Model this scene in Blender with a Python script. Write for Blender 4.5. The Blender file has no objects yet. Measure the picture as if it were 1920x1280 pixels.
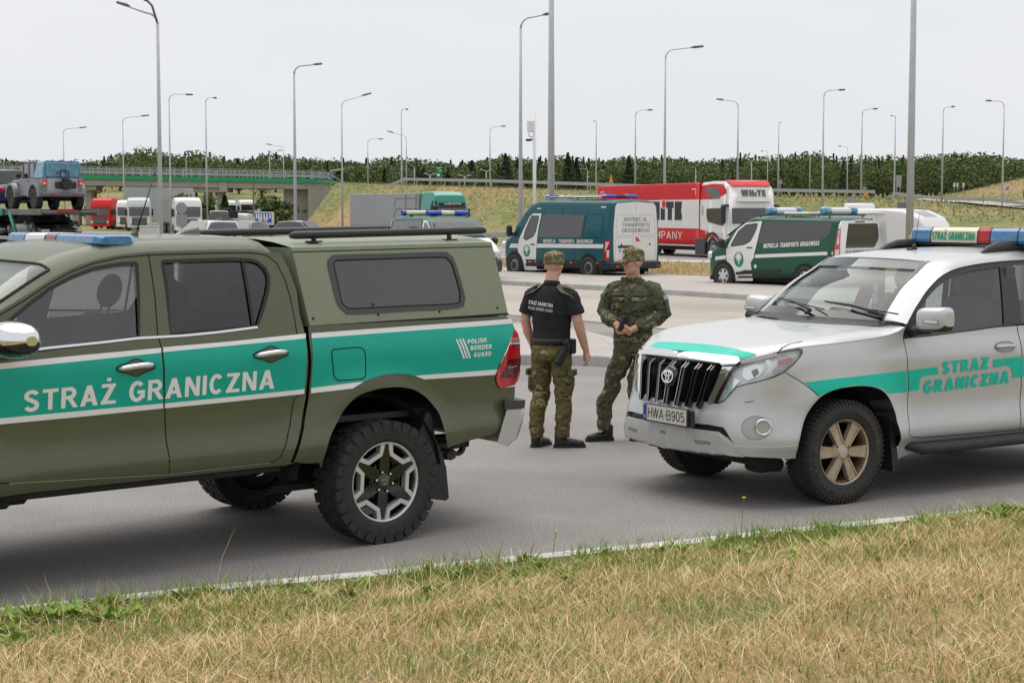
import bpy, bmesh, math, random
from math import sin, cos, pi, radians as R, hypot, sqrt, atan2, exp
from mathutils import Vector, Matrix, Quaternion
from mathutils.geometry import tessellate_polygon
random.seed(7)
SC = bpy.context.scene
COL = SC.collection
# ---------------------------------------------------------------- camera, sky, sun, exposure
CAM_H = 2.18
cd = bpy.data.cameras.new('camera'); cam = bpy.data.objects.new('camera', cd); COL.objects.link(cam)
cd.lens = 60.0; cd.sensor_width = 36.0; cd.clip_start = .1; cd.clip_end = 6000
cam.location = (0, 0, CAM_H); cam.rotation_euler = (R(90 - 4.4316), 0, 0)
SC.camera = cam
wd = bpy.data.worlds.new('World'); SC.world = wd; wd.use_nodes = True
nt = wd.node_tree; bg = nt.nodes['Background']
SUN_EL, SUN_AZ = R(72), R(-20)
sky = nt.nodes.new('ShaderNodeTexSky'); sky.sky_type = 'NISHITA'; sky.sun_disc = False
sky.sun_elevation = SUN_EL; sky.sun_rotation = SUN_AZ; sky.dust_density = 4.0
hs = nt.nodes.new('ShaderNodeHueSaturation'); hs.inputs['Saturation'].default_value = .18; hs.inputs['Value'].default_value = .5
tc = nt.nodes.new('ShaderNodeTexCoord'); mp = nt.nodes.new('ShaderNodeMapping'); mp.inputs['Scale'].default_value = (1, 1, 3.5)
nz = nt.nodes.new('ShaderNodeTexNoise'); nz.inputs['Scale'].default_value = 2.2; nz.inputs['Detail'].default_value = 5
rp = nt.nodes.new('ShaderNodeValToRGB')
rp.color_ramp.elements[0].position = .3; rp.color_ramp.elements[0].color = (6.9, 7.15, 7.45, 1)
rp.color_ramp.elements[1].position = .75; rp.color_ramp.elements[1].color = (7.75, 7.8, 7.95, 1)
mx = nt.nodes.new('ShaderNodeMix'); mx.data_type = 'RGBA'; mx.inputs[0].default_value = .9
L = nt.links.new
L(sky.outputs[0], hs.inputs['Color']); L(tc.outputs['Generated'], mp.inputs[0]); L(mp.outputs[0], nz.inputs['Vector'])
L(nz.outputs[0], rp.inputs[0]); L(hs.outputs[0], mx.inputs[6]); L(rp.outputs[0], mx.inputs[7]); L(mx.outputs[2], bg.inputs[0])
bg.inputs[1].default_value = .0725
sl = bpy.data.lights.new('sun', 'SUN'); sl.energy = 1.3; sl.angle = R(70); sl.color = (1, .965, .91)
so = bpy.data.objects.new('sun', sl); COL.objects.link(so)
# the sun stands high, a little behind the scene and to its left
_d = Vector((sin(SUN_AZ) * cos(SUN_EL), cos(SUN_AZ) * cos(SUN_EL), sin(SUN_EL)))
so.rotation_euler = _d.to_track_quat('Z', 'Y').to_euler()
vs = SC.view_settings; vs.view_transform = 'Standard'; vs.look = 'None'; vs.gamma = 1; vs.exposure = .74
SC.cycles.max_bounces = 8; SC.cycles.transparent_max_bounces = 24
SC.cycles.caustics_reflective = False; SC.cycles.caustics_refractive = False

# ---------------------------------------------------------------- helpers
def srgb(r, g, b):
    f = lambda c: (c / 255 / 12.92) if c / 255 <= .04045 else ((c / 255 + .055) / 1.055) ** 2.4
    return (f(r), f(g), f(b), 1)
MATS = {}
def mat(name, col=(.5, .5, .5), rough=.5, metal=0., coat=0., alpha=None, trans=0., emit=None, spec=None, noise=None, bump=None, ior=None):
    """principled material; noise=(scale, amount[, detail]) mottles colour; bump=(scale, strength)"""
    if name in MATS: return MATS[name]
    m = bpy.data.materials.new(name); m.use_nodes = True; t = m.node_tree; b = t.nodes['Principled BSDF']
    c = tuple(col[:3]) + (1,)
    b.inputs['Base Color'].default_value = c
    b.inputs['Roughness'].default_value = rough; b.inputs['Metallic'].default_value = metal
    b.inputs['Coat Weight'].default_value = coat; b.inputs['Coat Roughness'].default_value = .04
    if spec is not None: b.inputs['Specular IOR Level'].default_value = spec
    if ior: b.inputs['IOR'].default_value = ior
    b.inputs['Transmission Weight'].default_value = trans
    if alpha is not None: b.inputs['Alpha'].default_value = alpha
    if emit: b.inputs['Emission Color'].default_value = tuple(emit[:3]) + (1,); b.inputs['Emission Strength'].default_value = emit[3]
    if noise:
        tcn = t.nodes.new('ShaderNodeTexCoord'); n = t.nodes.new('ShaderNodeTexNoise')
        n.inputs['Scale'].default_value = noise[0]; n.inputs['Detail'].default_value = noise[2] if len(noise) > 2 else 6
        mm = t.nodes.new('ShaderNodeMapRange'); mm.inputs[1].default_value = .3; mm.inputs[2].default_value = .7
        mm.inputs[3].default_value = 1 - noise[1]; mm.inputs[4].default_value = 1 + noise[1] * .6
        vm = t.nodes.new('ShaderNodeVectorMath'); vm.operation = 'SCALE'; vm.inputs[0].default_value = c[:3]
        t.links.new(tcn.outputs['Object'], n.inputs['Vector']); t.links.new(n.outputs[0], mm.inputs[0])
        t.links.new(mm.outputs[0], vm.inputs[3]); t.links.new(vm.outputs[0], b.inputs['Base Color'])
        mr = t.nodes.new('ShaderNodeMapRange'); mr.inputs[3].default_value = max(rough - noise[1] * .25, .02); mr.inputs[4].default_value = min(rough + noise[1] * .3, 1)
        t.links.new(n.outputs[0], mr.inputs[0]); t.links.new(mr.outputs[0], b.inputs['Roughness'])
    if bump:
        tcn = t.nodes.new('ShaderNodeTexCoord'); n = t.nodes.new('ShaderNodeTexNoise'); n.inputs['Scale'].default_value = bump[0]; n.inputs['Detail'].default_value = 4
        bp = t.nodes.new('ShaderNodeBump'); bp.inputs['Strength'].default_value = bump[1]; bp.inputs['Distance'].default_value = .01
        t.links.new(tcn.outputs['Object'], n.inputs['Vector']); t.links.new(n.outputs[0], bp.inputs['Height']); t.links.new(bp.outputs[0], b.inputs['Normal'])
    MATS[name] = m
    return m

class MB:
    """collects faces and links them as ONE mesh object"""
    def __init__(s): s.v = []; s.f = []; s.mi = []; s.m = 0; s.sm = []; s.nrm = None; s.smooth = False
    def add(s, vs, fs, smooth=None):
        o = len(s.v); s.v += [tuple(v) for v in vs]
        sm = s.smooth if smooth is None else smooth
        for f in fs: s.f.append([i + o for i in f]); s.mi.append(s.m); s.sm.append(sm)
        return s
    def xf(s, M, i0=0):
        for i in range(i0, len(s.v)): s.v[i] = tuple(M @ Vector(s.v[i]))
        return s
    def merge(s, b, M=None):
        o = len(s.v); s.v += [tuple(M @ Vector(v)) if M else v for v in b.v]
        s.f += [[i + o for i in f] for f in b.f]; s.mi += [m + s.m for m in b.mi] if s.m else b.mi; s.sm += b.sm
        return s
    def box(s, x0, x1, y0, y1, z0, z1, bev=0., M=None):
        if x0 > x1: x0, x1 = x1, x0
        if y0 > y1: y0, y1 = y1, y0
        if z0 > z1: z0, z1 = z1, z0
        if bev <= 0:
            vs = [(x, y, z) for z in (z0, z1) for y in (y0, y1) for x in (x0, x1)]
            fs = [(0, 2, 3, 1), (4, 5, 7, 6), (0, 1, 5, 4), (2, 6, 7, 3), (0, 4, 6, 2), (1, 3, 7, 5)]
        else:
            b = min(bev, (x1 - x0) / 2.01, (y1 - y0) / 2.01, (z1 - z0) / 2.01); vs = []
            for z, sz in ((z0, 1), (z1, -1)):
                for y, sy in ((y0, 1), (y1, -1)):
                    for x, sx in ((x0, 1), (x1, -1)):
                        vs += [(x, y + sy * b, z + sz * b), (x + sx * b, y, z + sz * b), (x + sx * b, y + sy * b, z)]
            q = lambda c, k: c * 3 + k  # corner c=(iz*4+iy*2+ix), k=axis whose face it lies on
            fs = [(q(0, 0), q(4, 0), q(6, 0), q(2, 0)), (q(1, 0), q(3, 0), q(7, 0), q(5, 0)),
                  (q(0, 1), q(1, 1), q(5, 1), q(4, 1)), (q(2, 1), q(6, 1), q(7, 1), q(3, 1)),
                  (q(0, 2), q(2, 2), q(3, 2), q(1, 2)), (q(4, 2), q(5, 2), q(7, 2), q(6, 2))]
            for a, c, k1, k2 in ((0, 1, 1, 2), (2, 3, 1, 2), (4, 5, 1, 2), (6, 7, 1, 2), (0, 2, 0, 2), (1, 3, 0, 2), (4, 6, 0, 2), (5, 7, 0, 2), (0, 4, 0, 1), (1, 5, 0, 1), (2, 6, 0, 1), (3, 7, 0, 1)):
                fs.append((q(a, k1), q(c, k1), q(c, k2), q(a, k2)))
            for c in range(8): fs.append((q(c, 0), q(c, 1), q(c, 2)))
        if M: vs = [tuple(M @ Vector(v)) for v in vs]
        return s.add(vs, fs)
    def tube(s, pts, rad, n=10, cap=True, smooth=True):
        """round bar through pts; rad is one radius or one per point"""
        P = [Vector(p) for p in pts]; rs = rad if isinstance(rad, (list, tuple)) else [rad] * len(P)
        vs = []; up = None
        for i, p in enumerate(P):
            t = (P[min(i + 1, len(P) - 1)] - P[max(i - 1, 0)]).normalized()
            if up is None:
                up = Vector((0, 0, 1)) if abs(t.z) < .9 else Vector((1, 0, 0))
            a = (up - t * up.dot(t)).normalized(); b = t.cross(a); up = a
            for k in range(n):
                w = 2 * pi * k / n; vs.append(p + (a * cos(w) + b * sin(w)) * rs[i])
        fs = [(i * n + k, i * n + (k + 1) % n, (i + 1) * n + (k + 1) % n, (i + 1) * n + k) for i in range(len(P) - 1) for k in range(n)]
        s.add(vs, fs, smooth)
        if cap: s.add([], [], False); o = len(s.v) - len(vs); s.f += [[o + k for k in reversed(range(n))], [o + (len(P) - 1) * n + k for k in range(n)]]; s.mi += [s.m] * 2; s.sm += [False] * 2
        return s
    def lathe(s, prof, n=32, axis='y', smooth=True, M=None, a0=0., a1=2 * pi):
        """prof = [(r, h)] turned about the axis"""
        vs = []; full = abs(a1 - a0 - 2 * pi) < 1e-6; N = n if full else n + 1
        for r, h in prof:
            for k in range(N):
                w = a0 + (a1 - a0) * k / n
                p = (r * cos(w), h, r * sin(w)) if axis == 'y' else ((r * cos(w), r * sin(w), h) if axis == 'z' else (h, r * cos(w), r * sin(w)))
                vs.append(p)
        if M: vs = [tuple(M @ Vector(v)) for v in vs]
        fs = [(i * N + k, i * N + (k + 1) % N, (i + 1) * N + (k + 1) % N, (i + 1) * N + k) for i in range(len(prof) - 1) for k in range(n)]
        return s.add(vs, fs, smooth)
    def prism(s, poly, h0, h1, axis='y', M=None):
        """poly in the plane across the axis, pulled from h0 to h1"""
        mk = (lambda a, b, h: (a, h, b)) if axis == 'y' else ((lambda a, b, h: (a, b, h)) if axis == 'z' else (lambda a, b, h: (h, a, b)))
        n = len(poly); vs = [mk(a, b, h0) for a, b in poly] + [mk(a, b, h1) for a, b in poly]
        if M: vs = [tuple(M @ Vector(v)) for v in vs]
        tri = tessellate_polygon([[Vector((a, b, 0)) for a, b in poly]])
        fs = [tuple(t) for t in tri] + [tuple(n + i for i in reversed(t)) for t in tri] + [(i, (i + 1) % n, (i + 1) % n + n, i + n) for i in range(n)]
        return s.add(vs, fs)
    def plate(s, poly, fn):
        """flat polygon mapped through fn(a, b) -> point"""
        tri = tessellate_polygon([[Vector((a, b, 0)) for a, b in poly]])
        return s.add([fn(a, b) for a, b in poly], [tuple(t) for t in tri])
    def loft(s, rings, close=True, cap=True, smooth=True):
        n = len(rings[0]); vs = [p for r in rings for p in r]; K = n if close else n - 1
        fs = [(i * n + k, i * n + (k + 1) % n, (i + 1) * n + (k + 1) % n, (i + 1) * n + k) for i in range(len(rings) - 1) for k in range(K)]
        s.add(vs, fs, smooth)
        if cap:
            o = len(s.v) - len(vs); s.f += [[o + k for k in reversed(range(n))], [o + (len(rings) - 1) * n + k for k in range(n)]]; s.mi += [s.m] * 2; s.sm += [False] * 2
        return s
    def build(s, name, mats, parent=None, fix=True, weld=0):
        if not isinstance(mats, (list, tuple)): mats = [mats]
        me = bpy.data.meshes.new(name); me.from_pydata(s.v, [], s.f); me.update()
        for i, m in enumerate(mats): me.materials.append(m)
        me.polygons.foreach_set('material_index', [min(i, len(mats) - 1) for i in s.mi]); me.polygons.foreach_set('use_smooth', s.sm)
        if fix or weld:
            b = bmesh.new(); b.from_mesh(me)
            if weld: bmesh.ops.remove_doubles(b, verts=b.verts, dist=weld)
            if fix: bmesh.ops.recalc_face_normals(b, faces=b.faces)
            b.to_mesh(me); b.free()
        me.update()
        o = bpy.data.objects.new(name, me); COL.objects.link(o)
        if parent: o.parent = parent
        return o

def tag(o, label=None, cat=None, group=None, kind=None):
    if label: o['label'] = label
    if cat: o['category'] = cat
    if group: o['group'] = group
    if kind: o['kind'] = kind
    return o
def empty(name, loc=(0, 0, 0), rz=0., label=None, cat=None, group=None):
    o = bpy.data.objects.new(name, None); COL.objects.link(o); o.location = loc; o.rotation_euler = (0, 0, rz)
    o.empty_display_size = .2
    return tag(o, label, cat, group)
def dup(root, loc=None, rz=None, label=None, group=None, scale=None):
    def rec(o, par):
        c = o.copy(); COL.objects.link(c); c.parent = par
        for ch in list(o.children): rec(ch, c)
        return c
    r = rec(root, None)
    if loc is not None: r.location = loc
    if rz is not None: r.rotation_euler = (0, 0, rz)
    if scale: r.scale = (scale,) * 3 if not isinstance(scale, tuple) else scale
    if label: r['label'] = label
    if group: r['group'] = group
    return r

def lerp_tab(tab, z):
    if z <= tab[0][0]: return tab[0][1]
    for (a, va), (b, vb) in zip(tab, tab[1:]):
        if z <= b: return va + (vb - va) * (z - a) / (b - a)
    return tab[-1][1]
def hermite_tab(tab, z):
    """smooth interpolation through a table"""
    n = len(tab)
    if z <= tab[0][0]: return tab[0][1]
    if z >= tab[-1][0]: return tab[-1][1]
    for i in range(n - 1):
        if z <= tab[i + 1][0]: break
    x0, y0 = tab[i]; x1, y1 = tab[i + 1]; h = x1 - x0
    sl = (y1 - y0) / h
    m0 = ((y1 - tab[i - 1][1]) / (x1 - tab[i - 1][0])) if i > 0 else sl
    m1 = ((tab[i + 2][1] - y0) / (tab[i + 2][0] - x0)) if i < n - 2 else sl
    t = (z - x0) / h
    return (2*t**3-3*t**2+1)*y0 + (t**3-2*t**2+t)*h*m0 + (-2*t**3+3*t**2)*y1 + (t**3-t**2)*h*m1
def smst(x):
    x = min(max(x, 0), 1); return x * x * (3 - 2 * x)
def smooth_poly(pts, n=6, closed=True):
    """Catmull-Rom through the points"""
    out = []; N = len(pts)
    for i in range(N if closed else N - 1):
        g = (lambda k: pts[k % N]) if closed else (lambda k: pts[min(max(k, 0), N - 1)])
        p0, p1, p2, p3 = g(i - 1), g(i), g(i + 1), g(i + 2)
        for k in range(n):
            t = k / n
            out.append(tuple(.5 * ((2 * b) + (-a + c) * t + (2*a - 5*b + 4*c - d) * t*t + (-a + 3*b - 3*c + d) * t**3) for a, b, c, d in zip(p0, p1, p2, p3)))
    if not closed: out.append(tuple(pts[-1]))
    return out
def round_poly(pts, r, n=5):
    """closed polygon with its corners rounded"""
    out = []; N = len(pts)
    for i in range(N):
        p = Vector(pts[i]); a = Vector(pts[i - 1]) - p; b = Vector(pts[(i + 1) % N]) - p
        rr = r[i] if isinstance(r, (list, tuple)) else r
        d = min(rr, a.length * .49, b.length * .49)
        if d < 1e-5: out.append(tuple(p)); continue
        A = p + a.normalized() * d; B = p + b.normalized() * d
        for k in range(n + 1):
            t = k / n; q = A * (1 - t) ** 2 + p * 2 * t * (1 - t) + B * t * t; out.append(tuple(q))
    return out
def band(pts, w, closed=False):
    """a line of width w as a polygon list of quads [(4 pts)]"""
    P = [Vector(p) for p in pts]; N = len(P); out = []; Lp = []; Rp = []
    for i in range(N):
        a = P[(i - 1) % N] if (closed or i > 0) else P[i]; b = P[(i + 1) % N] if (closed or i < N - 1) else P[i]
        t = (b - a); t = t.normalized() if t.length > 1e-9 else Vector((1, 0)); n = Vector((-t.y, t.x))
        ww = w[i] if isinstance(w, (list, tuple)) else w
        Lp.append(P[i] + n * ww / 2); Rp.append(P[i] - n * ww / 2)
    K = N if closed else N - 1
    for i in range(K):
        j = (i + 1) % N; out.append([tuple(Lp[i]), tuple(Rp[i]), tuple(Rp[j]), tuple(Lp[j])])
    return out

def drape(name, polys, fn, m, parent=None, off=0., step=.035, mirror=False, thick=0., smooth=True, pmi=None, su=None):
    """polys: list of [outer, hole, ...] outlines in (u, z); laid on the surface fn(u, z) -> (x, y, z), lifted by off along its normal"""
    b = bmesh.new(); mats = m if isinstance(m, (list, tuple)) else [m]
    for pi_, P in enumerate(polys):
        if P and not isinstance(P[0], list): P = [P]
        allp = [p for ring in P for p in ring]
        tri = tessellate_polygon([[Vector((a, c, 0)) for a, c in ring] for ring in P])
        vv = [b.verts.new((a, c, 0)) for a, c in allp]
        for t in tri:
            try: f = b.faces.new([vv[i] for i in t]); f.material_index = pmi[pi_] if pmi else 0
            except ValueError: pass
    bmesh.ops.remove_doubles(b, verts=b.verts, dist=1e-5)
    xs = [v.co.x for v in b.verts]; ys = [v.co.y for v in b.verts]
    for ax, lo, hi, st in ((0, min(xs), max(xs), su or step), (1, min(ys), max(ys), step)):
        k = math.floor(lo / st) + 1
        while k * st < hi - 1e-4:
            co = [0, 0, 0]; co[ax] = k * st; no = [0, 0, 0]; no[ax] = 1
            bmesh.ops.bisect_plane(b, geom=b.verts[:] + b.edges[:] + b.faces[:], plane_co=co, plane_no=no, dist=1e-6)
            k += 1
    bmesh.ops.remove_doubles(b, verts=b.verts, dist=1e-5)
    nrm = []; e = .002
    for v in b.verts:
        u, z = v.co.x, v.co.y
        p = Vector(fn(u, z)); du = Vector(fn(u + e, z)) - Vector(fn(u - e, z)); dz = Vector(fn(u, z + e)) - Vector(fn(u, z - e))
        n = du.cross(dz); n = n.normalized() if n.length > 1e-12 else Vector((0, 1, 0))
        v.co = p; nrm.append(n)
    # keep normals outward: the surface functions are written so that u x z points in; flip where needed
    c = Vector((0, 0, 0))
    if nrm:
        b.verts.ensure_lookup_table()
        cen = getattr(fn, 'cen', None)
        s = sum(n.dot(v.co - Vector(cen)) for n, v in zip(nrm, b.verts)) if cen else sum(n.y for n in nrm)
        if s < 0: nrm = [-n for n in nrm]
    for v, n in zip(b.verts, nrm): v.co = v.co + n * off
    b.faces.ensure_lookup_table(); b.normal_update()
    for f in b.faces:
        if f.normal.dot(nrm[f.verts[0].index]) < 0: f.normal_flip()
    me = bpy.data.meshes.new(name); b.to_mesh(me); b.free()
    for mm in mats: me.materials.append(mm)
    me.polygons.foreach_set('use_smooth', [smooth] * len(me.polygons))
    if smooth and len(me.vertices): me.normals_split_custom_set_from_vertices([tuple(n) for n in nrm])
    o = bpy.data.objects.new(name, me); COL.objects.link(o)
    if parent: o.parent = parent
    if mirror == 'only' or mirror:
        q = mirror_mesh(o, nrm if smooth else None)
        if parent: q.parent = parent
        return o, q
    return o
def mirror_mesh(o, nrm=None):
    me = o.data.copy()
    b = bmesh.new(); b.from_mesh(me)
    for v in b.verts: v.co.y = -v.co.y
    bmesh.ops.reverse_faces(b, faces=b.faces); b.to_mesh(me); b.free()
    if nrm: me.normals_split_custom_set_from_vertices([(n[0], -n[1], n[2]) for n in nrm])
    q = bpy.data.objects.new(o.name.split('.')[0], me); COL.objects.link(q)
    return q
def join(name, objs):
    """merge freshly made mesh objects of one part into one mesh"""
    b = MB(); mats = []; nr = []; has = False
    for o in objs:
        me = o.data; M = o.matrix_basis; remap = []
        for mm in me.materials:
            if mm not in mats: mats.append(mm)
            remap.append(mats.index(mm))
        off = len(b.v); b.v += [tuple(M @ v.co) for v in me.vertices]
        cn = [None] * len(me.vertices)
        if me.has_custom_normals:
            has = True
            for l, n in zip(me.loops, me.corner_normals): cn[l.vertex_index] = tuple(n.vector)
        nr += [c or (0, 0, 0) for c in cn]
        for p in me.polygons: b.f.append([i + off for i in p.vertices]); b.mi.append(remap[p.material_index] if remap else 0); b.sm.append(p.use_smooth)
    par = objs[0].parent
    r = b.build(name, mats or [mat('grey')], par, fix=False)
    if has: r.data.normals_split_custom_set_from_vertices(nr)
    for o in objs:
        me = o.data; bpy.data.objects.remove(o); bpy.data.meshes.remove(me)
    return r

def letter(name, s, fn, a, b_, h, m, parent=None, bold=.2, off=.004, step=.04, spacing=.14, shear=0.):
    """writes s on the surface fn: baseline from a to b_ (in u, z), cap height h; width follows the baseline"""
    vs, fs, w = text_mesh(s, bold, spacing)
    a = Vector(a); d = Vector(b_) - a; up = Vector((-d.y, d.x)).normalized()
    if up.y < 0: up = -up
    up = Vector((0, 1)) if shear == 0 else Vector((shear, 1))
    pts = [a + d * (x / w) + up * (y * h) for x, y in vs]
    b = bmesh.new(); vv = [b.verts.new((p.x, p.y, 0)) for p in pts]
    for f in fs:
        try: b.faces.new([vv[i] for i in f])
        except ValueError: pass
    if step:
        xs = [p.x for p in pts]; ys = [p.y for p in pts]
        for ax, lo, hi in ((0, min(xs), max(xs)), (1, min(ys), max(ys))):
            k = math.floor(lo / step) + 1
            while k * step < hi:
                co = [0, 0, 0]; co[ax] = k * step; no = [0, 0, 0]; no[ax] = 1
                bmesh.ops.bisect_plane(b, geom=b.verts[:] + b.edges[:] + b.faces[:], plane_co=co, plane_no=no, dist=1e-6); k += 1
    e = .002; nrm = []
    for v in b.verts:
        u, z = v.co.x, v.co.y
        p = Vector(fn(u, z)); n = (Vector(fn(u + e, z)) - Vector(fn(u - e, z))).cross(Vector(fn(u, z + e)) - Vector(fn(u, z - e))).normalized()
        nrm.append(n); v.co = p
    o_ = getattr(fn, 'out', None)
    sgn = 1
    if o_ is not None: sgn = 1 if sum(n.dot(Vector(o_)) for n in nrm) > 0 else -1
    elif sum(n.y for n in nrm) < 0: sgn = -1
    for v, n in zip(b.verts, nrm): v.co = v.co + n * (off * sgn)
    bmesh.ops.recalc_face_normals(b, faces=b.faces)
    me = bpy.data.meshes.new(name); b.to_mesh(me); b.free(); me.materials.append(m)
    o = bpy.data.objects.new(name, me); COL.objects.link(o)
    if parent: o.parent = parent
    return o
def plane_fn(O, U, V, out):
    """flat surface: point O, unit axes U (reading direction) and V (up)"""
    O = Vector(O); U = Vector(U).normalized(); V = Vector(V).normalized()
    f = lambda u, z: tuple(O + U * u + V * z)
    f.out = out
    return f
def ball(b, c, rx, ry, rz, n=14, M=None):
    rr = []
    for i in range(1, n):
        a = pi * i / n; rr.append([(c[0] + rx * sin(a) * cos(q), c[1] + ry * sin(a) * sin(q), c[2] - rz * cos(a)) for q in [2 * pi * k / n for k in range(n)]])
    if M: rr = [[tuple(M @ Vector(p)) for p in r] for r in rr]
    b.loft(rr, True, True)

# ---------------------------------------------------------------- a plain grotesque alphabet drawn with strokes
from mathutils.geometry import delaunay_2d_cdt
def _arc(cx, cy, rx, ry, a0, a1, n=14):
    return [(cx + rx * cos(R(a0 + (a1 - a0) * k / n)), cy + ry * sin(R(a0 + (a1 - a0) * k / n))) for k in range(n + 1)]
def glyph(c, t, tv=None):
    """stroke polygons of a capital, height 1, stem t; returns polygons and width"""
    h = t * .5; th = t * .86; g = th * .5; W = .74; P = []
    def S(pts, w=t, closed=False): P.extend(band(pts, w, closed))
    def hb(x0, x1, y, w=None): w = w or th; P.append([(x0, y - w / 2), (x1, y - w / 2), (x1, y + w / 2), (x0, y + w / 2)])
    def vb(x, y0=0, y1=1): P.append([(x - h, y0), (x + h, y0), (x + h, y1), (x - h, y1)])
    def dg(x0, y0, x1, y1, k=1.12): w = t * k / 2; P.append([(x0 - w, y0), (x0 + w, y0), (x1 + w, y1), (x1 - w, y1)])
    if c == ' ': return P, .34
    if c in '.·-': P.append([(0, .0 if c == '.' else .42), (t, .0 if c == '.' else .42), (t, t if c == '.' else .42 + t), (0, t if c == '.' else .42 + t)]); return P, t
    if c == 'I': vb(h); return P, t
    if c == 'i': P.append([(0, 0), (t, 0), (t, .66), (0, .66)]); return P, t
    if c == 'L': vb(h); hb(h, .6, g); return P, .6
    if c in 'EF':
        vb(h); hb(h, .64, 1 - g); hb(h, .6, .52)
        if c == 'E': hb(h, .66, g)
        return P, .66
    if c == 'T': hb(0, .70, 1 - g); vb(.35, 0, 1 - g); return P, .70
    if c == 'H': vb(h); vb(W - h); hb(h, W - h, .52); return P, W
    if c == 'N': vb(h); vb(W - h); dg(h + t * .06, 1, W - h - t * .06, 0); return P, W
    if c == 'M': vb(h); vb(.88 - h); dg(h, 1, .44, 0); dg(.88 - h, 1, .44, 0); return P, .88
    if c == 'A': w = .82; dg(h * 1.1, 0, w / 2, 1); dg(w - h * 1.1, 0, w / 2, 1); hb(w * .25, w * .75, .30); return P, w
    if c == 'V': w = .80; dg(h * 1.1, 1, w / 2, 0); dg(w - h * 1.1, 1, w / 2, 0); return P, w
    if c == 'W': w = 1.1; dg(h * 1.1, 1, w * .27, 0, 1); dg(w * .5, 1, w * .27, 0, 1); dg(w * .5, 1, w * .73, 0, 1); dg(w - h * 1.1, 1, w * .73, 0, 1); return P, w
    if c == 'X': dg(h, 0, W - h, 1); dg(h, 1, W - h, 0); return P, W
    if c == 'Y': w = .76; dg(h * 1.1, 1, w / 2, .42); dg(w - h * 1.1, 1, w / 2, .42); vb(w / 2, 0, .48); return P, w
    if c in 'ZŻƵ':
        hb(.02, .68, 1 - g); hb(0, .70, g); dg(h * 1.3, th * .5, .68 - h * 1.3, 1 - th * .5, 1.3)
        if c == 'Ż': P.append([(.35 - h, 1.12), (.35 + h, 1.12), (.35 + h, 1.12 + th), (.35 - h, 1.12 + th)])
        if c == 'Ƶ': hb(.12, .60, .5, th * .8)
        return P, .70
    if c == 'K': vb(h); dg(h * 1.5, .38, W - h * 1.3, 1, 1.25); dg(W * .42, .52, W - h * .8, 0, 1.25); return P, W + .02
    if c in 'OQ0':
        w = .80 if c != '0' else .60; S(_arc(w / 2, .5, w / 2 - h, .51 - g, 0, 360, 30)[:-1], t, True); return P, w
    if c == 'U': w = .72; vb(h, .33, 1); vb(w - h, .33, 1); S(_arc(w / 2, .34, w / 2 - h, .35 - g, 180, 360)); return P, w
    if c == 'J': w = .54; vb(w - h, .3, 1); S(_arc(w / 2 - .02, .3, w / 2 - h + .02, .31 - g, 190, 360)); return P, w
    if c in 'CG':
        w = .72 if c == 'C' else .76; S(_arc(w / 2, .5, w / 2 - h, .51 - g, 42, 318 if c == 'C' else 330, 24))
        if c == 'G': hb(w * .52, w, .46); P.append([(w - t * .92, .12), (w, .16), (w, .46), (w - t * .92, .46)])
        return P, w
    if c == 'S':
        w = .68; a = _arc(w / 2, .735, w / 2 - h, .275 - g, 18, 255, 14); b_ = _arc(w / 2, .275, w / 2 - h, .285 - g, 75, -162, 14); S(a + b_); return P, w
    if c in 'PRB':
        w = .68; vb(h); m = .47 if c == 'P' else .50; ry = (1 - g - m) / 2; cx = w - ry - h * .9
        hb(h, cx + .01, 1 - g); hb(h, cx + .01, m); S(_arc(cx, m + ry, w - h - cx - (.03 if c == 'B' else 0), ry, 90, -90))
        if c == 'R': dg(w * .52, m, w - h * .6 + .04, 0, 1.15); w += .04
        if c == 'B': ry2 = (m - g) / 2; hb(h, w - ry2 - h, g); S(_arc(w - ry2 - h, g + ry2, ry2, ry2, 90, -90))
        return P, w
    if c == 'D': w = .74; vb(h); hb(h, .34, 1 - g); hb(h, .34, g); S(_arc(.34, .5, w - h - .34, .5 - g, 90, -90, 18)); return P, w
    if c in '9':
        w = .58; S(_arc(w / 2, .68, w / 2 - h, .33 - g, 0, 360, 24)[:-1], t, True); S([(w - h, .68)] + _arc(w / 2, .36, w / 2 - h, .37 - g, 0, -150, 14)); return P, w
    if c == '5':
        w = .58; hb(h, w - .03, 1 - g); vb(h + .02, .5, 1); S([(h + .02, .54)] + _arc(w / 2, .33, w / 2 - h, .34 - g, 120, -155, 18)); return P, w
    if c == '4': w = .6; vb(w - .16); hb(0, w, .30); dg(h, .30, w - .18, 1, 1.0); return P, w
    if c == '2': w = .58; S(_arc(w / 2, .7, w / 2 - h, .31 - g, 170, -20, 12) + [(h, g)]); hb(0, w, g); return P, w
    if c == '1': vb(.28 - h, 0, 1); dg(.05, .78, .28 - h, 1, .8); return P, .28
    P.append([(0, 0), (.5, 0), (.5, 1), (0, 1)]); return P, .5
def _inside(p, poly):
    x, y = p; r = False; j = len(poly) - 1
    for i in range(len(poly)):
        xi, yi = poly[i]; xj, yj = poly[j]
        if (yi > y) != (yj > y) and x < (xj - xi) * (y - yi) / (yj - yi) + xi: r = not r
        j = i
    return r
_GC = {}
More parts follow.
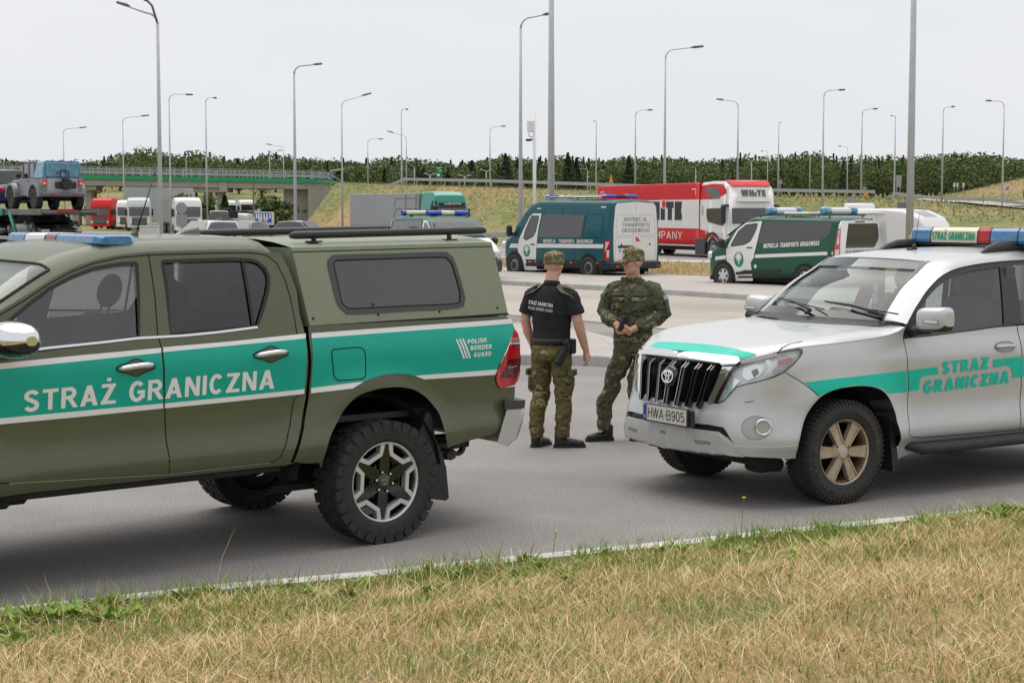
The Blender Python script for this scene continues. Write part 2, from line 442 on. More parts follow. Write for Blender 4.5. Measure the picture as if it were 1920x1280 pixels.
def glyph_mesh(c, t):
    if (c, t) in _GC: return _GC[(c, t)]
    P, w = glyph(c, t); V = []; E = []
    for p in P:
        o = len(V); V += [Vector(q) for q in p]; E += [(o + i, o + (i + 1) % len(p)) for i in range(len(p))]
    if not P: r = ([], [], w)
    else:
        vs, es, fs, *_ = delaunay_2d_cdt(V, E, [], 0, 1e-5)
        keep = []
        for f in fs:
            cx = sum(vs[i].x for i in f) / len(f); cy = sum(vs[i].y for i in f) / len(f)
            if any(_inside((cx, cy), p) for p in P): keep.append(tuple(f))
        r = ([(v.x, v.y) for v in vs], keep, w)
    _GC[(c, t)] = r; return r
def text_mesh(s, bold=.2, spacing=.14, shape=1.):
    vs = []; fs = []; x = 0
    for c in s:
        v, f, w = glyph_mesh(c, bold); o = len(vs)
        vs += [(a + x, b_) for a, b_ in v]; fs += [tuple(i + o for i in q) for q in f]; x += w + spacing
    return vs, fs, x - spacing

# ---------------------------------------------------------------- shared materials
def glass_mat(name, tint=(.75, .82, .8), refl=.0, rough=.0):
    """thin pane: fresnel reflection over tinted see-through"""
    if name in MATS: return MATS[name]
    m = bpy.data.materials.new(name); m.use_nodes = True; t = m.node_tree
    for n in list(t.nodes): t.nodes.remove(n)
    out = t.nodes.new('ShaderNodeOutputMaterial'); mixn = t.nodes.new('ShaderNodeMixShader'); tr = t.nodes.new('ShaderNodeBsdfTransparent'); gl = t.nodes.new('ShaderNodeBsdfGlossy')
    tr.inputs[0].default_value = tuple(tint) + (1,); gl.inputs['Roughness'].default_value = rough; gl.inputs[0].default_value = (1, 1, 1, 1)
    fr = t.nodes.new('ShaderNodeLayerWeight'); fr.inputs[0].default_value = .5
    pw = t.nodes.new('ShaderNodeMath'); pw.operation = 'POWER'; pw.inputs[1].default_value = 4.5
    ad = t.nodes.new('ShaderNodeMath'); ad.operation = 'MULTIPLY_ADD'; ad.inputs[1].default_value = .9; ad.inputs[2].default_value = .05 + refl; ad.use_clamp = True
    t.links.new(fr.outputs['Facing'], pw.inputs[0]); t.links.new(pw.outputs[0], ad.inputs[0]); t.links.new(ad.outputs[0], mixn.inputs[0]); t.links.new(tr.outputs[0], mixn.inputs[1]); t.links.new(gl.outputs[0], mixn.inputs[2]); t.links.new(mixn.outputs[0], out.inputs[0])
    MATS[name] = m; return m
M_OLIVE = mat('olive_paint', (.084, .098, .050), rough=.42, coat=.35, spec=.45, noise=(9, .07))
M_OLIVE_M = mat('olive_matt', (.205, .235, .155), rough=.5, coat=.1, noise=(14, .06))
M_TEAL = mat('teal_foil', (.0, .40, .31), rough=.42, coat=.15, spec=.35, noise=(6, .05))
M_SWHITE = mat('white_foil', (.82, .82, .83), rough=.45, coat=.2)
M_TEALB = mat('teal_foil_bright', (.0, .54, .41), rough=.42, coat=.12, spec=.35, noise=(5, .07))
M_CHROME = mat('chrome', (.78, .78, .79), rough=.06, metal=1)
M_ALU = mat('machined_alloy', (.66, .66, .66), rough=.28, metal=.5)
M_BLACK = mat('black_plastic', (.018, .018, .019), rough=.5, noise=(30, .15))
M_BLACKG = mat('gloss_black', (.012, .012, .013), rough=.12, coat=.5)
M_TRIM = mat('grey_trim', (.045, .045, .048), rough=.55)
M_GAP = mat('panel_gap', (.006, .006, .006), rough=.9)
M_UNDER = mat('underbody_black', (.012, .012, .012), rough=.85, noise=(8, .4))
M_RUBBER = mat('tyre_rubber', (.030, .028, .027), rough=.78, noise=(22, .28), bump=(120, .15))
M_RUBSEAL = mat('rubber_seal', (.012, .012, .012), rough=.6)
M_TINT = mat('dark_tinted_glass', (.035, .033, .036), rough=.03, spec=.9, coat=.3)
G_TINT = glass_mat('privacy_glass', (.30, .30, .31), .02)
M_SEAT = mat('seat_cloth', (.035, .037, .04), rough=.9, noise=(40, .2))
M_RED = mat('red_lens', (.52, .008, .012), rough=.08, coat=1)
M_REDD = mat('dark_red_lens', (.10, .004, .008), rough=.08, coat=1)
M_BLUEL = mat('blue_lens', (.045, .19, .42), rough=.22, coat=.8, noise=(25, .35))
M_BLUED = mat('blue_lens_deep', (.01, .05, .45), rough=.15, coat=.9)
M_WHITE = mat('white_paint', (.76, .76, .75), rough=.3, coat=.6)
M_IVORY = mat('ivory_panel', (.76, .72, .55), rough=.4)
M_GREENTX = mat('green_letters', (.0, .26, .15), rough=.5)
M_BLACKTX = mat('black_letters', (.015, .015, .015), rough=.5)
M_ORANGE = mat('orange_lens', (.8, .12, .01), rough=.2, coat=.8)
G_CLEAR = glass_mat('clear_glass', (.62, .70, .69), .05)
G_SCREEN = glass_mat('windscreen_glass', (.58, .67, .66), .03)

# ---------------------------------------------------------------- pickup side surface (u forward of the rear axle, z up)
PK_TAB = [(.48, .83), (.54, .858), (.585, .885), (.63, .909), (.68, .921), (.73, .915), (.79, .896), (.86, .887), (.95, .888), (1.05, .898), (1.15, .911), (1.23, .920), (1.29, .920), (1.34, .913), (1.39, .902)]
def w_pk(u, z):
    w = hermite_tab(PK_TAB, min(z, 1.385))
    if z > 1.385: w -= .33 * (z - 1.385) if u > .5 else .12 * (z - 1.385)
    r = math.hypot(u, z - .42)
    w += .038 * smst((.80 - r) / .27) * smst((1.38 - z) / .3)
    r = math.hypot(u - 3.085, z - .42)
    w += .038 * smst((.80 - r) / .27)
    if u < -.85: w -= .05 * ((-.85 - u) / .38) ** 2
    if u > 3.3: w -= .30 * ((u - 3.3) / .75) ** 2
    return w

# ---------------------------------------------------------------- wheels
def lug(b, poly, r0, r1, taper=.0):
    """tread block: outline (angle, y) raised from radius r0 to r1"""
    n = len(poly); ca = sum(p[0] for p in poly) / n; cy = sum(p[1] for p in poly) / n
    vs = [(r0 * cos(a), y, r0 * sin(a)) for a, y in poly]
    vs += [(r1 * cos(ca + (a - ca) * (1 - taper)), cy + (y - cy) * (1 - taper * .5), r1 * sin(ca + (a - ca) * (1 - taper))) for a, y in poly]
    b.add(vs, [tuple(range(n, 2 * n))] + [(i, (i + 1) % n, (i + 1) % n + n, i + n) for i in range(n)], False)
def polar_plate(b, poly, y0, y1, bev=0):
    """(r, angle) outline pulled from y0 (inside) to y1 (outer face)"""
    b.prism([(r * cos(a), r * sin(a)) for r, a in poly], y0, y1, 'y')
def logo(b, r, y0, y1, M=None):
    """three interlaced ovals"""
    def oval(cx, cz, a, c, w):
        ring = []
        for k in range(28):
            t = 2 * pi * k / 28; ring.append((cx + a * cos(t), cz + c * sin(t)))
        for q in band(ring, w, True): b.prism(q, y0, y1, 'y', M)
    oval(0, 0, r, r * .68, r * .16); oval(0, r * .30, r * .62, r * .24, r * .13); oval(0, r * .02, r * .25, r * .60, r * .13)
def wheel_mt(parent, loc, flip=False):
    RR = .405; W = .265
    w = empty('wheel', loc); w.parent = parent
    if flip: w.rotation_euler = (0, 0, pi)
    b = MB()
    b.lathe([(.258, -.11), (.27, -.122), (.31, -.132), (.345, -.133), (.372, -.128), (.394, -.112), (.397, 0), (.394, .112), (.372, .128), (.345, .133), (.32, .133), (.310, .129), (.30, .131), (.285, .126), (.272, .118), (.262, .108), (.256, .10)], 72)
    N = 30
    for k in range(N):
        a = 2 * pi * k / N; d = 2 * pi / N
        for s in (1, -1):
            o = 0 if s > 0 else d * .5; ext = .139 if k % 2 == 0 else .134
            lug(b, [(a + o + d * .04, s * .085), (a + o - d * .02, s * ext), (a + o + d * .77, s * ext), (a + o + d * .83, s * .085)], .352, RR, .05)
            lug(b, [(a + o + d * .10, s * .131), (a + o + d * .04, s * .137), (a + o + d * .52, s * .137), (a + o + d * .5, s * .131)], .325, .36, .0)
            lug(b, [(a + o + d * .30, s * .012), (a + o + d * .05, s * .044), (a + o + d * .38, s * .076), (a + o + d * .78, s * .072), (a + o + d * .62, s * .04), (a + o + d * .80, s * .012)], .38, RR, .12)
    for k in range(44):
        a = 2 * pi * k / 44
        if (k % 22) < 9: lug(b, [(a, .1305), (a, .1345), (a + .045, .1345), (a + .045, .1305)], .318, .342)
    b.build('tyre', M_RUBBER, w)
    r = MB(); RO = .262
    r.lathe([(.16, -.10), (RO - .02, -.10), (RO - .004, -.09)], 64); r.m = 0
    r.lathe([(RO - .02, -.05), (RO - .022, .085), (RO - .012, .088)], 64)
    r.m = 1; r.lathe([(RO - .013, .088), (RO - .011, .103), (RO, .108), (RO + .004, .100)], 72)
    r.m = 0
    for k in range(6):
        c = R(64 + 60 * k)
        # black spoke between two pockets
        s = c + R(30)
        polar_plate(r, [(.04, s - R(40)), (.04, s + R(40)), (.105, s + R(22)), (RO * .64, s + R(13)), (RO * .955, s + R(4.5)), (RO * .955, s - R(4.5)), (RO * .64, s - R(13)), (.105, s - R(22))], .045, .083)
        r.m = 1
        out = [(RO * .975, c - R(27)), (RO * .67, c - R(20)), (RO * .63, c), (RO * .67, c + R(20)), (RO * .975, c + R(27))]
        inn = [(RO * .975, c - R(19.5)), (RO * .76, c - R(14.5)), (RO * .735, c), (RO * .76, c + R(14.5)), (RO * .975, c + R(19.5))]
        for i in range(4): polar_plate(r, [out[i], out[i + 1], inn[i + 1], inn[i]], .05, .099)
        r.m = 0
        a2 = c + R(10); r.tube([(.066 * cos(a2), .08, .066 * sin(a2)), (.066 * cos(a2), .098, .066 * sin(a2))], .0095, 8)
    r.lathe([(.0, .092), (.05, .092), (.056, .086), (.06, .06), (.085, .075), (.088, .05)], 40)
    r.lathe([(.05, -.02), (.17, -.02), (.17, -.05)], 40)
    r.m = 2; logo(r, .027, .092, .095)
    for k in range(6):
        a2 = R(74 + 60 * k); r.lathe([(.0, .1), (.007, .1), (.0085, .094), (.0095, .082)], 8, 'y', M=Matrix.Translation((.066 * cos(a2), 0, .066 * sin(a2))))
    r.build('rim', [M_BLACKG, M_ALU, M_CHROME], w)
    return w
def wheel_plain(parent, loc, RR, W, rimR, style='steel', flip=False, mats=None):
    """simpler wheel for the vehicles farther off"""
    w = empty('wheel', loc); w.parent = parent
    if flip: w.rotation_euler = (0, 0, pi)
    h = W / 2; b = MB()
    b.lathe([(rimR, -h * .8), (rimR + .02, -h), (RR - .05, -h), (RR - .012, -h * .85), (RR, -h * .6), (RR, h * .6), (RR - .012, h * .85), (RR - .05, h), (rimR + .02, h), (rimR, h * .85), (rimR - .01, h * .7)], 36)
    b.build('tyre', M_RUBBER, w)
    r = MB(); m = mats or [mat('wheel_steel', (.30, .30, .31), rough=.35, metal=.6), M_BLACK]
    if style == 'cap':      # plastic cover with six slots
        r.lathe([(0, h * .9), (rimR * .5, h * .95), (rimR * .9, h * .8), (rimR, h * .72)], 36)
        r.m = 1
        for k in range(6):
            a = 2 * pi * k / 6; polar_plate(r, [(rimR * .52, a - .12), (rimR * .86, a - .26), (rimR * .86, a + .26), (rimR * .52, a + .12)], h * .8, h * .955)
    elif style == 'van':    # silver ring with dark windows round a black centre
        r.lathe([(rimR * .62, h * .86), (rimR * .9, h * .86), (rimR, h * .7)], 36)
        r.m = 1; r.lathe([(0, h * .9), (rimR * .45, h * .9), (rimR * .62, h * .75)], 30)
        for k in range(14):
            a = 2 * pi * k / 14; polar_plate(r, [(rimR * .64, a - .12), (rimR * .78, a - .12), (rimR * .78, a + .12), (rimR * .64, a + .12)], h * .7, h * .875)
    elif style == 'truck':
        r.lathe([(0, h * .95), (rimR * .35, h * .95), (rimR * .38, h * .4), (rimR * .75, h * .3), (rimR * .92, h * .8), (rimR, h * .8)], 30)
        r.m = 1
        for k in range(10):
            a = 2 * pi * k / 10; polar_plate(r, [(rimR * .55, a - .14), (rimR * .72, a - .12), (rimR * .72, a + .12), (rimR * .55, a + .14)], h * .3, h * .42)
    else:
        for k in range(5):
            a = 2 * pi * k / 5; polar_plate(r, [(rimR * .1, a - .9), (rimR * .95, a - .16), (rimR * .95, a + .16), (rimR * .1, a + .9)], h * .55, h * .85)
        r.lathe([(rimR * .86, h * .7), (rimR * .9, h * .88), (rimR, h * .8)], 36)
        r.m = 1; r.lathe([(0, h * .3), (rimR * .86, h * .3), (rimR * .88, h * .7)], 30)
    r.build('rim', m, w)
    return w

# ---------------------------------------------------------------- olive pickup
PK = empty('pickup_truck', (-1.4801, 11.7288, 0), R(219),
           'olive green pickup with a canopy and a teal side stripe lettered in white', 'pickup')
def pk_side(u, z): return (u, w_pk(u, z), z)
PK_E = [(.56, 1.76), (.60, 1.84), (.66, 1.894), (.74, 1.921), (.9, 1.928), (1.1, 1.929), (1.487, 1.924), (1.673, 1.911), (1.848, 1.880), (1.992, 1.837), (2.133, 1.772), (2.298, 1.690), (2.457, 1.612), (2.95, 1.375)]
def pkE(u): return hermite_tab(PK_E, u)
A_ = [(1.488,1.906), (1.255,1.908), (1.026,1.91), (.792,1.907), (.721,1.9), (.67,1.888), (.613,1.839), (.575,1.734), (.56,1.63), (.556,1.506), (.56,1.372), (.558,1.215), (.557,1.109), (.562,1.003)] + [(.58,.994), (.614,.828), (.672,.699), (.703,.638), (.732,.616), (.764,.607)]
B_ = [(1.488,1.906), (1.487,1.827), (1.491,1.66), (1.514,1.446), (1.506,1.367), (1.491,1.169), (1.479,1.037)] + [(1.473,.786), (1.464,.602)]
REAR_DOOR = A_ + list(reversed(B_))
C_ = [(1.488,1.906), (1.675,1.894), (1.849,1.864), (1.992,1.819), (2.135,1.756), (2.3,1.667), (2.459,1.589)]
FRONT_DOOR = C_ + [(2.56, 1.535), (2.585, 1.40), (2.60, 1.2), (2.60, .9), (2.58, .70), (2.54, .665), (2.47, .652)] + list(reversed(B_))
REAR_GLASS = [(1.403,1.865), (1.149,1.869), (.917,1.87), (.8,1.864), (.75,1.85), (.704,1.81), (.691,1.768), (.694,1.727), (.716,1.666), (.756,1.59), (.802,1.51), (.837,1.456), (1.429,1.437), (1.405,1.706)]
FRONT_GLASS = [(1.573,1.86), (1.703,1.853), (1.855,1.832), (1.997,1.788), (2.14,1.727), (2.273,1.647), (2.405,1.559)] + [(2.50, 1.50), (2.53, 1.42), (2.50, 1.393)] + [(2.296,1.387), (1.637,1.427), (1.599,1.663)]
CAB_REAR = [(.575,1.904), (.533,1.807), (.504,1.669), (.514,1.528), (.503,1.42), (.496,1.317), (.49,1.212), (.491,1.107), (.497,.988), (.546,.803), (.605,.683), (.628,.598)]
top = [(u, pkE(u)) for u in [2.62 - .04 * i for i in range(0, 49)]]
top = [p for p in top if p[0] > CAB_REAR[0][0] + .01]
SILL_Z = .578
CAB = [(2.66, SILL_Z), (2.66, 1.2), (2.64, 1.50)] + top + CAB_REAR + [(.60, SILL_Z + .01), (.66, SILL_Z)]
DOORS_HOLE = A_ + [(2.47, .652), (2.54, .665), (2.58, .70), (2.60, .9), (2.60, 1.2), (2.585, 1.40), (2.56, 1.535)] + C_[::-1][:-1]
side = drape('body', [[CAB, DOORS_HOLE]], pk_side, M_OLIVE, PK, mirror=True)
# bed side
ARCH = smooth_poly([(.38,.53), (.391,.612), (.363,.718), (.289,.816), (.221,.907), (.132,.976), (.029,1.007), (-.077,1.019), (-.2,1.018), (-.327,.993), (-.427,.938), (-.496,.874), (-.545,.804), (-.554,.728), (-.574,.648), (-.611,.578)], 4, False)
bz = 1.445
BED_REAR = [(-1.121,1.452), (-1.21,1.408), (-1.221,1.378), (-1.234,1.347), (-1.199,1.31), (-1.155,1.243), (-1.11,1.168), (-1.057,1.084), (-1.044,1.041), (-1.044,1.007), (-1.062,.97), (-1.095,.948), (-1.259,.945), (-1.259,.892), (-1.251,.858), (-1.161,.729), (-1.082,.65), (-.926,.629)]
BEDP = [(c[0] - .022, c[1]) for c in CAB_REAR if c[1] < 1.42]
BED = [(BEDP[0][0], bz)] + BEDP + [(.505, .578), (.42, .575)] + ARCH + [(BED_REAR[-1])] + list(reversed(BED_REAR[:-1])) + [(-1.15, bz)]
bedl = drape('bed', [[BED]], pk_side, M_OLIVE, PK, mirror=True)
def strip(name, polys, m, off=.0015, fn=pk_side, parent=PK, step=.05, mirror=True):
    for P in polys: drape(name, [P], fn, m, parent, off, step, mirror)
def line_strip(name, lines, w, m, off=.001, fn=pk_side, parent=PK, closed=False, mirror=True, step=.04):
    polys = [[q] for l in lines for q in band(l, w, closed)]
    return drape(name, polys, fn, m, parent, off, step, mirror)
# roof and windscreen from sections across the cab
def pk_top(v, t):
    e = pkE(v); yE = w_pk(v, e) - .002; k = smst((v - 1.2) / 1.)
    a = abs(t); d = (1 - a) * yE
    rise = .068 * (1 - (1 - min(d / .15, 1)) ** 2.6) + .022 * (1 - a * a)
    if v > 2.1: rise *= 1 - .55 * smst((v - 2.1) / .5)
    return (v + .14 * k * (1 - t * t), t * yE, e + rise)
TS = [1, .988, .97, .945, .91, .86, .78, .66, .5, .3, .1]; TS = TS + [-t for t in reversed(TS)]
def sect(vs): return [[pk_top(v, t) for t in TS] for v in vs]
b = MB(); b.loft(sect([.57 + .05 * i for i in range(0, 32)]), False, False); roof = b.build('roof', M_OLIVE, PK)
vs = [2.10 + .05 * i for i in range(0, 18)]
for sd in (1, -1): b = MB(); b.loft([[pk_top(v, sd * t) for t in TS[:4]] for v in vs], False, False); b.build('windscreen_pillar', M_OLIVE, PK)
b = MB(); b.loft([[pk_top(v, t) for t in TS[3:-3]] for v in vs], False, False); b.build('windscreen', G_SCREEN, PK)
b = MB()
for s in (1, -1):
    b.tube([Vector(pk_top(v, s * .945)) + Vector((0, 0, .004)) for v in vs], .009, 6)
b.tube([Vector(pk_top(2.1, t)) + Vector((0, 0, .002)) for t in TS[3:-3]], .009, 6)
b.build('windscreen_seal', M_RUBSEAL, PK)
# cab back wall with its window
def w_cb(z): return w_pk(.6, z) - .02
b = MB()
for z0, z1 in ((.6, 1.0), (1.0, 1.45), (1.45, 1.5), (1.82, 1.90)):
    for i in range(1):
        xx = lambda z: .50 if z < 1.45 else .50 + .09 * (z - 1.45) / .45
        b.add([(xx(z0), -w_cb(z0), z0), (xx(z0), w_cb(z0), z0), (xx(z1), w_cb(z1), z1), (xx(z1), -w_cb(z1), z1)], [(0, 1, 2, 3)])
b.build('cab_back_panel', M_OLIVE, PK)
# doors
for s in (0, 1):
    for nm, outl, gls, gm, hp in (('door', FRONT_DOOR, FRONT_GLASS, G_CLEAR, 'f'), ('door', REAR_DOOR, REAR_GLASS, G_TINT, 'r')):
        d = drape(nm, [[outl, gls]], pk_side, M_OLIVE, PK, .0, mirror=True)
        keep = d[s]; oth = d[1 - s]; bpy.data.objects.remove(oth)
        def one(r):
            k, o = r[s], r[1 - s]; bpy.data.objects.remove(o); return k
        one(drape('window', [[gls]], pk_side, gm, keep, -.012, mirror=True))
        inner = [(sum(p[0] for p in gls) / len(gls), sum(p[1] for p in gls) / len(gls))]
        one(drape('window_seal', [[q] for q in band(gls + gls[:1], .022)], pk_side, M_RUBSEAL, keep, .002, .3, mirror=True))
        # chrome handle over a flat cup, its shade put into a darker olive
        hu, hz = (1.70, 1.192) if hp == 'f' else (.765, 1.245)
        cx = [(1.677,1.255), (.763,1.284)]
        hu, hz = cx[0] if hp == 'f' else cx[1]
        cup = [(hu + .125 * c_, hz + sg_ * (.027 * (1 - abs(c_) ** 3.2) ** .5 + .023 * exp(-(c_ / .36) ** 2))) for sg_, cs in ((1, range(-18, 19)), (-1, range(18, -19, -1))) for c_ in [sin(pi / 2 * q / 18) for q in cs][:-1]]
        one(drape('handle_cup', [[cup]], pk_side, M_BLACKG if False else mat('olive_shade', (.06, .066, .036), rough=.3, coat=.6), keep, .0035, .3, mirror=True))
        one(drape('handle_rim', [[q] for q in band(cup + cup[:1], .006)], pk_side, M_GAP, keep, .004, .3, mirror=True))
        hb = MB(); P = []
        for k in range(9):
            t = k / 8; u = hu + .115 - .23 * t; y = w_pk(u, hz) + .006 + .036 * sin(pi * t) ** .6
            P.append((u, y * (1 if s == 0 else -1), hz + .012 - .014 * (1 - t) + .008 * sin(pi * t)))
        ring = []
        hb.tube(P, [.012, .0165, .018, .018, .018, .0185, .019, .018, .013], 10)
        for i in range(len(hb.v)): pass
        hb.build('door_handle', M_CHROME, keep)
if True:
    dark = [A_, B_, C_ + [(2.56, 1.535), (2.585, 1.40), (2.60, 1.2), (2.60, .9), (2.58, .70), (2.54, .665), (2.47, .652)], B_[-1:] + [(2.47, .652)], [B_[-1], A_[-1]]]
    line_strip('door_gap', [A_, B_, dark[2], [A_[-1], B_[-1], (2.47, .652)]], .0075, M_GAP)
line_strip('glass_divider', [[(.851,1.861), (.852,1.67), (.859,1.455)]], .020, M_RUBSEAL, .0, step=.3)
# chrome waist line
CH = [(2.434,1.381), (2.196,1.396), (1.888,1.41), (1.643,1.424), (1.518,1.424), (1.348,1.425), (1.121,1.434), (.832,1.453)]
line_strip('chrome_waist_trim', [[(2.55, 1.372)] + CH], .013, M_CHROME, .004)
line_strip('sill_highlight', [[A_[-1], B_[-1], (2.47, .652)]], .005, mat('sill_highlight_tone', (.35, .36, .30), rough=.3), .003)  # painted highlight: a pale line along the foot of the doors
# stripes: three panels each of white, teal, white
def between(a, b_, pts_top, pts_bot): return pts_top + list(reversed(pts_bot))
w1 = [(2.498,1.326), (2.021,1.345), (1.506,1.361)]; w2 = [(2.5,1.294), (2.024,1.312), (1.509,1.333)]; w3 = [(2.496,1.017), (2.019,1.023), (1.494,1.029)]; w4 = [(2.496,.983), (2.018,.989), (1.49,.999)]
ext = lambda L, dz: [(2.585, L[0][1] + (L[0][1] - L[-1][1]) / (L[0][0] - L[-1][0]) * (2.585 - L[0][0]))] + L
w1, w2, w3, w4 = ext(w1, 0), ext(w2, 0), ext(w3, 0), ext(w4, 0)
x1 = [(1.492,1.364), (1.045,1.376), (.563,1.396), (.497,1.4)]; x2 = [(1.495,1.336), (1.048,1.351), (.568,1.367), (.501,1.37)]; x3 = [(1.48,1.028), (1.045,1.036), (.577,1.047), (.507,1.049)]; x4 = [(1.479,.999), (1.043,1.006), (.576,1.017), (.509,1.019)]
y1 = [(.454,1.4), (-.316,1.412), (-1.202,1.424)]; y2 = [(.458,1.368), (-.313,1.381), (-1.216,1.39)]
y3 = [(.46,1.053), (.074,1.071)]; y4 = [(.459,1.019), (.16,1.032)]
y5 = [(-.344,1.082), (-1.059,1.081)]; y6 = [(-.427,1.052), (-1.042,1.045)]
arc = [(.074,1.071), (-.002,1.092), (-.092,1.106), (-.201,1.106), (-.286,1.097), (-.344,1.082)]
lamp_e = [(-1.221,1.378), (-1.219,1.347), (-1.192,1.31), (-1.149,1.244), (-1.103,1.168), (-1.06,1.097)]
strip('white_stripe', [[w1 + w2[::-1]], [w3 + w4[::-1]], [x1 + x2[::-1]], [x3 + x4[::-1]], [y1 + y2[::-1]], [y3 + y4[::-1]], [y5 + y6[::-1]]], M_SWHITE, .002)
strip('teal_stripe', [[w2 + w3[::-1]], [x2 + x3[::-1]], [y2 + lamp_e[1:] + y5[::-1] + arc[::-1][1:] + y3[::-1][1:]]], M_TEAL, .002)
a_, b_ = [(2.361,1.043), (.733,1.069)]
_l = letter('stripe_lettering', 'STRAŻ GRANICZNA', pk_side, a_, b_, .120, M_SWHITE, PK, .2, .0045, .05)
_pf = lambda u, z: (u, -w_pk(u, z), z)
_l2 = letter('stripe_lettering', 'STRAŻ GRANICZNA', _pf, (b_[0], a_[1]), (a_[0], b_[1]), .120, M_SWHITE, PK, .2, -.0045, .05)
for s_, y_ in (('POLISH', 775), ('BORDER', 814), ('GUARD', 857)):
    xa, xb = {'POLISH': (1268, 1380), 'BORDER': (1285, 1414), 'GUARD': (1303, 1408)}[s_]
    q = {'POLISH': [(-.77,1.272), (-.933,1.276)], 'BORDER': [(-.795,1.228), (-.982,1.23)], 'GUARD': [(-.825,1.18), (-.98,1.181)]}[s_]
    letter('badge_lettering', s_, pk_side, q[0], q[1], .031, M_SWHITE, PK, .24, .0045, .05)
BARS = [[(-.67,1.308), (-.685,1.308), (-.753,1.174), (-.737,1.175)], [(-.698,1.309), (-.713,1.308), (-.778,1.175), (-.762,1.176)], [(-.723,1.309), (-.739,1.308), (-.804,1.175), (-.788,1.176)]]
drape('badge_bars', [[p] for p in BARS], pk_side, M_SWHITE, PK, .004, .03)
FUEL = round_poly([(.322,1.291), (.063,1.295), (.055,1.089), (.291,1.088)], [.03, .06, .045, .05])
drape('fuel_door', [[FUEL]], pk_side, M_TEAL, PK, .0035, .05)
drape('fuel_door_gap', [[q] for q in band(FUEL + FUEL[:1], .007)], pk_side, M_GAP, PK, .0045, .2)
# front fender, bonnet and nose (they run out of the frame)
FA = [(3.085 + .50 * cos(a), .42 + .52 * sin(a)) for a in [pi * k / 16 - .30 for k in range(19)]]
HE = [(2.66, 1.335), (3.0, 1.29), (3.5, 1.235), (3.95, 1.15)]
FEND = [(2.66, .578), (2.66, 1.335)] + [(u, hermite_tab(HE, u)) for u in (2.8, 3.0, 3.2, 3.4, 3.6, 3.8, 3.95)] + [(4.03, .9), (4.03, .5), (3.62, .45)] + [p for p in FA if p[1] > .46][:] + [(2.60, .578)]
FEND = [(2.66, .60), (2.66, 1.335)] + [(u, hermite_tab(HE, u)) for u in (2.8, 3.0, 3.2, 3.4, 3.6, 3.8, 3.95)] + [(4.03, .9), (4.03, .48), (3.6, .48)] + [(3.085 + .51 * cos(a), .42 + .53 * sin(a)) for a in [pi * k / 16 for k in range(1, 16)]] + [(2.575, .60)]
drape('fender', [[FEND]], pk_side, M_OLIVE, PK, mirror=True)
b = MB(); TT = [1, .96, .9, .75, .5, .25, 0, -.25, -.5, -.75, -.9, -.96, -1]
def hood(u, t):
    e = hermite_tab(HE, u); y = w_pk(u, e); return (u + .10 * (1 - t * t) * smst((u - 3.2) / .8), t * y, e + .075 * (1 - t ** 4))
b.loft([[hood(2.64 + .09 * i, t) for t in TT] for i in range(15)] + [[(hood(3.95, t)[0] + .08, hood(3.95, t)[1], 1.02) for t in TT], [(hood(3.95, t)[0] + .10, hood(3.95, t)[1] * 1.02, .46) for t in TT]], False, False)
b.build('bonnet', M_OLIVE, PK)
b = MB(); b.box(4.10, 4.16, -.5, .5, .72, 1.08, .02); b.build('grille', M_BLACKG, PK)
for s in (1, -1):
    b = MB(); b.box(3.9, 4.12, s * .55, s * .85, .95, 1.09, .03); b.build('headlight', mat('lamp_glass', (.6, .62, .64), rough=.08, coat=1), PK)
b = MB(); b.box(2.60, 2.98, -.72, .72, 1.30, 1.372, .01); b.build('scuttle', M_BLACK, PK)
# tailgate, rear bumper, tail lamps
b = MB(); b.box(-1.17, -1.10, -.80, .80, .72, 1.44, .015); b.build('tailgate', M_OLIVE, PK)
b = MB(); b.box(-1.10, .46, -.78, .78, .80, .84); b.build('bed_floor', M_BLACK, PK)
LAMP = [(-1.23,1.349), (-1.265,1.323), (-1.286,1.278), (-1.296,1.208), (-1.313,1.118), (-1.321,1.028), (-1.3,.986), (-1.258,.954), (-1.095,.948), (-1.062,.97), (-1.044,1.007), (-1.044,1.041), (-1.057,1.084), (-1.11,1.168), (-1.155,1.243), (-1.199,1.31)]
for s in (0, 1):
    def one(r):
        k, o = r[s], r[1 - s]; bpy.data.objects.remove(o); return k
    def lampfn(u, z): return (u, w_pk(max(u, -1.15), z) + .006 - .12 * max(0, -1.14 - u) ** 1.0 * 3, z)
    tl = one(drape('tail_light', [[LAMP]], lampfn, M_RED, PK, .004, .03, True))
    inn = [(-1.233,1.304), (-1.263,1.306), (-1.275,1.275), (-1.21,1.262)], [(-1.203,1.279), (-1.275,1.275), (-1.286,1.233), (-1.19,1.232)], [(-1.159,1.143), (-1.297,1.14), (-1.308,1.065), (-1.293,1.022), (-1.257,.998), (-1.209,1.016), (-1.088,1.022), (-1.11,1.063)]
    one(drape('tail_light_segment', [[round_poly(p, .008)] for p in inn[1:]], lampfn, M_REDD, tl, .006, .03, True))
    lt = [(-1.153,1.088), (-1.264,1.092), (-1.268,1.086), (-1.157,1.082)]
    one(drape('tail_light_glint', [[lt]], lampfn, mat('lens_glint', (.7, .35, .35), rough=.2), tl, .008, .1, True))  # painted glint: a pale pink strip laid on the red lens
    y = 1 if s == 0 else -1
b = MB()
CAPL = [(-1.135, .62), (-1.165, .60), (-1.255, .62), (-1.30, .70), (-1.315, .80), (-1.31, .855), (-1.10, .82), (-1.06, .66)]
b = MB(); b.loft([[(x, yy, z) for x, z in CAPL] for yy in (.86, .90)] , True, True, False)
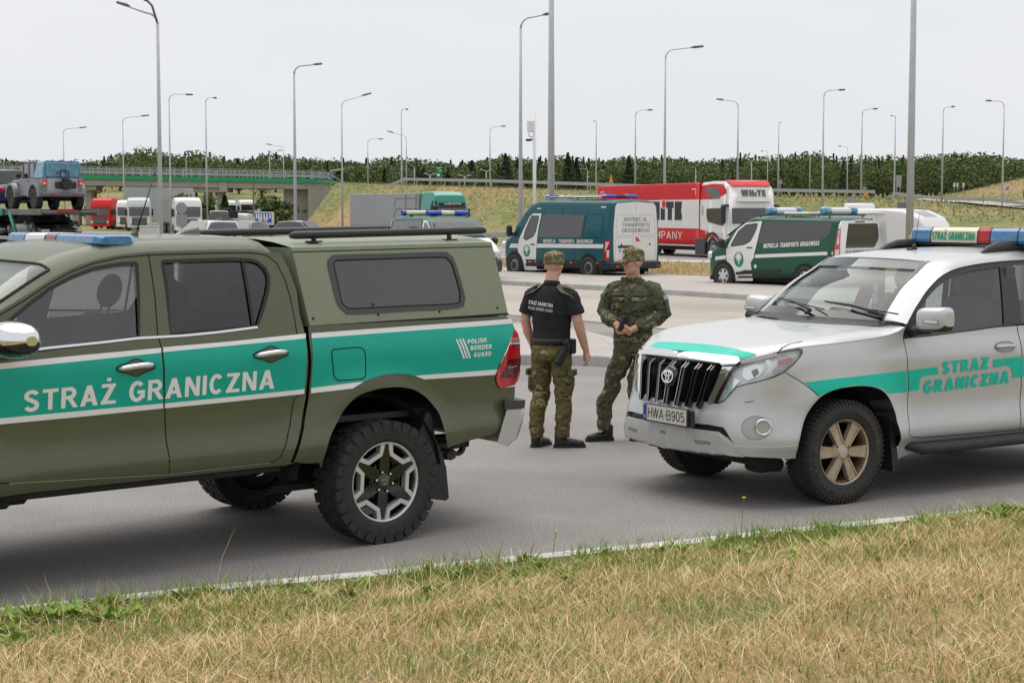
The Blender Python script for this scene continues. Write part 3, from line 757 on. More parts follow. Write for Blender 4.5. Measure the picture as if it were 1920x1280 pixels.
for s in (1, -1):
    b = MB(); ring = lambda yy, sh: [(x + sh, yy * s, z) for x, z in [(-1.055, .575), (-1.13, .55), (-1.215, .60), (-1.26, .70), (-1.275, .795), (-1.14, .80), (-1.10, .70)]]
    b.loft([ring(.925, .03), ring(.915, .0), ring(.80, -.03), ring(.5, -.05), ring(.45, -.05)], True, True, True); b.build('bumper_corner', mat('bumper_silver', (.52, .52, .52), rough=.28, metal=.35), PK)
    b = MB(); ring = lambda yy, sh: [(x + sh, yy * s, z) for x, z in [(-1.12, .803), (-1.277, .80), (-1.285, .855), (-1.12, .865)]]
    b.loft([ring(.925, .03), ring(.915, .0), ring(.80, -.03), ring(.5, -.05), ring(.45, -.05)], True, True, False); b.build('bumper_cap', M_TRIM, PK)
b = MB(); b.box(-1.30, -1.12, -.46, .46, .56, .80, .03); b.build('bumper_step', M_TRIM, PK)
# tow hook
b = MB(); b.box(-1.02, -.80, .50, .54, .50, .56, .01)
HK = [(-.98 + .055 * cos(a), .505 + .045 * sin(a)) for a in [2 * pi * k / 16 for k in range(16)]]
for q in band(HK, .026, True): b.prism(q, .50, .54)
b.tube([(-.72, .72, .50), (-.72, .80, .50)], .03, 10); b.box(-.80, -.62, .60, .76, .47, .53, .01)
b.build('tow_hook', M_BLACK, PK)
# mudflaps
MF = [(-.495,.825), (-.532,.816), (-.55,.75), (-.569,.648), (-.61,.573), (-.66,.437), (-.682,.227), (-.657,.21), (-.535,.235), (-.499,.251), (-.486,.365), (-.485,.526), (-.442,.705)]
b = MB()
MF = [(u + .025, z) for u, z in MF]
b.loft([[(u, y, z) for u, z in MF] for y in (.55, .86)], True, True, False)
b.build('mudflap', M_BLACK, PK)
# wheel housings, floor, chassis
for wx in (0, 3.085):
    for s in (1, -1):
        b = MB(); b.lathe([(.57, s * .30), (.57, s * .89)], 20, 'y', False, Matrix.Translation((wx, 0, .40)), .12, pi - .12)
        b.lathe([(.02, s * .32), (.60, s * .32)], 20, 'y', False, Matrix.Translation((wx, 0, .40)), .1, pi - .1); b.build('wheel_housing', M_UNDER, PK)
b = MB(); b.box(.60, 2.5, -.84, .84, .56, .62, .01); b.box(.50, 2.62, -.80, .80, .545, .60, .02)
for s in (1, -1): b.box(-1.1, 3.9, s * .42, s * .52, .50, .60, .01); b.box(.66, 2.58, s * .80, s * .86, .535, .60, .01); b.box(2.42, 2.75, s * .72, s * .84, .49, .58, .02)
b.tube([(0, -.8, .40), (0, .8, .40)], .05, 10); b.lathe([(0, -.16), (.12, -.13), (.16, 0), (.12, .13), (0, .16)], 16, 'y', M=Matrix.Translation((0, 0, .40)))
b.tube([(3.085, -.8, .40), (3.085, .8, .40)], .04, 8); b.box(.8, 2.2, -.3, .3, .50, .58, .04); b.box(2.3,2.75,.45,.8,.50,.56,.02)
for s in (1, -1):
    for k in range(3): b.box(-.65 + .03 * k, .65 - .03 * k, s * .57, s * .64, .36 + .015 * k, .372 + .015 * k)
    b.tube([(.12, s * .50, .40), (.18, s * .48, .85)], .03, 8)
b.build('chassis', M_UNDER, PK)
for wx in (0, 3.085):
    for s in (1, -1): wheel_mt(PK, (wx - .092 * (wx < 1), s * .818, .400), s < 0)
# cabin
b = MB(); b.box(.55, 2.5, -.80, .80, .62, .66); b.box(2.25, 2.62, -.76, .76, 1.0, 1.33, .08); b.box(.56, .62, -.74, .74, .66, 1.40)
b.build('cabin_lining', M_SEAT, PK)
for s in (1, -1):
    st = MB(); y = s * .40
    st.box(1.45, 1.95, y - .25, y + .25, .78, .95, .06)
    Mx = Matrix.Translation((1.42, y, .92)) @ Matrix.Rotation(R(-17), 4, 'Y')
    st.box(-.07, .07, -.25, .25, 0, .60, .05, Mx); ball(st, (0, 0, .755), .055, .145, .115, 12, Mx)
    for q in (-.06, .06): st.tube([Mx @ Vector((0, q, .58)), Mx @ Vector((0, q, .68))], .007, 6)
    st.build('seat', M_SEAT, PK)
st = MB(); st.box(.72, 1.15, -.70, .70, .80, .95, .05); st.box(.62, .76, -.70, .70, .9, 1.48, .05)
for y in (-.42, .42): ball(st, (.70, y, 1.59), .05, .14, .10)
st.build('rear_bench', M_SEAT, PK)
b = MB(); b.lathe([(.175, -.012), (.187, 0), (.175, .012), (.163, 0), (.175, -.012)], 30, 'x', M=Matrix.Translation((2.12, .40, 1.18)) @ Matrix.Rotation(R(25), 4, 'Y')); b.box(-.01, .02, -.17, .17, -.02, .02, 0, Matrix.Translation((2.12, .40, 1.18)) @ Matrix.Rotation(R(25), 4, 'Y')); b.build('steering_wheel', M_BLACK, PK)
# canopy on the bed
CN0, CN1 = 1.437, 1.940
def w_cn(u, z): return .885 - .25 * (z - 1.42) - (.012 * ((z - 1.42) / .5) ** 2)
cn_side = lambda u, z: (u, w_cn(u, z), z)
CNP = [(.45,1.438), (.499,1.936), (-1.123,1.95), (-1.16,1.457)]
CW_O = smooth_poly([(.251,1.833), (.22,1.869), (.153,1.886), (-.24,1.887), (-.665,1.891), (-.733,1.877), (-.775,1.824), (-.809,1.609), (-.799,1.553), (-.734,1.511), (-.305,1.506), (.117,1.503), (.178,1.521), (.226,1.577), (.244,1.716)], 4)
CW_I = smooth_poly([(.202,1.826), (.173,1.847), (.121,1.85), (-.234,1.853), (-.659,1.855), (-.719,1.838), (-.747,1.799), (-.773,1.627), (-.763,1.577), (-.719,1.544), (-.311,1.541), (.111,1.54), (.154,1.551), (.186,1.584), (.196,1.714)], 4)
drape('canopy_side', [[CNP, CW_I]], cn_side, M_OLIVE_M, PK, mirror=True, step=.08)
cnw = drape('canopy_window', [[CW_I]], cn_side, M_TINT, PK, .0, .08, True)
line_strip('canopy_window_seal', [CW_I + CW_I[:1]], .008, M_GAP, .0045, cn_side)
if 1:
    r = drape('canopy_window_frame', [[CW_O, CW_I]], cn_side, mat('frame_grey', (.055, .055, .06), rough=.5), PK, .004, .08, True)
c0, c1, c2, c3 = CNP   # front low, front top, rear top, rear low
wl = lambda p, d=0: w_cn(p[0], p[1]) - d
b = MB()
# front, rear and roof of the canopy, roof slightly crowned
for (a, c) in ((c0, c1), (c3, c2)):
    b.add([(a[0], wl(a), a[1]), (c[0], wl(c), c[1]), (c[0], -wl(c), c[1]), (a[0], -wl(a), a[1])], [(0, 1, 2, 3)])
rw = []
for i in range(9):
    t = i / 8; u = c1[0] + (c2[0] - c1[0]) * t; z = c1[1] + (c2[1] - c1[1]) * t; y = w_cn(u, z)
    rw.append([(u, y * s, z + .055 * (1 - abs(s) ** 2.5)) for s in (1, .97, .9, .7, .4, 0, -.4, -.7, -.9, -.97, -1)])
b.loft(rw, False, False); b.build('canopy_shell', M_OLIVE_M, PK)
b = MB()
for s in (1, -1):
    b.tube([(c0[0] + .005, s * (wl(c0) + .001), c0[1]), (c3[0], s * (wl(c3) + .001), c3[1])], .008, 6)
    for (cx, cz) in [(.419,1.489), (-.081,1.494), (-.578,1.494), (-1.074,1.501)]: b.lathe([(0, .004), (.008, .003), (.01, 0)], 8, 'y', M=Matrix.Translation((cx, s * w_cn(cx, cz), cz)) @ (Matrix.Rotation(pi, 4, 'X') if s < 0 else Matrix()))
b.build('canopy_base_seal', M_GAP, PK)
line_strip('canopy_roof_seam', [[(c1[0], c1[1] - .028), (c2[0], c2[1] - .028)]], .006, M_GAP, .002, cn_side)
b = MB(); pass
b = MB(); b.box(-1.146, -1.140, -.55, .55, 1.55, 1.86, 0); b.build('canopy_rear_window', M_TINT, PK)
for s in (1, -1):
    rl = MB(); rl.tube([(.42, s * .60, 2.00), (.405, s * .60, 2.01), (.38, s * .60, 2.012), (-1.14, s * .60, 2.032), (-1.165, s * .60, 2.031), (-1.18, s * .60, 2.02)], [.010, .022, .026, .026, .022, .010], 14)
    for u in (.24, -.86): rl.tube([(u, s * .60, 1.955), (u, s * .60, 2.02)], .017, 8); rl.box(u - .045, u + .045, s * .565, s * .635, 1.965, 1.975)
    rl.build('roof_rail', mat('rail_black', (.02, .02, .021), rough=.42), PK)
# grass tuft caught on the canopy window
b = MB(); random.seed(3)
gx, gz = [(-.065,1.562)][0]
for k in range(14):
    a = R(random.uniform(-60, 100)); l = random.uniform(.012, .03)
    b.tube([(gx + random.uniform(-.01, .01), w_cn(gx, gz) + .008, gz), (gx + l * cos(a), w_cn(gx, gz) + .014, gz + l * sin(a) * .8)], [.0022, .0006], 4)
b.build('caught_grass', mat('fresh_grass', (.12, .2, .04), rough=.8), PK)
# roof furniture: light bar, whip aerial, shark fin
def lightbar(parent, x, z, half, depth, hgt, segs, lens_rim=True):
    """segs: (y0, y1, material) along the bar"""
    b = MB(); b.box(x - depth * .42, x + depth * .42, -half * .8, half * .8, z - .012, z + .002); b.m = 1
    for s in (1, -1): b.box(x - .05, x + .05, s * half * .62, s * half * .74, z - .075, z - .01, .01)
    bar = b.build('light_bar', [M_BLACK, M_BLACK], parent)
    hd = depth / 2
    prof = [(-hd, .002), (-hd - .006, hgt * .2), (-hd + .004, hgt * .80), (-hd + .03, hgt), (hd - .03, hgt), (hd - .004, hgt * .80), (hd + .006, hgt * .2), (hd, .002)]
    for y0, y1, m in segs:
        q = MB(); L0 = []
        for k in range(13):
            yy = y0 + (y1 - y0) * k / 12; d = min(abs(yy - segs[0][0]), abs(segs[-1][1] - yy)); e = 1 - .30 * (1 - min(d / .05, 1)) ** 2
            L0.append([(x + px_ * e, yy, z + pz_ * (.35 + .65 * e)) for px_, pz_ in prof])
        q.loft(L0, True, True, False); q.build('light_bar_lens', m, bar)
    for y0, y1, m in segs[1:]:
        q = MB(); q.loft([[(x + px_ * 1.015, yy, z + pz_ * 1.02 - .001) for px_, pz_ in prof] for yy in (y0 - .006, y0 + .006)], True, True, False); q.build('light_bar_divider', M_BLACK, bar)
    return bar
PB = lightbar(PK, 1.66, 1.968, .67, .27, .062, [(-.67, -.36, M_BLUEL), (-.36, -.05, mat('milky_lens', (.72, .76, .76), rough=.35)), (-.05, .11, mat('red_lens_dark', (.22, .012, .015), rough=.25, coat=.6)), (.11, .67, M_BLUEL)])
_f = plane_fn((1.66 - .149 - .002, 0, 1.968), (0, 1, 0), (0, 0, 1), (-1, 0, 0))
# the sign faces the rear quarter: letters stand on the lens
_f = plane_fn((1.66 - .152, -.36 + .015, 1.968), (0, 1, 0), (0, 0, 1), (-1, 0, 0))
b = MB(); b.tube([(1.36, .28, 1.985), (1.35, .28, 2.02), (1.335, .28, 2.045)], [.045, .025, .012], 12); b.tube([(1.335, .28, 2.045), (1.19, .25, 2.40)], [.006, .0025], 6); b.tube([(1.192, .25, 2.395), (1.186, .249, 2.41)], .005, 6); b.build('whip_aerial', M_BLACK, PK)
b = MB(); fin = []
for t in range(8):
    k = t / 7; u = .98 - .23 * k; h = .075 * sin(pi / 2 * k) ** 1.1; wd_ = .035 * (.3 + .7 * k)
    fin.append([(u, .0 + wd_, 1.985), (u, wd_ * .35, 1.985 + h * .8), (u, 0, 1.985 + h), (u, -wd_ * .35, 1.985 + h * .8), (u, -wd_, 1.985)])
b.loft(fin, False, True); b.build('shark_fin_aerial', M_OLIVE, PK)
# door mirror
for s in (1, -1):
    b = MB(); rg = []
    for k in range(11):
        t = k / 10; y = .93 + .30 * t; sc = sqrt(max(.0, 1 - (max(t - .2, 0) / .82) ** 2.6)) if t > .2 else .7 + 1.5 * t
        rg.append([(2.47 - .03 * t + .15 * sc * (1 if cos(a) > 0 else .75) * abs(cos(a)) ** .8 * (1 if cos(a) > 0 else -1), y * s, 1.465 + .105 * sc * sin(a)) for a in [2 * pi * j / 24 for j in range(24)]])
    b.loft(rg, True, True)
    for fi, f in enumerate(b.f):
        zc = sum(b.v[i][2] for i in f) / len(f); b.mi[fi] = 0 if zc > 1.452 else 1
    b.build('door_mirror', [M_CHROME, M_BLACKG], PK)

# ---------------------------------------------------------------- silver off-roader: outline in plan, carried round the nose
SV_PLAN = smooth_poly([(.93, 0), (.926, .18), (.905, .38), (.868, .55), (.80, .68), (.70, .78), (.56, .855), (.40, .90), (.2, .927), (0, .938), (-.35, .94), (-.8, .94), (-1.6, .94), (-2.4, .94), (-3.0, .935), (-3.3, .92), (-3.55, .87), (-3.70, .76), (-3.78, .55), (-3.80, .3), (-3.80, 0)], 8, False)
SV_S = [0.]
for _a, _b in zip(SV_PLAN, SV_PLAN[1:]): SV_S.append(SV_S[-1] + math.hypot(_b[0] - _a[0], _b[1] - _a[1]))
def sv_plan(p):
    p = min(max(p, 0), SV_S[-1] - 1e-6); lo = 0; hi = len(SV_S) - 1
    while hi - lo > 1:
        m = (lo + hi) // 2
        if SV_S[m] <= p: lo = m
        else: hi = m
    t = (p - SV_S[lo]) / (SV_S[hi] - SV_S[lo]); a = SV_PLAN[lo]; b = SV_PLAN[hi]
    def tang(i):
        q = SV_PLAN[min(i + 1, len(SV_PLAN) - 1)]; r = SV_PLAN[max(i - 1, 0)]; l = math.hypot(q[0] - r[0], q[1] - r[1]); return ((q[0] - r[0]) / l, (q[1] - r[1]) / l)
    ta = tang(lo); tb = tang(hi); tx = ta[0] * (1 - t) + tb[0] * t; ty = ta[1] * (1 - t) + tb[1] * t; l = math.hypot(tx, ty)
    nx, ny = ty / l, -tx / l
    if p < 1e-5: nx, ny = 1., 0.
    return a[0] + (b[0] - a[0]) * t, a[1] + (b[1] - a[1]) * t, nx, ny
SV_F = [(.20, -.16), (.26, -.10), (.31, -.045), (.37, -.012), (.43, .0), (.52, .004), (.60, -.004), (.67, -.022), (.72, -.04), (.80, -.058), (.93, -.08), (1.02, -.10), (1.07, -.135), (1.11, -.19), (1.14, -.26)]
SV_T = [(.30, -.10), (.36, -.075), (.41, -.045), (.45, -.012), (.49, -.001), (.54, -.004), (.62, -.022), (.70, -.03), (.80, -.026), (.90, -.014), (1.0, -.006), (1.07, -.008), (1.14, -.026), (1.20, -.048), (1.285, -.062)]
def sv_d(p, z):
    k = smst((p - .55) / .75)
    x, y, nx, ny = sv_plan(p)
    side = hermite_tab(SV_T, min(z, 1.285))
    r = math.hypot(x, z - .40); side += .05 * smst((.80 - r) / .32) * smst((1.15 - z) / .4) * smst((p - .9) / .4)
    r = math.hypot(x + 2.79, z - .40); side += .05 * smst((.80 - r) / .32) * smst((1.15 - z) / .4)
    if z > 1.285: side -= .30 * (z - 1.285) + .10 * (z - 1.285) ** 2
    return hermite_tab(SV_F, min(z, 1.14)) * (1 - k) + side * k
def sv(p, z):
    x, y, nx, ny = sv_plan(p); d = sv_d(p, z); return (x + nx * d, y + ny * d, z)
def sv_p(u):
    """p of the point of the plan at x = u"""
    lo, hi = 0., SV_S[-1]
    for _ in range(40):
        m = (lo + hi) / 2
        if sv_plan(m)[0] > u: lo = m
        else: hi = m
    return lo
SV_ZE = [(0, 1.093), (.3, 1.09), (.55, 1.075), (.68, 1.072), (.85, 1.108), (1.04, 1.150), (1.2, 1.178), (1.5, 1.192), (1.9, 1.215), (2.1, 1.243), (2.26, 1.30), (2.40, 1.425), (2.534, 1.54), (2.70, 1.635), (2.862, 1.70), (3.05, 1.735), (3.448, 1.768), (3.9, 1.782), (4.6, 1.775), (5.1, 1.75), (5.2, 1.735)]
def sv_ze(p): return hermite_tab(SV_ZE, p)
SV_HC = [(-.9, 1.315), (-.7, 1.305), (-.2, 1.275), (.2, 1.238), (.45, 1.20), (.62, 1.162), (.70, 1.13), (.80, 1.10), (.84, 1.093)]
def sv_hood(p, t):
    """bonnet and wing tops: p picks the edge point, t runs across"""
    ze = sv_ze(p); x, y, z = sv(p, ze); h = hermite_tab(SV_HC, x)
    a = min(abs(t), 1); g = (1 - a ** 6) ** .75
    g += -.10 * math.exp(-((a - .86) / .05) ** 2) * smst((p - .9) / .3) * (1 - smst((p - 2.0) / .25)) * 0
    return (x + .0, t * y, ze + (h - ze) * g * (1. if h > ze else 1) + .012 * math.exp(-((a - .90) / .09) ** 2) * smst((p - .9) / .4) * (1 - smst((p - 1.9) / .35)))

# ---------------------------------------------------------------- silver off-roader
SV = empty('off_road_car', (1.9424, 13.2874, 0), R(212),
           'silver off-road car with teal side stripe, roof light bar and beige six-spoke wheels', 'car')
M_SILVER = mat('silver_paint', (.53, .535, .54), rough=.38, metal=.35, coat=.4, noise=(7, .02))
M_SILVD = mat('silver_bumper', (.52, .52, .515), rough=.42, metal=.25, coat=.3, noise=(11, .09))
sv.cen = (-1.5, 0, .8)
def dr(name, polys, m, off=0, step=.04, parent=SV, mirror=True, fn=sv, both=None):
    both = name in ('body', 'grille_back', 'chrome_bar', 'lower_intake', 'skid_plate') if both is None else both
    if not both and len(polys) < 9:
        for P in polys: drape(name, [P], fn, m, parent, off, step, mirror)
        return
    r = drape(name, polys, fn, m, parent, off, step, mirror)
    return join(name, list(r)) if (mirror and both) else r
def one_of(r, s):
    k, o = r[s], r[1 - s]; bpy.data.objects.remove(o); return k
# front outlines, from the centre line to the near side
HEADL = [(.697,1.067), (.79,1.092), (.892,1.111), (.976,1.128), (1.044,1.142), (1.118,1.157), (1.196,1.169), (1.218,1.164), (1.22,1.145), (1.198,1.118), (1.137,1.061), (1.067,1.006), (.985,.968), (.873,.937), (.744,.909), (.681,.888), (.635,.842), (.579,.786), (.529,.764), (.478,.76), (.511,.832), (.563,.917), (.61,.996), (.651,1.038)]
BLADE = [(.526,1.028), (.639,1.039), (.603,.991), (.563,.92), (.51,.837), (.47,.758), (.424,.749), (.432,.79), (.466,.865), (.5,.95)]
GR = [(0, 1.046)] + [(.148,1.048), (.31,1.049), (.516,1.047), (.523,1.028), (.5,.95), (.466,.865), (.432,.79), (.42,.766), (.337,.759)] + [(.25, .742), (0, .735)]
BARC = [(0, 1.088)] + [(.19,1.095), (.416,1.093), (.585,1.091), (.675,1.088), (.703,1.068), (.671,1.044), (.525,1.031)] + [(.50, 1.043), (.25, 1.05), (0, 1.052)]
SLOT = [(0, .648)] + [(.339,.604), (.479,.607), (.604,.598), (.635,.562), (.687,.483), (.642,.525), (.567,.564), (.43,.564), (.316,.565)] + [(0, .598)]
SKID = [(0, .592)] + [(.317,.56), (.431,.558), (.567,.557), (.603,.524), (.675,.472), (.765,.393), (.704,.395), (.628,.399), (.428,.403), (.254,.408)] + [(0, .385)]
_f = [(.848,.603), (.745,.601), (.956,.602), (.849,.686), (.848,.519)]
fc, fw, fh = _f[0], (_f[2][0] - _f[1][0]) / 2, (_f[3][1] - _f[4][1]) / 2
FOGR = [(fc[0] + fw * cos(a), fc[1] + fh * sin(a)) for a in [2 * pi * k / 24 for k in range(24)]]
_g = [(.899,.608), (.844,.608), (.954,.607), (.901,.673), (.898,.54)]
gc, gw, gh = _g[0], (_g[2][0] - _g[1][0]) / 2, (_g[3][1] - _g[4][1]) / 2
LOWC = [(.691,.468), (.88,.469), (1.036,.467), (1.145,.475)]
WA = smooth_poly([(1.161,.371), (1.15,.482), (1.192,.625), (1.237,.717), (1.301,.792), (1.37,.837), (1.469,.868), (1.603,.883), (1.752,.882), (1.887,.859), (1.973,.82), (2.039,.752), (2.088,.651), (2.096,.57), (2.147,.41), (2.216,.28)], 4, False)
SEAM = [(1.074,1.), (1.163,.95), (1.219,.913), (1.275,.869), (1.329,.821)]
DOORF = [(2.214,1.205), (2.215,1.156), (2.215,1.094), (2.226,.967), (2.253,.8), (2.239,.587), (2.224,.489), (2.266,.458), (2.384,.444), (2.749,.435), (3.124,.429), (3.478,.426)]
DOORB = [(3.48,.444), (3.469,.506), (3.498,.769), (3.477,.904), (3.468,1.143), (3.467,1.255)]
low = [(2.212,.287), (2.317,.305), (2.392,.323)]
# side shell: near-side outline from the nose centre to the tail centre
pr = lambda u: sv_p(u)
P_END = SV_S[-1] - .02
topline = [(p, sv_ze(p)) for p in [.0 + .06 * i for i in range(int(P_END / .06) + 1)] if p < 5.15]
RAp = [(pr(-2.79 + .50 * cos(a)), .39 + .50 * sin(a)) for a in [pi - pi * k / 16 for k in range(17)]][::-1]
BELT = [(2.214,1.205), (3.449,1.263)]
DLO_T = [(2.214,1.205), (2.23,1.257), (2.27,1.308), (2.338,1.373), (2.393,1.424), (2.457,1.475), (2.534,1.534), (2.61,1.585), (2.699,1.636), (2.779,1.671), (2.862,1.695), (2.946,1.714), (3.04,1.728), (3.157,1.741), (3.273,1.75), (3.448,1.76), (3.727,1.769)]
zt = DLO_T[-1][1]; pe = DLO_T[-1][0]
DLO = DLO_T + [(4.1, zt + .004), (4.55, zt - .01), (4.93, zt - .045), (5.0, zt - .12), (5.06, 1.32), (5.02, 1.285), (4.6, 1.28), (3.9, BELT[1][1] + .01), BELT[1]]
DLO = DLO + [(3.22,1.253), (2.995,1.238), (2.773,1.227), (2.448,1.21)]
RA2 = sorted(RAp, key=lambda q: -q[0])
BODY = [(0, .385), (0, 1.093)] + [q for q in topline if 0 < q[0] < 5.14] + [(5.2, 1.73), (5.25, 1.2), (5.25, .42), (RA2[0][0], .41)] + [q for q in RA2 if q[1] > .42] + [(RA2[-1][0], .40), (3.6, .37)] + [(low[-1][0] + .3, .365)] + low[::-1] + WA[::-1] + [(1.158,.374), (1.116,.366), (.999,.378), (.885,.385), (.767,.392)] + [(.6, .392), (.3, .385)]
# doors: lower skin up to the waist, window frame belongs to the black surround
DOOR_F = DOORF + DOORB + [(3.22,1.25), (2.994,1.235), (2.773,1.224), (2.448,1.207), (2.218,1.202)]
DOOR_R = [(q[0] + .006, q[1]) for q in DOORB[::-1]] + [(DOORF[-1][0] + .012, DOORF[-1][1]), (4.0, .43), (4.10, .50), (4.22, .72), (4.42, .92), (4.46, 1.262), (4.0, 1.262)]
dd = DOORF + [(DOORF[-1][0] + .012, DOORF[-1][1]), (4.0, .43), (4.10, .50), (4.22, .72), (4.42, .92), (4.46, 1.262)]
HOLE = DOORF + dd[len(DOORF):] + [(4.5, 1.268), (4.6, 1.275), (5.02, 1.285), (5.06, 1.32), (5.0, zt - .12), (4.93, zt - .045), (4.55, zt - .01), (4.1, zt + .004)] + DLO_T[::-1]
dr('body', [[BODY, HOLE, HEADL, GR, SLOT]], M_SILVER, step=.035)
for s in (0, 1):
    sg = 1 if s == 0 else -1
    d = one_of(drape('door', [[DOOR_F]], sv, M_SILVER, SV, 0, .035, True), s); d2 = one_of(drape('door', [[DOOR_R]], sv, M_SILVER, SV, 0, .035, True), s)
    GLF = [(3.432,1.719), (3.4,1.59), (3.324,1.269), (3.108,1.254), (2.774,1.234), (2.557,1.223), (2.343,1.214), (2.35,1.29), (2.396,1.371), (2.462,1.433), (2.543,1.495), (2.611,1.539), (2.677,1.576), (2.742,1.605), (2.805,1.631), (2.891,1.655), (2.975,1.673), (3.139,1.695)]
    GLR = [(3.555, zt - .052), (3.63, 1.295)] ; GLR = [(3.594,1.728), (3.714,1.738)] + [(4.05, zt - .045), (4.34, zt - .05), (4.44, 1.30)] + [(3.551,1.283), (3.529,1.281)]
    GLQ = [(4.42, zt - .052), (4.90, zt - .085), (4.97, 1.33), (4.52, 1.31)]
    fr = one_of(drape('window_frame', [[DLO[:len(DLO)], GLF, GLR, GLQ]], sv, M_TRIM, SV, -.004, .05, True), s)
    one_of(drape('window', [[GLF]], sv, G_CLEAR, d, -.014, .06, True), s)
    one_of(drape('window', [[GLR]], sv, G_CLEAR, d2, -.014, .06, True), s)
    one_of(drape('quarter_window', [[GLQ]], sv, M_TINT, SV, -.010, .06, True), s)
    # handle
    hc = [(3.284,1.099), (3.14,1.098), (3.427,1.099)]
    cup = [(hc[0][0] + .115 * cos(a), hc[0][1] + .040 * sin(a)) for a in [2 * pi * k / 24 for k in range(24)]]
    for dd_, sh in ((d, 0), (d2, .98)):
        cp = [(a + sh, z + .015 * (sh > 0)) for a, z in cup]
        one_of(drape('handle_cup', [[cp]], sv, mat('silver_shade', (.38, .38, .37), rough=.35, metal=.3), dd_, .002, .05, True), s)  # flat patch; the hollow's shade is put into the darker silver
        one_of(drape('handle_rim', [[q] for q in band(cp + cp[:1], .004)], sv, M_GAP, dd_, .0025, .05, True), s)
        hb = MB(); P = []
        for k in range(9):
            t = k / 8; q = sv(hc[0][0] + sh - .10 + .21 * t, hc[0][1] + .004 + .015 * (sh > 0)); P.append((q[0], sg * (q[1] + .004 + .034 * sin(pi * t) ** .6), q[2] + .004 * sin(pi * t)))
        hb.tube(P, [.010, .014, .015, .015, .015, .0155, .016, .016, .012], 10); hb.build('door_handle', M_SILVER, dd_)
def svline(name, lines, w, m, off=.001, closed=False, mirror=True, fn=sv):
    return drape(name, [[q] for l in lines for q in band(l, w, closed)], fn, m, SV, off, .04, mirror)
svline('door_gap', [DOORF + DOORB, [(DOORF[-1][0] + .012, DOORF[-1][1]), (4.0, .43), (4.10, .50), (4.22, .72), (4.42, .92), (4.46, 1.262)], SEAM, DLO_T], .006, M_GAP)
svline('bumper_crease_highlight', [LOWC], .006, mat('crease_highlight', (.75, .75, .73), rough=.3), .002)  # the crease's highlight, painted as a pale line
svline('headlight_gap', [HEADL + HEADL[:1]], .008, M_GAP, .001)
svline('arch_lip', [WA], .010, mat('lip_silver', (.5, .5, .48), rough=.3, metal=.3), .002)
# grille, blades, chrome bar
dr('grille_back', [[GR]], mat('grille_black', (.008, .008, .009), rough=.5), -.05)
dr('chrome_blade', [[BLADE]], M_CHROME, .006)
dr('chrome_bar', [[BARC]], M_CHROME, .022)
dr('lower_intake', [[SLOT]], M_BLACK, -.03)
gb = MB()
for s in (1, -1):
    for (p0, wd_) in ((0.0, .04), (.16, .036), (.31, .034), (.445, .026)):
        if p0 == 0 and s < 0: continue
        for mi, w_, o_ in ((0, wd_, .035), (1, .006, .042)):
            gb.m = mi
            rows = []
            for k in range(9):
                z = 1.042 - (1.042 - .715) * k / 8; pp = p0 * (1 - .18 * (k / 8) ** 1.2)
                of = o_ - .030 * (k / 8 < .12) ; q = []
                base = pp + (0 if mi == 0 else -w_ * .5 - .024 + .0)
                for dx in (-.5, -.3, .3, .5):
                    pa = base + dx * w_; 
                    x, y, zz = sv(abs(pa), z); y = y if pa >= 0 else -y
                    x2, y2, nx, ny = sv_plan(abs(pa)); ny = ny if pa >= 0 else -ny
                    oo = of if abs(dx) < .4 else -.03
                    q.append((x + nx * oo, (y + ny * oo) * s, zz))
                rows.append(q)
            gb.loft(rows, False, False, False)
    for k in range(7):
        z = .76 + .042 * k
        gb.m = 0; pts = [sv(p, z) for p in (0, .15, .3, .42)]; gb.tube([(x - .03, y * s, z) for x, y, z in pts], .004, 4)
gb.build('grille_bars', [M_BLACKG, M_CHROME], SV)
b = MB(); Mx = Matrix.Translation((.90, 0, .925)) @ Matrix.Rotation(R(90), 4, 'Z') @ Matrix.Rotation(R(-6), 4, 'X')
b.lathe([(.0, -.0), (.075, .0), (.082, .012), (.082, .05)], 36, 'y', M=Mx); b.m = 1
logo(b, .066, -.012, .004, Mx); b.build('badge', [M_BLACKG, M_CHROME], SV)
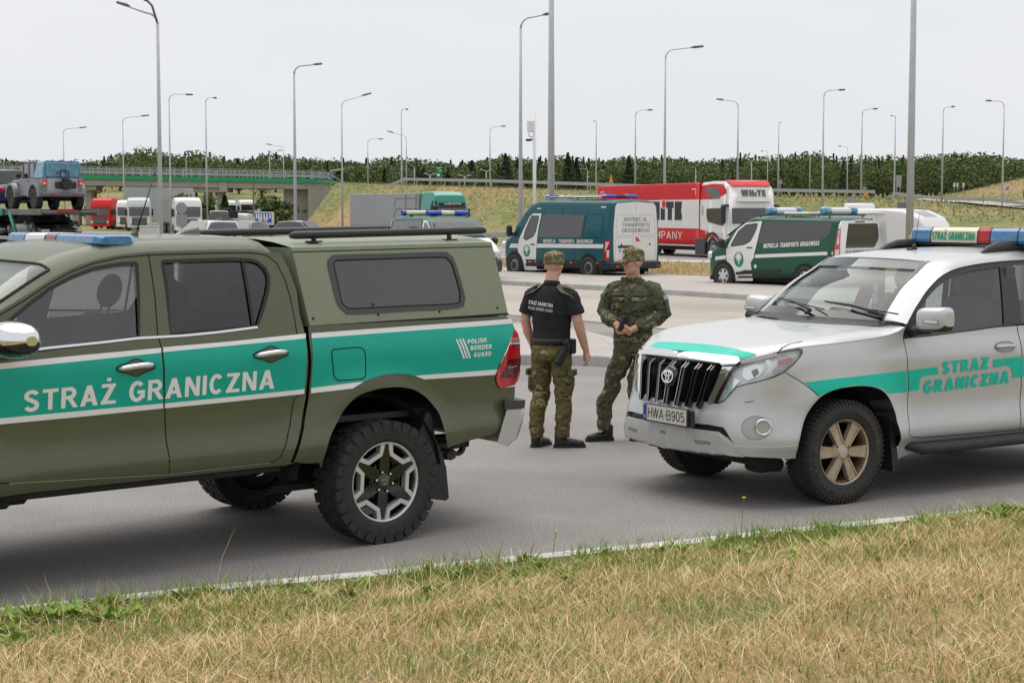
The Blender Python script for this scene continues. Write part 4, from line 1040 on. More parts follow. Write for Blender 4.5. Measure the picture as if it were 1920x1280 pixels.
# headlights: silvered bowl behind clear glass
M_LENSG = glass_mat('headlight_glass', (.93, .95, .95), .06)
for s in (0, 1):
    h = one_of(drape('headlight', [[HEADL]], sv, mat('lamp_silver', (.80, .81, .81), rough=.3, metal=.2), SV, -.045, .03, True), s)
    one_of(drape('lens', [[HEADL]], sv, M_LENSG, h, .004, .03, True), s)
    for poly, mm, of in (([(.721,1.041), (.838,1.074), (.897,1.065), (.905,1.016), (.871,.975), (.766,.941), (.714,.97)], M_CHROME, -.03), ([(.93,1.1), (.963,1.101), (.986,1.042), (.963,.996), (.904,.975), (.938,1.026)], M_WHITE, -.02), ([(1.019,1.092), (1.125,1.116), (1.148,1.101), (1.117,1.072), (1.025,1.057)], mat('amber_reflector', (.42, .12, .08), rough=.3), -.018), ([(.567,.892), (.636,.957), (.703,.939), (.667,.907), (.594,.832)], M_CHROME, -.028), ([(1.002,1.042), (1.126,1.096), (1.175,1.126), (1.133,1.071), (1.054,1.021), (.979,.986)], mat('lamp_grey', (.35, .35, .34), rough=.3), -.022), ([(.801,1.014), (.855,1.035), (.871,.995), (.825,.963)], mat('lamp_dark', (.12, .12, .13), rough=.1, metal=.5), -.02)):
        one_of(drape('reflector', [[poly]], sv, mm, h, of, .05, True), s)
    fg = one_of(drape('fog_lamp', [[FOGR]], sv, mat('fog_recess_shade', (.40, .40, .39), rough=.4, metal=.2), SV, .002, .05, True), s)  # flat disc; darker silver paints the shade of the fog lamp hollow
    q = MB(); x, y, z = sv(*gc); xx, yy, nx, ny = sv_plan(gc[0]); sg = 1 if s == 0 else -1
    Mx = Matrix.Translation((x + .004 * nx, sg * (y + .004 * ny), z)) @ Matrix.Rotation(atan2(ny * sg, nx) - pi / 2, 4, 'Z')
    q.lathe([(.062, -.005), (.060, .016), (.052, .018), (.046, .006)], 28, 'y', M=Mx); q.m = 1; q.lathe([(0, .004), (.046, .006)], 24, 'y', M=Mx); q.build('fog_lamp_ring', [M_CHROME, mat('fog_glass', (.45, .46, .44), rough=.1, coat=1)], fg)
svline('fog_gap', [FOGR + FOGR[:1]], .004, mat('soft_line', (.2, .2, .2), rough=.6), .003)
WSH = [(.775,.807), (.844,.815), (.832,.795), (.758,.783)]
dr('washer_cover', [[WSH]], M_SILVER, .006); svline('washer_gap', [WSH[2:] ], .004, M_GAP, .007)
# silver skid plate standing proud of the bumper
dr('skid_plate', [[SKID]], M_SILVD, .016)
b = MB()
for s in (1, -1):
    pa = [sv(*q) for q in SKID]; n = len(SKID)
    def off(q, o): x2, y2, nx, ny = sv_plan(q[0]); x, y, z = sv(*q); return (x + nx * o, s * (y + ny * o), z)
    b.loft([[off(q, -.02) for q in SKID], [off(q, .0165) for q in SKID]], True, False, False)
b.build('skid_plate_edge', M_SILVD, SV)
svline('skid_slots', [[(.356,.481), (.488,.484), (.514,.473), (.377,.466), (.356,.481)], [(.0, .512), (.03, .512), (.035, .50), (0, .50)], [(.252,.397), (.371,.4)], [(.4,.399), (.509,.401)], [(.547,.402), (.64,.402)]], .006, mat('slot_grey', (.10, .10, .10), rough=.6), .018)
# number plate
b = MB(); b.box(.955, .985, -.205, .345, .575, .712, .008); b.m = 1; b.box(.95, .97, .34, .40, .58, .71, .01); b.m = 0; b.build('plate_holder', [M_BLACK, M_BLACK], SV)
plt = MB(); plt.box(.985, .990, -.193, .333, .588, .702); plate = plt.build('number_plate', mat('plate_white', (.66, .65, .58), rough=.4), SV)
pf = plane_fn((.990, -.193, .588), (0, 1, 0), (0, 0, 1), (1, 0, 0))
q = MB(); q.plate([(.0, .0), (.045, 0), (.045, .114), (0, .114)], lambda a, c: (.9915, -.193 + a, .588 + c)); q.build('plate_band', mat('plate_blue', (.01, .05, .35), rough=.4), plate)
letter('plate_letters', 'PL', pf, (.008, .015), (.037, .015), .018, M_WHITE, plate, .2, .0025, 0)
letter('plate_letters', 'HWA', pf, (.062, .022), (.255, .022), .074, M_BLACKTX, plate, .115, .002, 0, .13)
letter('plate_letters', 'B905', pf, (.292, .022), (.508, .022), .074, M_BLACKTX, plate, .115, .002, 0, .13)
q = MB(); q.plate([(.268, .05), (.282, .05), (.282, .07), (.268, .07)], lambda a, c: (.9918, -.193 + a, .588 + c)); q.build('plate_mark', mat('plate_sticker', (.3, .4, .45)), plate)
# bonnet, wings, roof
NS = [1, .985, .965, .94, .91, .87, .82, .75, .65, .5, .3, .1]; NS = NS + [-t for t in reversed(NS)]
b = MB(); b.loft([[sv_hood(p, t) for t in NS] for p in [.02, .06, .12, .2, .3, .4, .5, .6, .7, .78] + [.84 + .07 * i for i in range(21)]], False, False); b.build('bonnet', M_SILVER, SV)
sv_hood.cen = (-1.5, 0, -5)
def shood(p, t): return sv_hood(p, t)
TB = [(.778,-.717), (.808,-.376), (.83,-.077), (.841,.218), (.825,.539), (.819,.841), (.869,.985)] + [(.60, .985), (.45, .985), (.3, .985), (.15, .985), (.05, .9), (.05, -.9), (.15, -.985), (.3, -.985), (.42, -.98)]
def hood_patch(name, poly, m, off):
    r = MB(); tri = None
    bm_ = bmesh.new(); vv = [bm_.verts.new((a, c, 0)) for a, c in poly]
    for t in tessellate_polygon([[Vector((a, c, 0)) for a, c in poly]]): bm_.faces.new([vv[i] for i in t])
    for ax in (0, 1):
        vals = [p[ax] for p in poly]; k = math.floor(min(vals) / .03) + 1
        while k * .03 < max(vals):
            co = [0, 0, 0]; co[ax] = k * .03; no = [0, 0, 0]; no[ax] = 1
            bmesh.ops.bisect_plane(bm_, geom=bm_.verts[:] + bm_.edges[:] + bm_.faces[:], plane_co=co, plane_no=no, dist=1e-6); k += 1
    for v in bm_.verts:
        x, y, z = sv_hood(v.co.x, v.co.y); v.co = (x + off * .6, y, z + off)
    for f in bm_.faces: f.smooth = True
    bmesh.ops.recalc_face_normals(bm_, faces=bm_.faces)
    me = bpy.data.meshes.new(name); bm_.to_mesh(me); bm_.free(); me.materials.append(m)
    o = bpy.data.objects.new(name, me); COL.objects.link(o); o.parent = SV; return o
hood_patch('bonnet_teal_band', TB, M_TEALB, .004)
HL = [(1.019,1.034), (1.081,.973), (1.164,.932), (1.279,.925)]
for nm, l in (('bonnet_gap', HL),):
    for q in band(l, .008): hood_patch(nm, q, M_GAP, .003)
def sv_top(v, t):
    """roof and windscreen: v is x along the roof edge, t across"""
    p = sv_p(v); e = sv_ze(p); x, y, z = sv(p, e); k = 1 - smst((-1.3 - v) / 1.3)
    a = abs(t); d = (1 - a) * y; ks = 1 - smst((-1.30 - v) / .12) if v > -1.45 else 0
    rise = (.052 * (1 - (1 - min(d / .16, 1)) ** 2.4) + .030 * (1 - a * a)) * (1 - .6 * (1 if v > -1.32 else 0) * 1)
    if v > -1.32: rise = (.021 * (1 - (1 - min(d / .16, 1)) ** 2.4) + .012 * (1 - a * a)) + (.031 * (1 - (1 - min(d / .16, 1)) ** 2.4) + .018 * (1 - a * a)) * smst((-1.12 - v) / .20)
    return (v + .22 * k * (1 - t * t), t * y, e + rise)
TV = [1, .985, .96, .93, .89, .85, .80, .775, .70, .6, .45, .3, .1]; TV = TV + [-t for t in reversed(TV)]
b = MB(); b.loft([[sv_top(v, t) for t in TV] for v in [-1.30 - .06 * i for i in range(40)] + [-3.66]], False, False); b.build('roof', M_SILVER, SV)
vs = [-.70 - .05 * i for i in range(13)]
for s in (1, -1):
    b = MB(); b.loft([[sv_top(v, s * t) for t in TV[:8]] for v in vs], False, False); b.build('windscreen_pillar', M_SILVER, SV)
b = MB(); b.loft([[Vector(sv_top(v, t)) - Vector((.01, 0, .008)) for t in TV[7:-7]] for v in vs], False, False); b.build('windscreen', G_SCREEN, SV)
b = MB()
for s in (1, -1):
    b.loft([[Vector(sv_top(v, s * t)) + Vector((.004, 0, .003)) for t in (.785, .765, .745)] for v in vs], False, False)
b.loft([[Vector(sv_top(v, t)) + Vector((.003, 0, .003)) for t in TV[6:-6]] for v in (-1.315, -1.298)], False, False)
b.loft([[Vector(sv_top(v, t)) + Vector((.003, 0, .003)) for t in TV[6:-6]] for v in (-.69, -.755)], False, False)
b.build('windscreen_band', M_BLACKG, SV)
b = MB(); b.loft([[Vector(sv_top(v, t)) + Vector((.002, 0, .001)) for t in TV[7:-7]] for v in (-1.30, -1.20)], False, False); b.build('windscreen_shade', glass_mat('shade_band', (.25, .27, .33), .05), SV)
b = MB(); b.loft([[(x + dx, y, z + dz) for x, y, z in [sv_top(-.70, t) for t in TV[5:-5]] for dx, dz in [(0, 0)]] , [(x + .10, y * .98, z - .035) for x, y, z in [sv_top(-.70, t) for t in TV[5:-5]]]], False, False); b.build('scuttle', M_BLACK, SV)
# wipers
b = MB()
for y0, y1, x0 in ((-.52, .05, -.52), (.10, .66, -.56)):
    A = Vector(sv_top(-.735, y1 / .80)) + Vector((.05, 0, .012)); B = Vector(sv_top(-.80, y0 / .80)) + Vector((.02, 0, .02)); Mid = (A + B) / 2 + Vector((.01, 0, .02))
    b.tube([A, Mid, B], [.012, .010, .006], 6); b.tube([A + Vector((.02, -.04, -.02)), A + Vector((.02, 0, -.01))], .016, 8)
    b.tube([A + Vector((-.03, .12, .012)), B + Vector((-.012, .02, -.006))], .006, 5)
b.build('wiper', M_BLACK, SV)
# tail
b = MB(); b.add([(-3.74, -.84, .45), (-3.74, .84, .45), (-3.72, .84, 1.25), (-3.72, -.84, 1.25), (-3.62, .66, 1.74), (-3.62, -.66, 1.74)], [(0, 1, 2, 3), (3, 2, 4, 5)]); b.build('tailgate', M_SILVER, SV)
b = MB(); b.box(-3.755, -3.70, -.6, .6, 1.28, 1.64, .02); b.build('rear_window', M_TINT, SV)
# stripes
ST1 = [(1.22,.928), (1.35,.937), (1.5,.944), (1.662,.949), (1.833,.955), (2.012,.958), (2.212,.964), (2.239,.798), (2.027,.801), (1.934,.849), (1.789,.878), (1.622,.888), (1.463,.863), (1.329,.823)]
ST2 = [(2.228,.965), (2.379,.971), (2.538,.977), (2.553,.92), (2.421,.914), (2.378,.907), (2.362,.884), (2.366,.809), (2.256,.804)]
ST3 = [(3.147,1.003), (3.297,1.009), (3.452,1.015), (3.476,.851), (3.385,.849), (3.371,.91), (3.342,.938), (3.293,.951), (3.153,.94)]
ST4 = [(ST3[1][0] + .17, ST3[1][1] + .004), (4.3, ST3[1][1] + .01), (5.1, ST3[1][1] + .02), (5.1, ST3[3][1] + .02), (4.3, ST3[3][1] + .01), (ST3[1][0] + .17, ST3[3][1])]
dr('teal_stripe', [[ST1], [ST2], [ST3], [ST4]], M_TEALB, .003)
for s in (1, -1):
    fnn = (lambda p, z: sv(p, z)) if s > 0 else (lambda p, z: (sv(p, z)[0], -sv(p, z)[1], z))
    for tx, q, h in (('STRAƵ', [(2.588,.917), (3.096,.935)], .096), ('GRANICZNA', [(2.408,.776), (3.346,.809)], .098)):
        a_, b_ = q
        if s < 0: a_, b_ = (b_[0], a_[1]), (a_[0], b_[1])
        letter('stripe_lettering', tx, fnn, a_, b_, h, M_TEALB, SV, .27, .0035 * s, .05, .12)
# wheels: six broad twin-ridged spokes
def wheel_at(parent, loc, flip=False):
    RR = .388; W = .255; w = empty('wheel', loc); w.parent = parent
    if flip: w.rotation_euler = (0, 0, pi)
    b = MB()
    b.lathe([(.238, -.11), (.25, -.122), (.29, -.130), (.34, -.130), (.366, -.118), (.378, -.104), (.380, 0), (.378, .104), (.366, .118), (.34, .130), (.325, .1305), (.322, .133), (.29, .133), (.287, .1295), (.275, .127), (.26, .121), (.248, .112), (.238, .103)], 84)
    N = 62
    for k in range(N):
        a = 2 * pi * k / N; d = 2 * pi / N
        for s in (1, -1):
            o = 0 if s > 0 else d * .5
            lug(b, [(a + o + d * .1, s * .068), (a + o + d * .0, s * .116), (a + o + d * .62, s * .116), (a + o + d * .72, s * .068)], .368, RR, .08)
            lug(b, [(a + o + d * .1, s * .110), (a + o + d * .1, s * .1275), (a + o + d * .6, s * .1275), (a + o + d * .6, s * .110)], .352, .374)
            lug(b, [(a + o + d * .3, s * .01), (a + o + d * .1, s * .054), (a + o + d * .7, s * .06), (a + o + d * .9, s * .016)], .376, RR, .1)
    ty = b.build('tyre', M_RUBBER, w)
    # raised lettering round the sidewall
    for tx, a0, a1 in (('YOKOHAMA', 110, 184), ('GEOLANDAR A-T', 256, 390)):
        vs_, fs_, wd_ = text_mesh(tx, .16, .22); hh = .034
        pts = [((.295 + y * hh) * cos(R(a0 + (a1 - a0) * x / wd_)), .1345, (.295 + y * hh) * sin(R(a0 + (a1 - a0) * x / wd_))) for x, y in vs_]
        q = MB(); q.add(pts, fs_); q.build('tyre_lettering', mat('worn_letter', (.085, .06, .052), rough=.8), ty)
    r = MB(); RO = .242
    r.lathe([(RO - .006, -.09), (RO - .02, -.09), (RO - .024, .02), (RO - .020, .085), (RO - .008, .094)], 64); r.m = 1
    r.lathe([(RO - .009, .093), (RO - .004, .106), (RO + .006, .108), (RO + .010, .100)], 72)
    for k in range(6):
        c = R(3 + 60 * k)
        for sgn in (-1, 1):
            def P_(r0, off): a = c; return (r0 * cos(a) - sgn * off * sin(a), r0 * sin(a) + sgn * off * cos(a))
            # side ridges and recessed middle
            r.m = 1; r.prism([P_(.06, .022), P_(.06, .031), P_(RO - .008, .047), P_(RO - .008, .036)], .055, .098)
            r.m = 1; r.prism([P_(.055, .0), P_(.055, .023), P_(RO - .008, .0365), P_(RO - .008, .0)], .055, .090)
    r.lathe([(0, .092), (.036, .093), (.040, .098), (.046, .096), (.052, .088), (.082, .085), (.086, .05)], 40); r.m = 0
    for k in range(6):
        a2 = R(33 + 60 * k); r.lathe([(0, .088), (.0125, .088), (.0135, .0862)], 12, 'y', M=Matrix.Translation((.068 * cos(a2), .0, .068 * sin(a2))))
    r.m = 2; r.lathe([(0, .0945), (.034, .094), (.036, .0935)], 24)
    r.m = 3; r.lathe([(.0, -.03), (.165, -.03), (.17, -.06)], 36)
    r.build('rim', [mat('rim_rust', (.16, .085, .045), rough=.65, noise=(20, .5)), mat('beige_alloy', (.50, .41, .30), rough=.38, metal=.35, noise=(14, .2)), mat('cap_silver', (.55, .53, .50), rough=.35, metal=.4), M_UNDER], w)
    return w
for wx in (0, -2.79):
    for s in (1, -1): wheel_at(SV, (wx - .045, s * .805, .387), s < 0)
for wx in (0, -2.79):
    for s in (1, -1):
        b = MB(); b.lathe([(.53, s * .30), (.53, s * (.80 if wx == 0 else .88))], 20, 'y', False, Matrix.Translation((wx, 0, .38)), -.0, pi + .1)
        b.lathe([(.02, s * .32), (.55, s * .32)], 20, 'y', False, Matrix.Translation((wx, 0, .38)), -.1, pi + .1); b.build('wheel_housing', M_UNDER, SV)
b = MB(); b.box(-3.6, .66, -.74, .74, .38, .46, .02); b.box(.35, .62, -.68, .68, .30, .40, .03); b.box(.30, .55, .45, .66, .24, .34, .03)
for s in (1, -1): b.box(-3.6, .7, s * .42, s * .52, .34, .42, .01)
b.tube([(0, -.8, .36), (0, .8, .36)], .04, 8); b.tube([(-2.79, -.8, .38), (-2.79, .8, .38)], .05, 8); b.build('chassis', M_UNDER, SV)
b = MB()
for s in (1,):
    b.prism([(-.50, .62), (-.57, .50), (-.60, .30), (-.58, .20), (-.55, .20), (-.52, .45)], .66, .90)
b.build('mudflap', M_BLACK, SV)
# running boards
for s in (1, -1):
    b = MB(); sec = [(.80, .41), (.935, .40), (.985, .375), (.985, .335), (.95, .315), (.82, .33)]
    rows = [[(-.64, s * y, z + .03) for y, z in [(.80, .40), (.84, .40), (.86, .39), (.86, .36), (.85, .35), (.80, .36)]]]
    rows += [[(x, s * y, z) for y, z in sec] for x in (-.80, -1.2, -1.8, -2.2)] + [[(-2.35, s * y, z + .03) for y, z in [(.80, .40), (.84, .40), (.86, .39), (.86, .36), (.85, .35), (.80, .36)]]]
    b.loft(rows, True, True, True); b.build('running_board', mat('board_rubber', (.03, .03, .03), rough=.6, noise=(25, .5)), SV)
# mirror
for s in (1, -1):
    ms = MB(); sail = [(2.214,1.205), (2.23,1.257), (2.27,1.308), (2.338,1.373), (2.393,1.424), (2.36,1.313), (2.339,1.214)]
    r = one_of(drape('mirror_sail', [[sail]], sv, M_BLACK, SV, .006, .1, True), 0 if s > 0 else 1)
    b = MB(); rg = []
    for k in range(13):
        t = k / 12; y = .975 + .275 * t; e = 1 - abs(2 * t - 1) ** 5; sc = .55 + .45 * e ** .5
        ring_ = []
        for j in range(28):
            a = 2 * pi * j / 28; cx = abs(cos(a)) ** .55 * (1 if cos(a) > 0 else -1); sz = abs(sin(a)) ** .6 * (1 if sin(a) > 0 else -1)
            ring_.append((-.77 + .115 * sc * cx * (1 if cx > 0 else .55) - (.09 if s < 0 else 0), s * (y - (.13 if s < 0 else 0)), 1.362 + .094 * sc * sz - .012 * (1 - t)))
        rg.append(ring_)
    b.loft(rg, True, True)
    for fi, f in enumerate(b.f):
        b.mi[fi] = 1 if (fi < 336 and -sin(2 * pi * (fi % 28 + .5) / 28) > .55) else 0
    mr_ = b.build('door_mirror', [M_SILVER, M_BLACK], SV)
    b = MB(); b.tube([(-.72, s * .86, 1.25), (-.745, s * .94, 1.265), (-.755, s * 1.05, 1.285)], [.045, .04, .04], 10); b.build('mirror_arm', M_BLACK, mr_)
    q = MB(); e, g_ = (0, 0) if s > 0 else (-.09, .13); q.box(-.662 + e, -.652 + e, s * 1.09 + g_, s * 1.22 + g_, 1.335, 1.352, .003); q.m = 1; q.box(-.660 + e, -.654 + e, s * 1.075 + g_, s * 1.23 + g_, 1.325, 1.362, .004); q.build('mirror_repeater', [M_WHITE, mat('repeater_rim', (.3, .3, .3), rough=.3)], mr_)
# cabin
G_ = MB(); G_.box(-3.6, -.6, -.84, .84, .46, .50); G_.box(-1.05, -.60, -.78, .78, .95, 1.25, .06); G_.box(-.95, -.72, .2, .62, 1.2, 1.31, .05)
for s in (1, -1): G_.box(-3.7, -.7, s * .80, s * .86, .5, 1.20); G_.box(-2.0, -1.9, s * .70, s * .76, 1.2, 1.72)
G_.box(-2.3, -1.5, -.5, .5, 1.735, 1.75); G_.build('cabin_lining', mat('cabin_grey', (.10, .11, .11), rough=.8), SV)
for s in (1, -1):
    st = MB(); y = s * .38; st.box(-1.75, -1.25, y - .26, y + .26, .72, .90, .06)
    Mx = Matrix.Translation((-1.76, y, .88)) @ Matrix.Rotation(R(-15), 4, 'Y'); st.box(-.07, .07, -.26, .26, 0, .60, .06, Mx); ball(st, (0, 0, .74), .055, .15, .115, 12, Mx)
    for qy in (-.06, .06): st.tube([Mx @ Vector((0, qy, .58)), Mx @ Vector((0, qy, .66))], .008, 6)
    st.build('seat', mat('suv_seat', (.07, .085, .085), rough=.85), SV)
st = MB(); st.box(-2.7, -2.25, -.68, .68, .75, .92, .05); st.box(-2.8, -2.66, -.68, .68, .9, 1.4, .05)
for y in (-.45, .45): ball(st, (-2.74, y, 1.5), .05, .14, .10)
st.build('rear_bench', MATS['suv_seat'], SV)
Mx = Matrix.Translation((-1.12, .38, 1.16)) @ Matrix.Rotation(R(-25), 4, 'Y')
b = MB(); b.lathe([(.178, -.012), (.19, 0), (.178, .012), (.166, 0), (.178, -.012)], 30, 'x', M=Mx); b.box(-.01, .01, -.17, .17, -.03, .03, .0, Mx); b.build('steering_wheel', M_BLACK, SV)
b = MB(); b.box(-1.22, -1.18, -.12, .12, 1.61, 1.67, .015); b.tube([(-1.17, 0, 1.66), (-1.2, 0, 1.72)], .01, 6); b.build('rear_view_mirror', M_BLACK, SV)
b = MB(); b.prism([(-.02, 0), (.02, 0), (.03, -.05), (.0, -.10), (-.03, -.05)], -1.185, -1.18, 'x', Matrix.Translation((0, .03, 1.58))); b.m = 1; b.prism([(-.03, 0), (.03, 0), (.035, -.06), (.0, -.08), (-.03, -.06)], -1.187, -1.182, 'x', Matrix.Translation((0, .02, 1.49))); b.build('hanging_freshener', [mat('fresh_blue', (.2, .55, .6)), mat('fresh_pale', (.6, .5, .45))], SV)
# roof bars, light bar, aerial
for s in (1, -1):
    b = MB(); rows = []
    for k in range(15):
        t = k / 14; x = -1.78 - 1.6 * t; h = .085 * min(1, (t / .12) ** .7) * min(1, ((1 - t) / .12) ** .7)
        y0, z0 = (sv_top(x, .80)[1], sv_top(x, .80)[2] - .006)
        rows.append([(x, s * (y0 + .022), z0), (x, s * (y0 + .016), z0 + h), (x, s * (y0 - .012), z0 + h), (x, s * (y0 - .018), z0 + max(0, h - .035)), (x, s * (y0 - .015), z0 + max(0, h - .04))])
    b.loft(rows, True, True); b.build('roof_rail', mat('rail_grey', (.05, .05, .053), rough=.4), SV)
SB = lightbar(SV, -2.35, 1.895, .60, .30, .128, [(-.63, -.36, M_BLUEL), (-.36, .17, M_IVORY), (.17, .305, mat('red_lens_faded', (.42, .012, .015), rough=.3)), (.305, .60, M_BLUEL), (.60, .72, M_BLUEL)])
def barf(u, z): return (-2.20 + .004 - z * .10, -.36 + u, 1.895 + z)
barf.out = (1, 0, 0)
letter('light_bar_lettering', 'STRAŻ GRANICZNA', barf, (.022, .022), (.51, .022), .068, M_GREENTX, SB, .26, .016, 0, .08)
q = MB(); q.box(-2.49, -2.21, -.56, .66, 1.875, 1.897, .005)
for y in (-.5, .5): q.box(-2.42, -2.26, y - .06, y + .06, 1.79, 1.88, .01)
q.build('light_bar_base', M_BLACK, SB)

_a = sv_top(-1.80, .0)
b = MB(); b.tube([(_a[0], -.02, _a[2]), (_a[0] - .01, -.02, _a[2] + .05)], [.03, .008], 10); b.tube([(_a[0] - .01, -.02, _a[2] + .04), (_a[0] - .05, -.01, _a[2] + .30)], [.004, .0015], 5); b.box(_a[0] - .03, _a[0] + .07, -.04, .0, _a[2] - .002, _a[2] + .012, .005); b.build('roof_aerial', M_BLACK, SV)

# ---------------------------------------------------------------- hulls for vans, lorries and the cars farther off
class Hull:
    """body lofted along x: top and bottom lines, half width in plan, side profile, rounded roof edge"""
    def __init__(s, top, bot, plan, prof, r=.12, crown=.03):
        s.top, s.bot, s.plan, s.prof, s.r, s.crown = top, bot, plan, prof, r, crown
    def w(s, x, z): return lerp_tab(s.plan, x) * lerp_tab(s.prof, z)
    def fn(s, side=1):
        f = lambda u, z: (u, side * s.w(u, z), z)
        f.out = (0, side, 0); f.cen = (sum(p[0] for p in s.plan) / len(s.plan), 0, 1)
        return f
    def build(s, name, m, parent, xs=None, mats=None):
        x0, x1 = s.plan[0][0], s.plan[-1][0]
        xs = xs or sorted(set([x0 + (x1 - x0) * i / 26 for i in range(27)] + [p[0] for p in s.top] + [p[0] for p in s.plan])); rows = []
        for x in xs:
            zt, zb = lerp_tab(s.top, x), lerp_tab(s.bot, x); r = min(s.r, (zt - zb) * .3); rw = []
            for k in range(9):
                z = zb + (zt - r - zb) * k / 8; rw.append((s.w(x, z), z))
            we = s.w(x, zt - r)
            for k in range(1, 6):
                a = pi / 2 * k / 5; rw.append((we - r * (1 - cos(a)), zt - r + r * sin(a)))
            rw.append((we * .5, zt + s.crown * .75)); rw.append((0, zt + s.crown))
            rows.append([(x, y, z) for y, z in rw] + [(x, -y, z) for y, z in reversed(rw[:-1])])
        b = MB(); b.loft(rows, True, True, True); return b.build(name, m, parent)
def decal(name, polys, hull, m, parent, off=.006, side=1, step=.3):
    return drape(name, polys, hull.fn(side), m, parent, off, step)
def hub_arch(b, x, z, r, y0, y1):
    b.lathe([(0.01, y1), (r, y1), (r, y0)], 28, 'y', False, Matrix.Translation((x, 0, z)))
def palm(parent, hull, c, rx, rz, side=1):
    """round green crest with a white winged wheel-post figure"""
    o = decal('crest', [[[(c[0] + rx * cos(a), c[1] + rz * sin(a)) for a in [2 * pi * k / 24 for k in range(24)]]]], hull, mat('crest_green', (.0, .22, .12), rough=.4), parent, .012, side)
    P = [[(c[0] - rx * .10, c[1] - rz * .62), (c[0] + rx * .10, c[1] - rz * .62), (c[0] + rx * .13, c[1] + rz * .25), (c[0] - rx * .13, c[1] + rz * .25)]]
    for a in (100, 75, 140, 40, 175, 5, 215, -35):
        l = rx * (.62 if 0 <= a <= 180 else .5); d = (cos(R(a)), sin(R(a)) * rz / rx); n = (-sin(R(a)) * .13 * rx, cos(R(a)) * .13 * rz); q = (c[0], c[1] + rz * .22)
        P.append([(q[0] - n[0] * .4, q[1] - n[1] * .4), (q[0] + n[0] * .4, q[1] + n[1] * .4), (q[0] + d[0] * l + n[0], q[1] + d[1] * l + n[1]), (q[0] + d[0] * l * 1.1, q[1] + d[1] * l * 1.1), (q[0] + d[0] * l - n[0], q[1] + d[1] * l - n[1])])
    for i, p in enumerate(P): drape('crest_figure', [[p]], hull.fn(side), M_WHITE, o, .014 + .0006 * i, .3) if i == 0 else None
    j = [drape('crest_figure', [[p]], hull.fn(side), M_WHITE, o, .0146 + .0006 * i, .3) for i, p in enumerate(P[1:])]
    join('crest_figure', j)
def ring_line(name, poly, w, hull, m, parent, off=.009, side=1):
    return drape(name, [[q] for q in band(poly + poly[:1], w)], hull.fn(side), m, parent, off, .3)
M_VTEAL = mat('dark_teal_paint', (.002, .085, .11), rough=.4, coat=.25, spec=.35, noise=(3, .05))
M_VGREEN = mat('dark_green_paint', (.006, .080, .045), rough=.4, coat=.25, spec=.35, noise=(3, .05))
M_VWHITE = mat('van_white', (.74, .74, .72), rough=.35, coat=.4, noise=(3, .03))
M_ORA = M_ORANGE
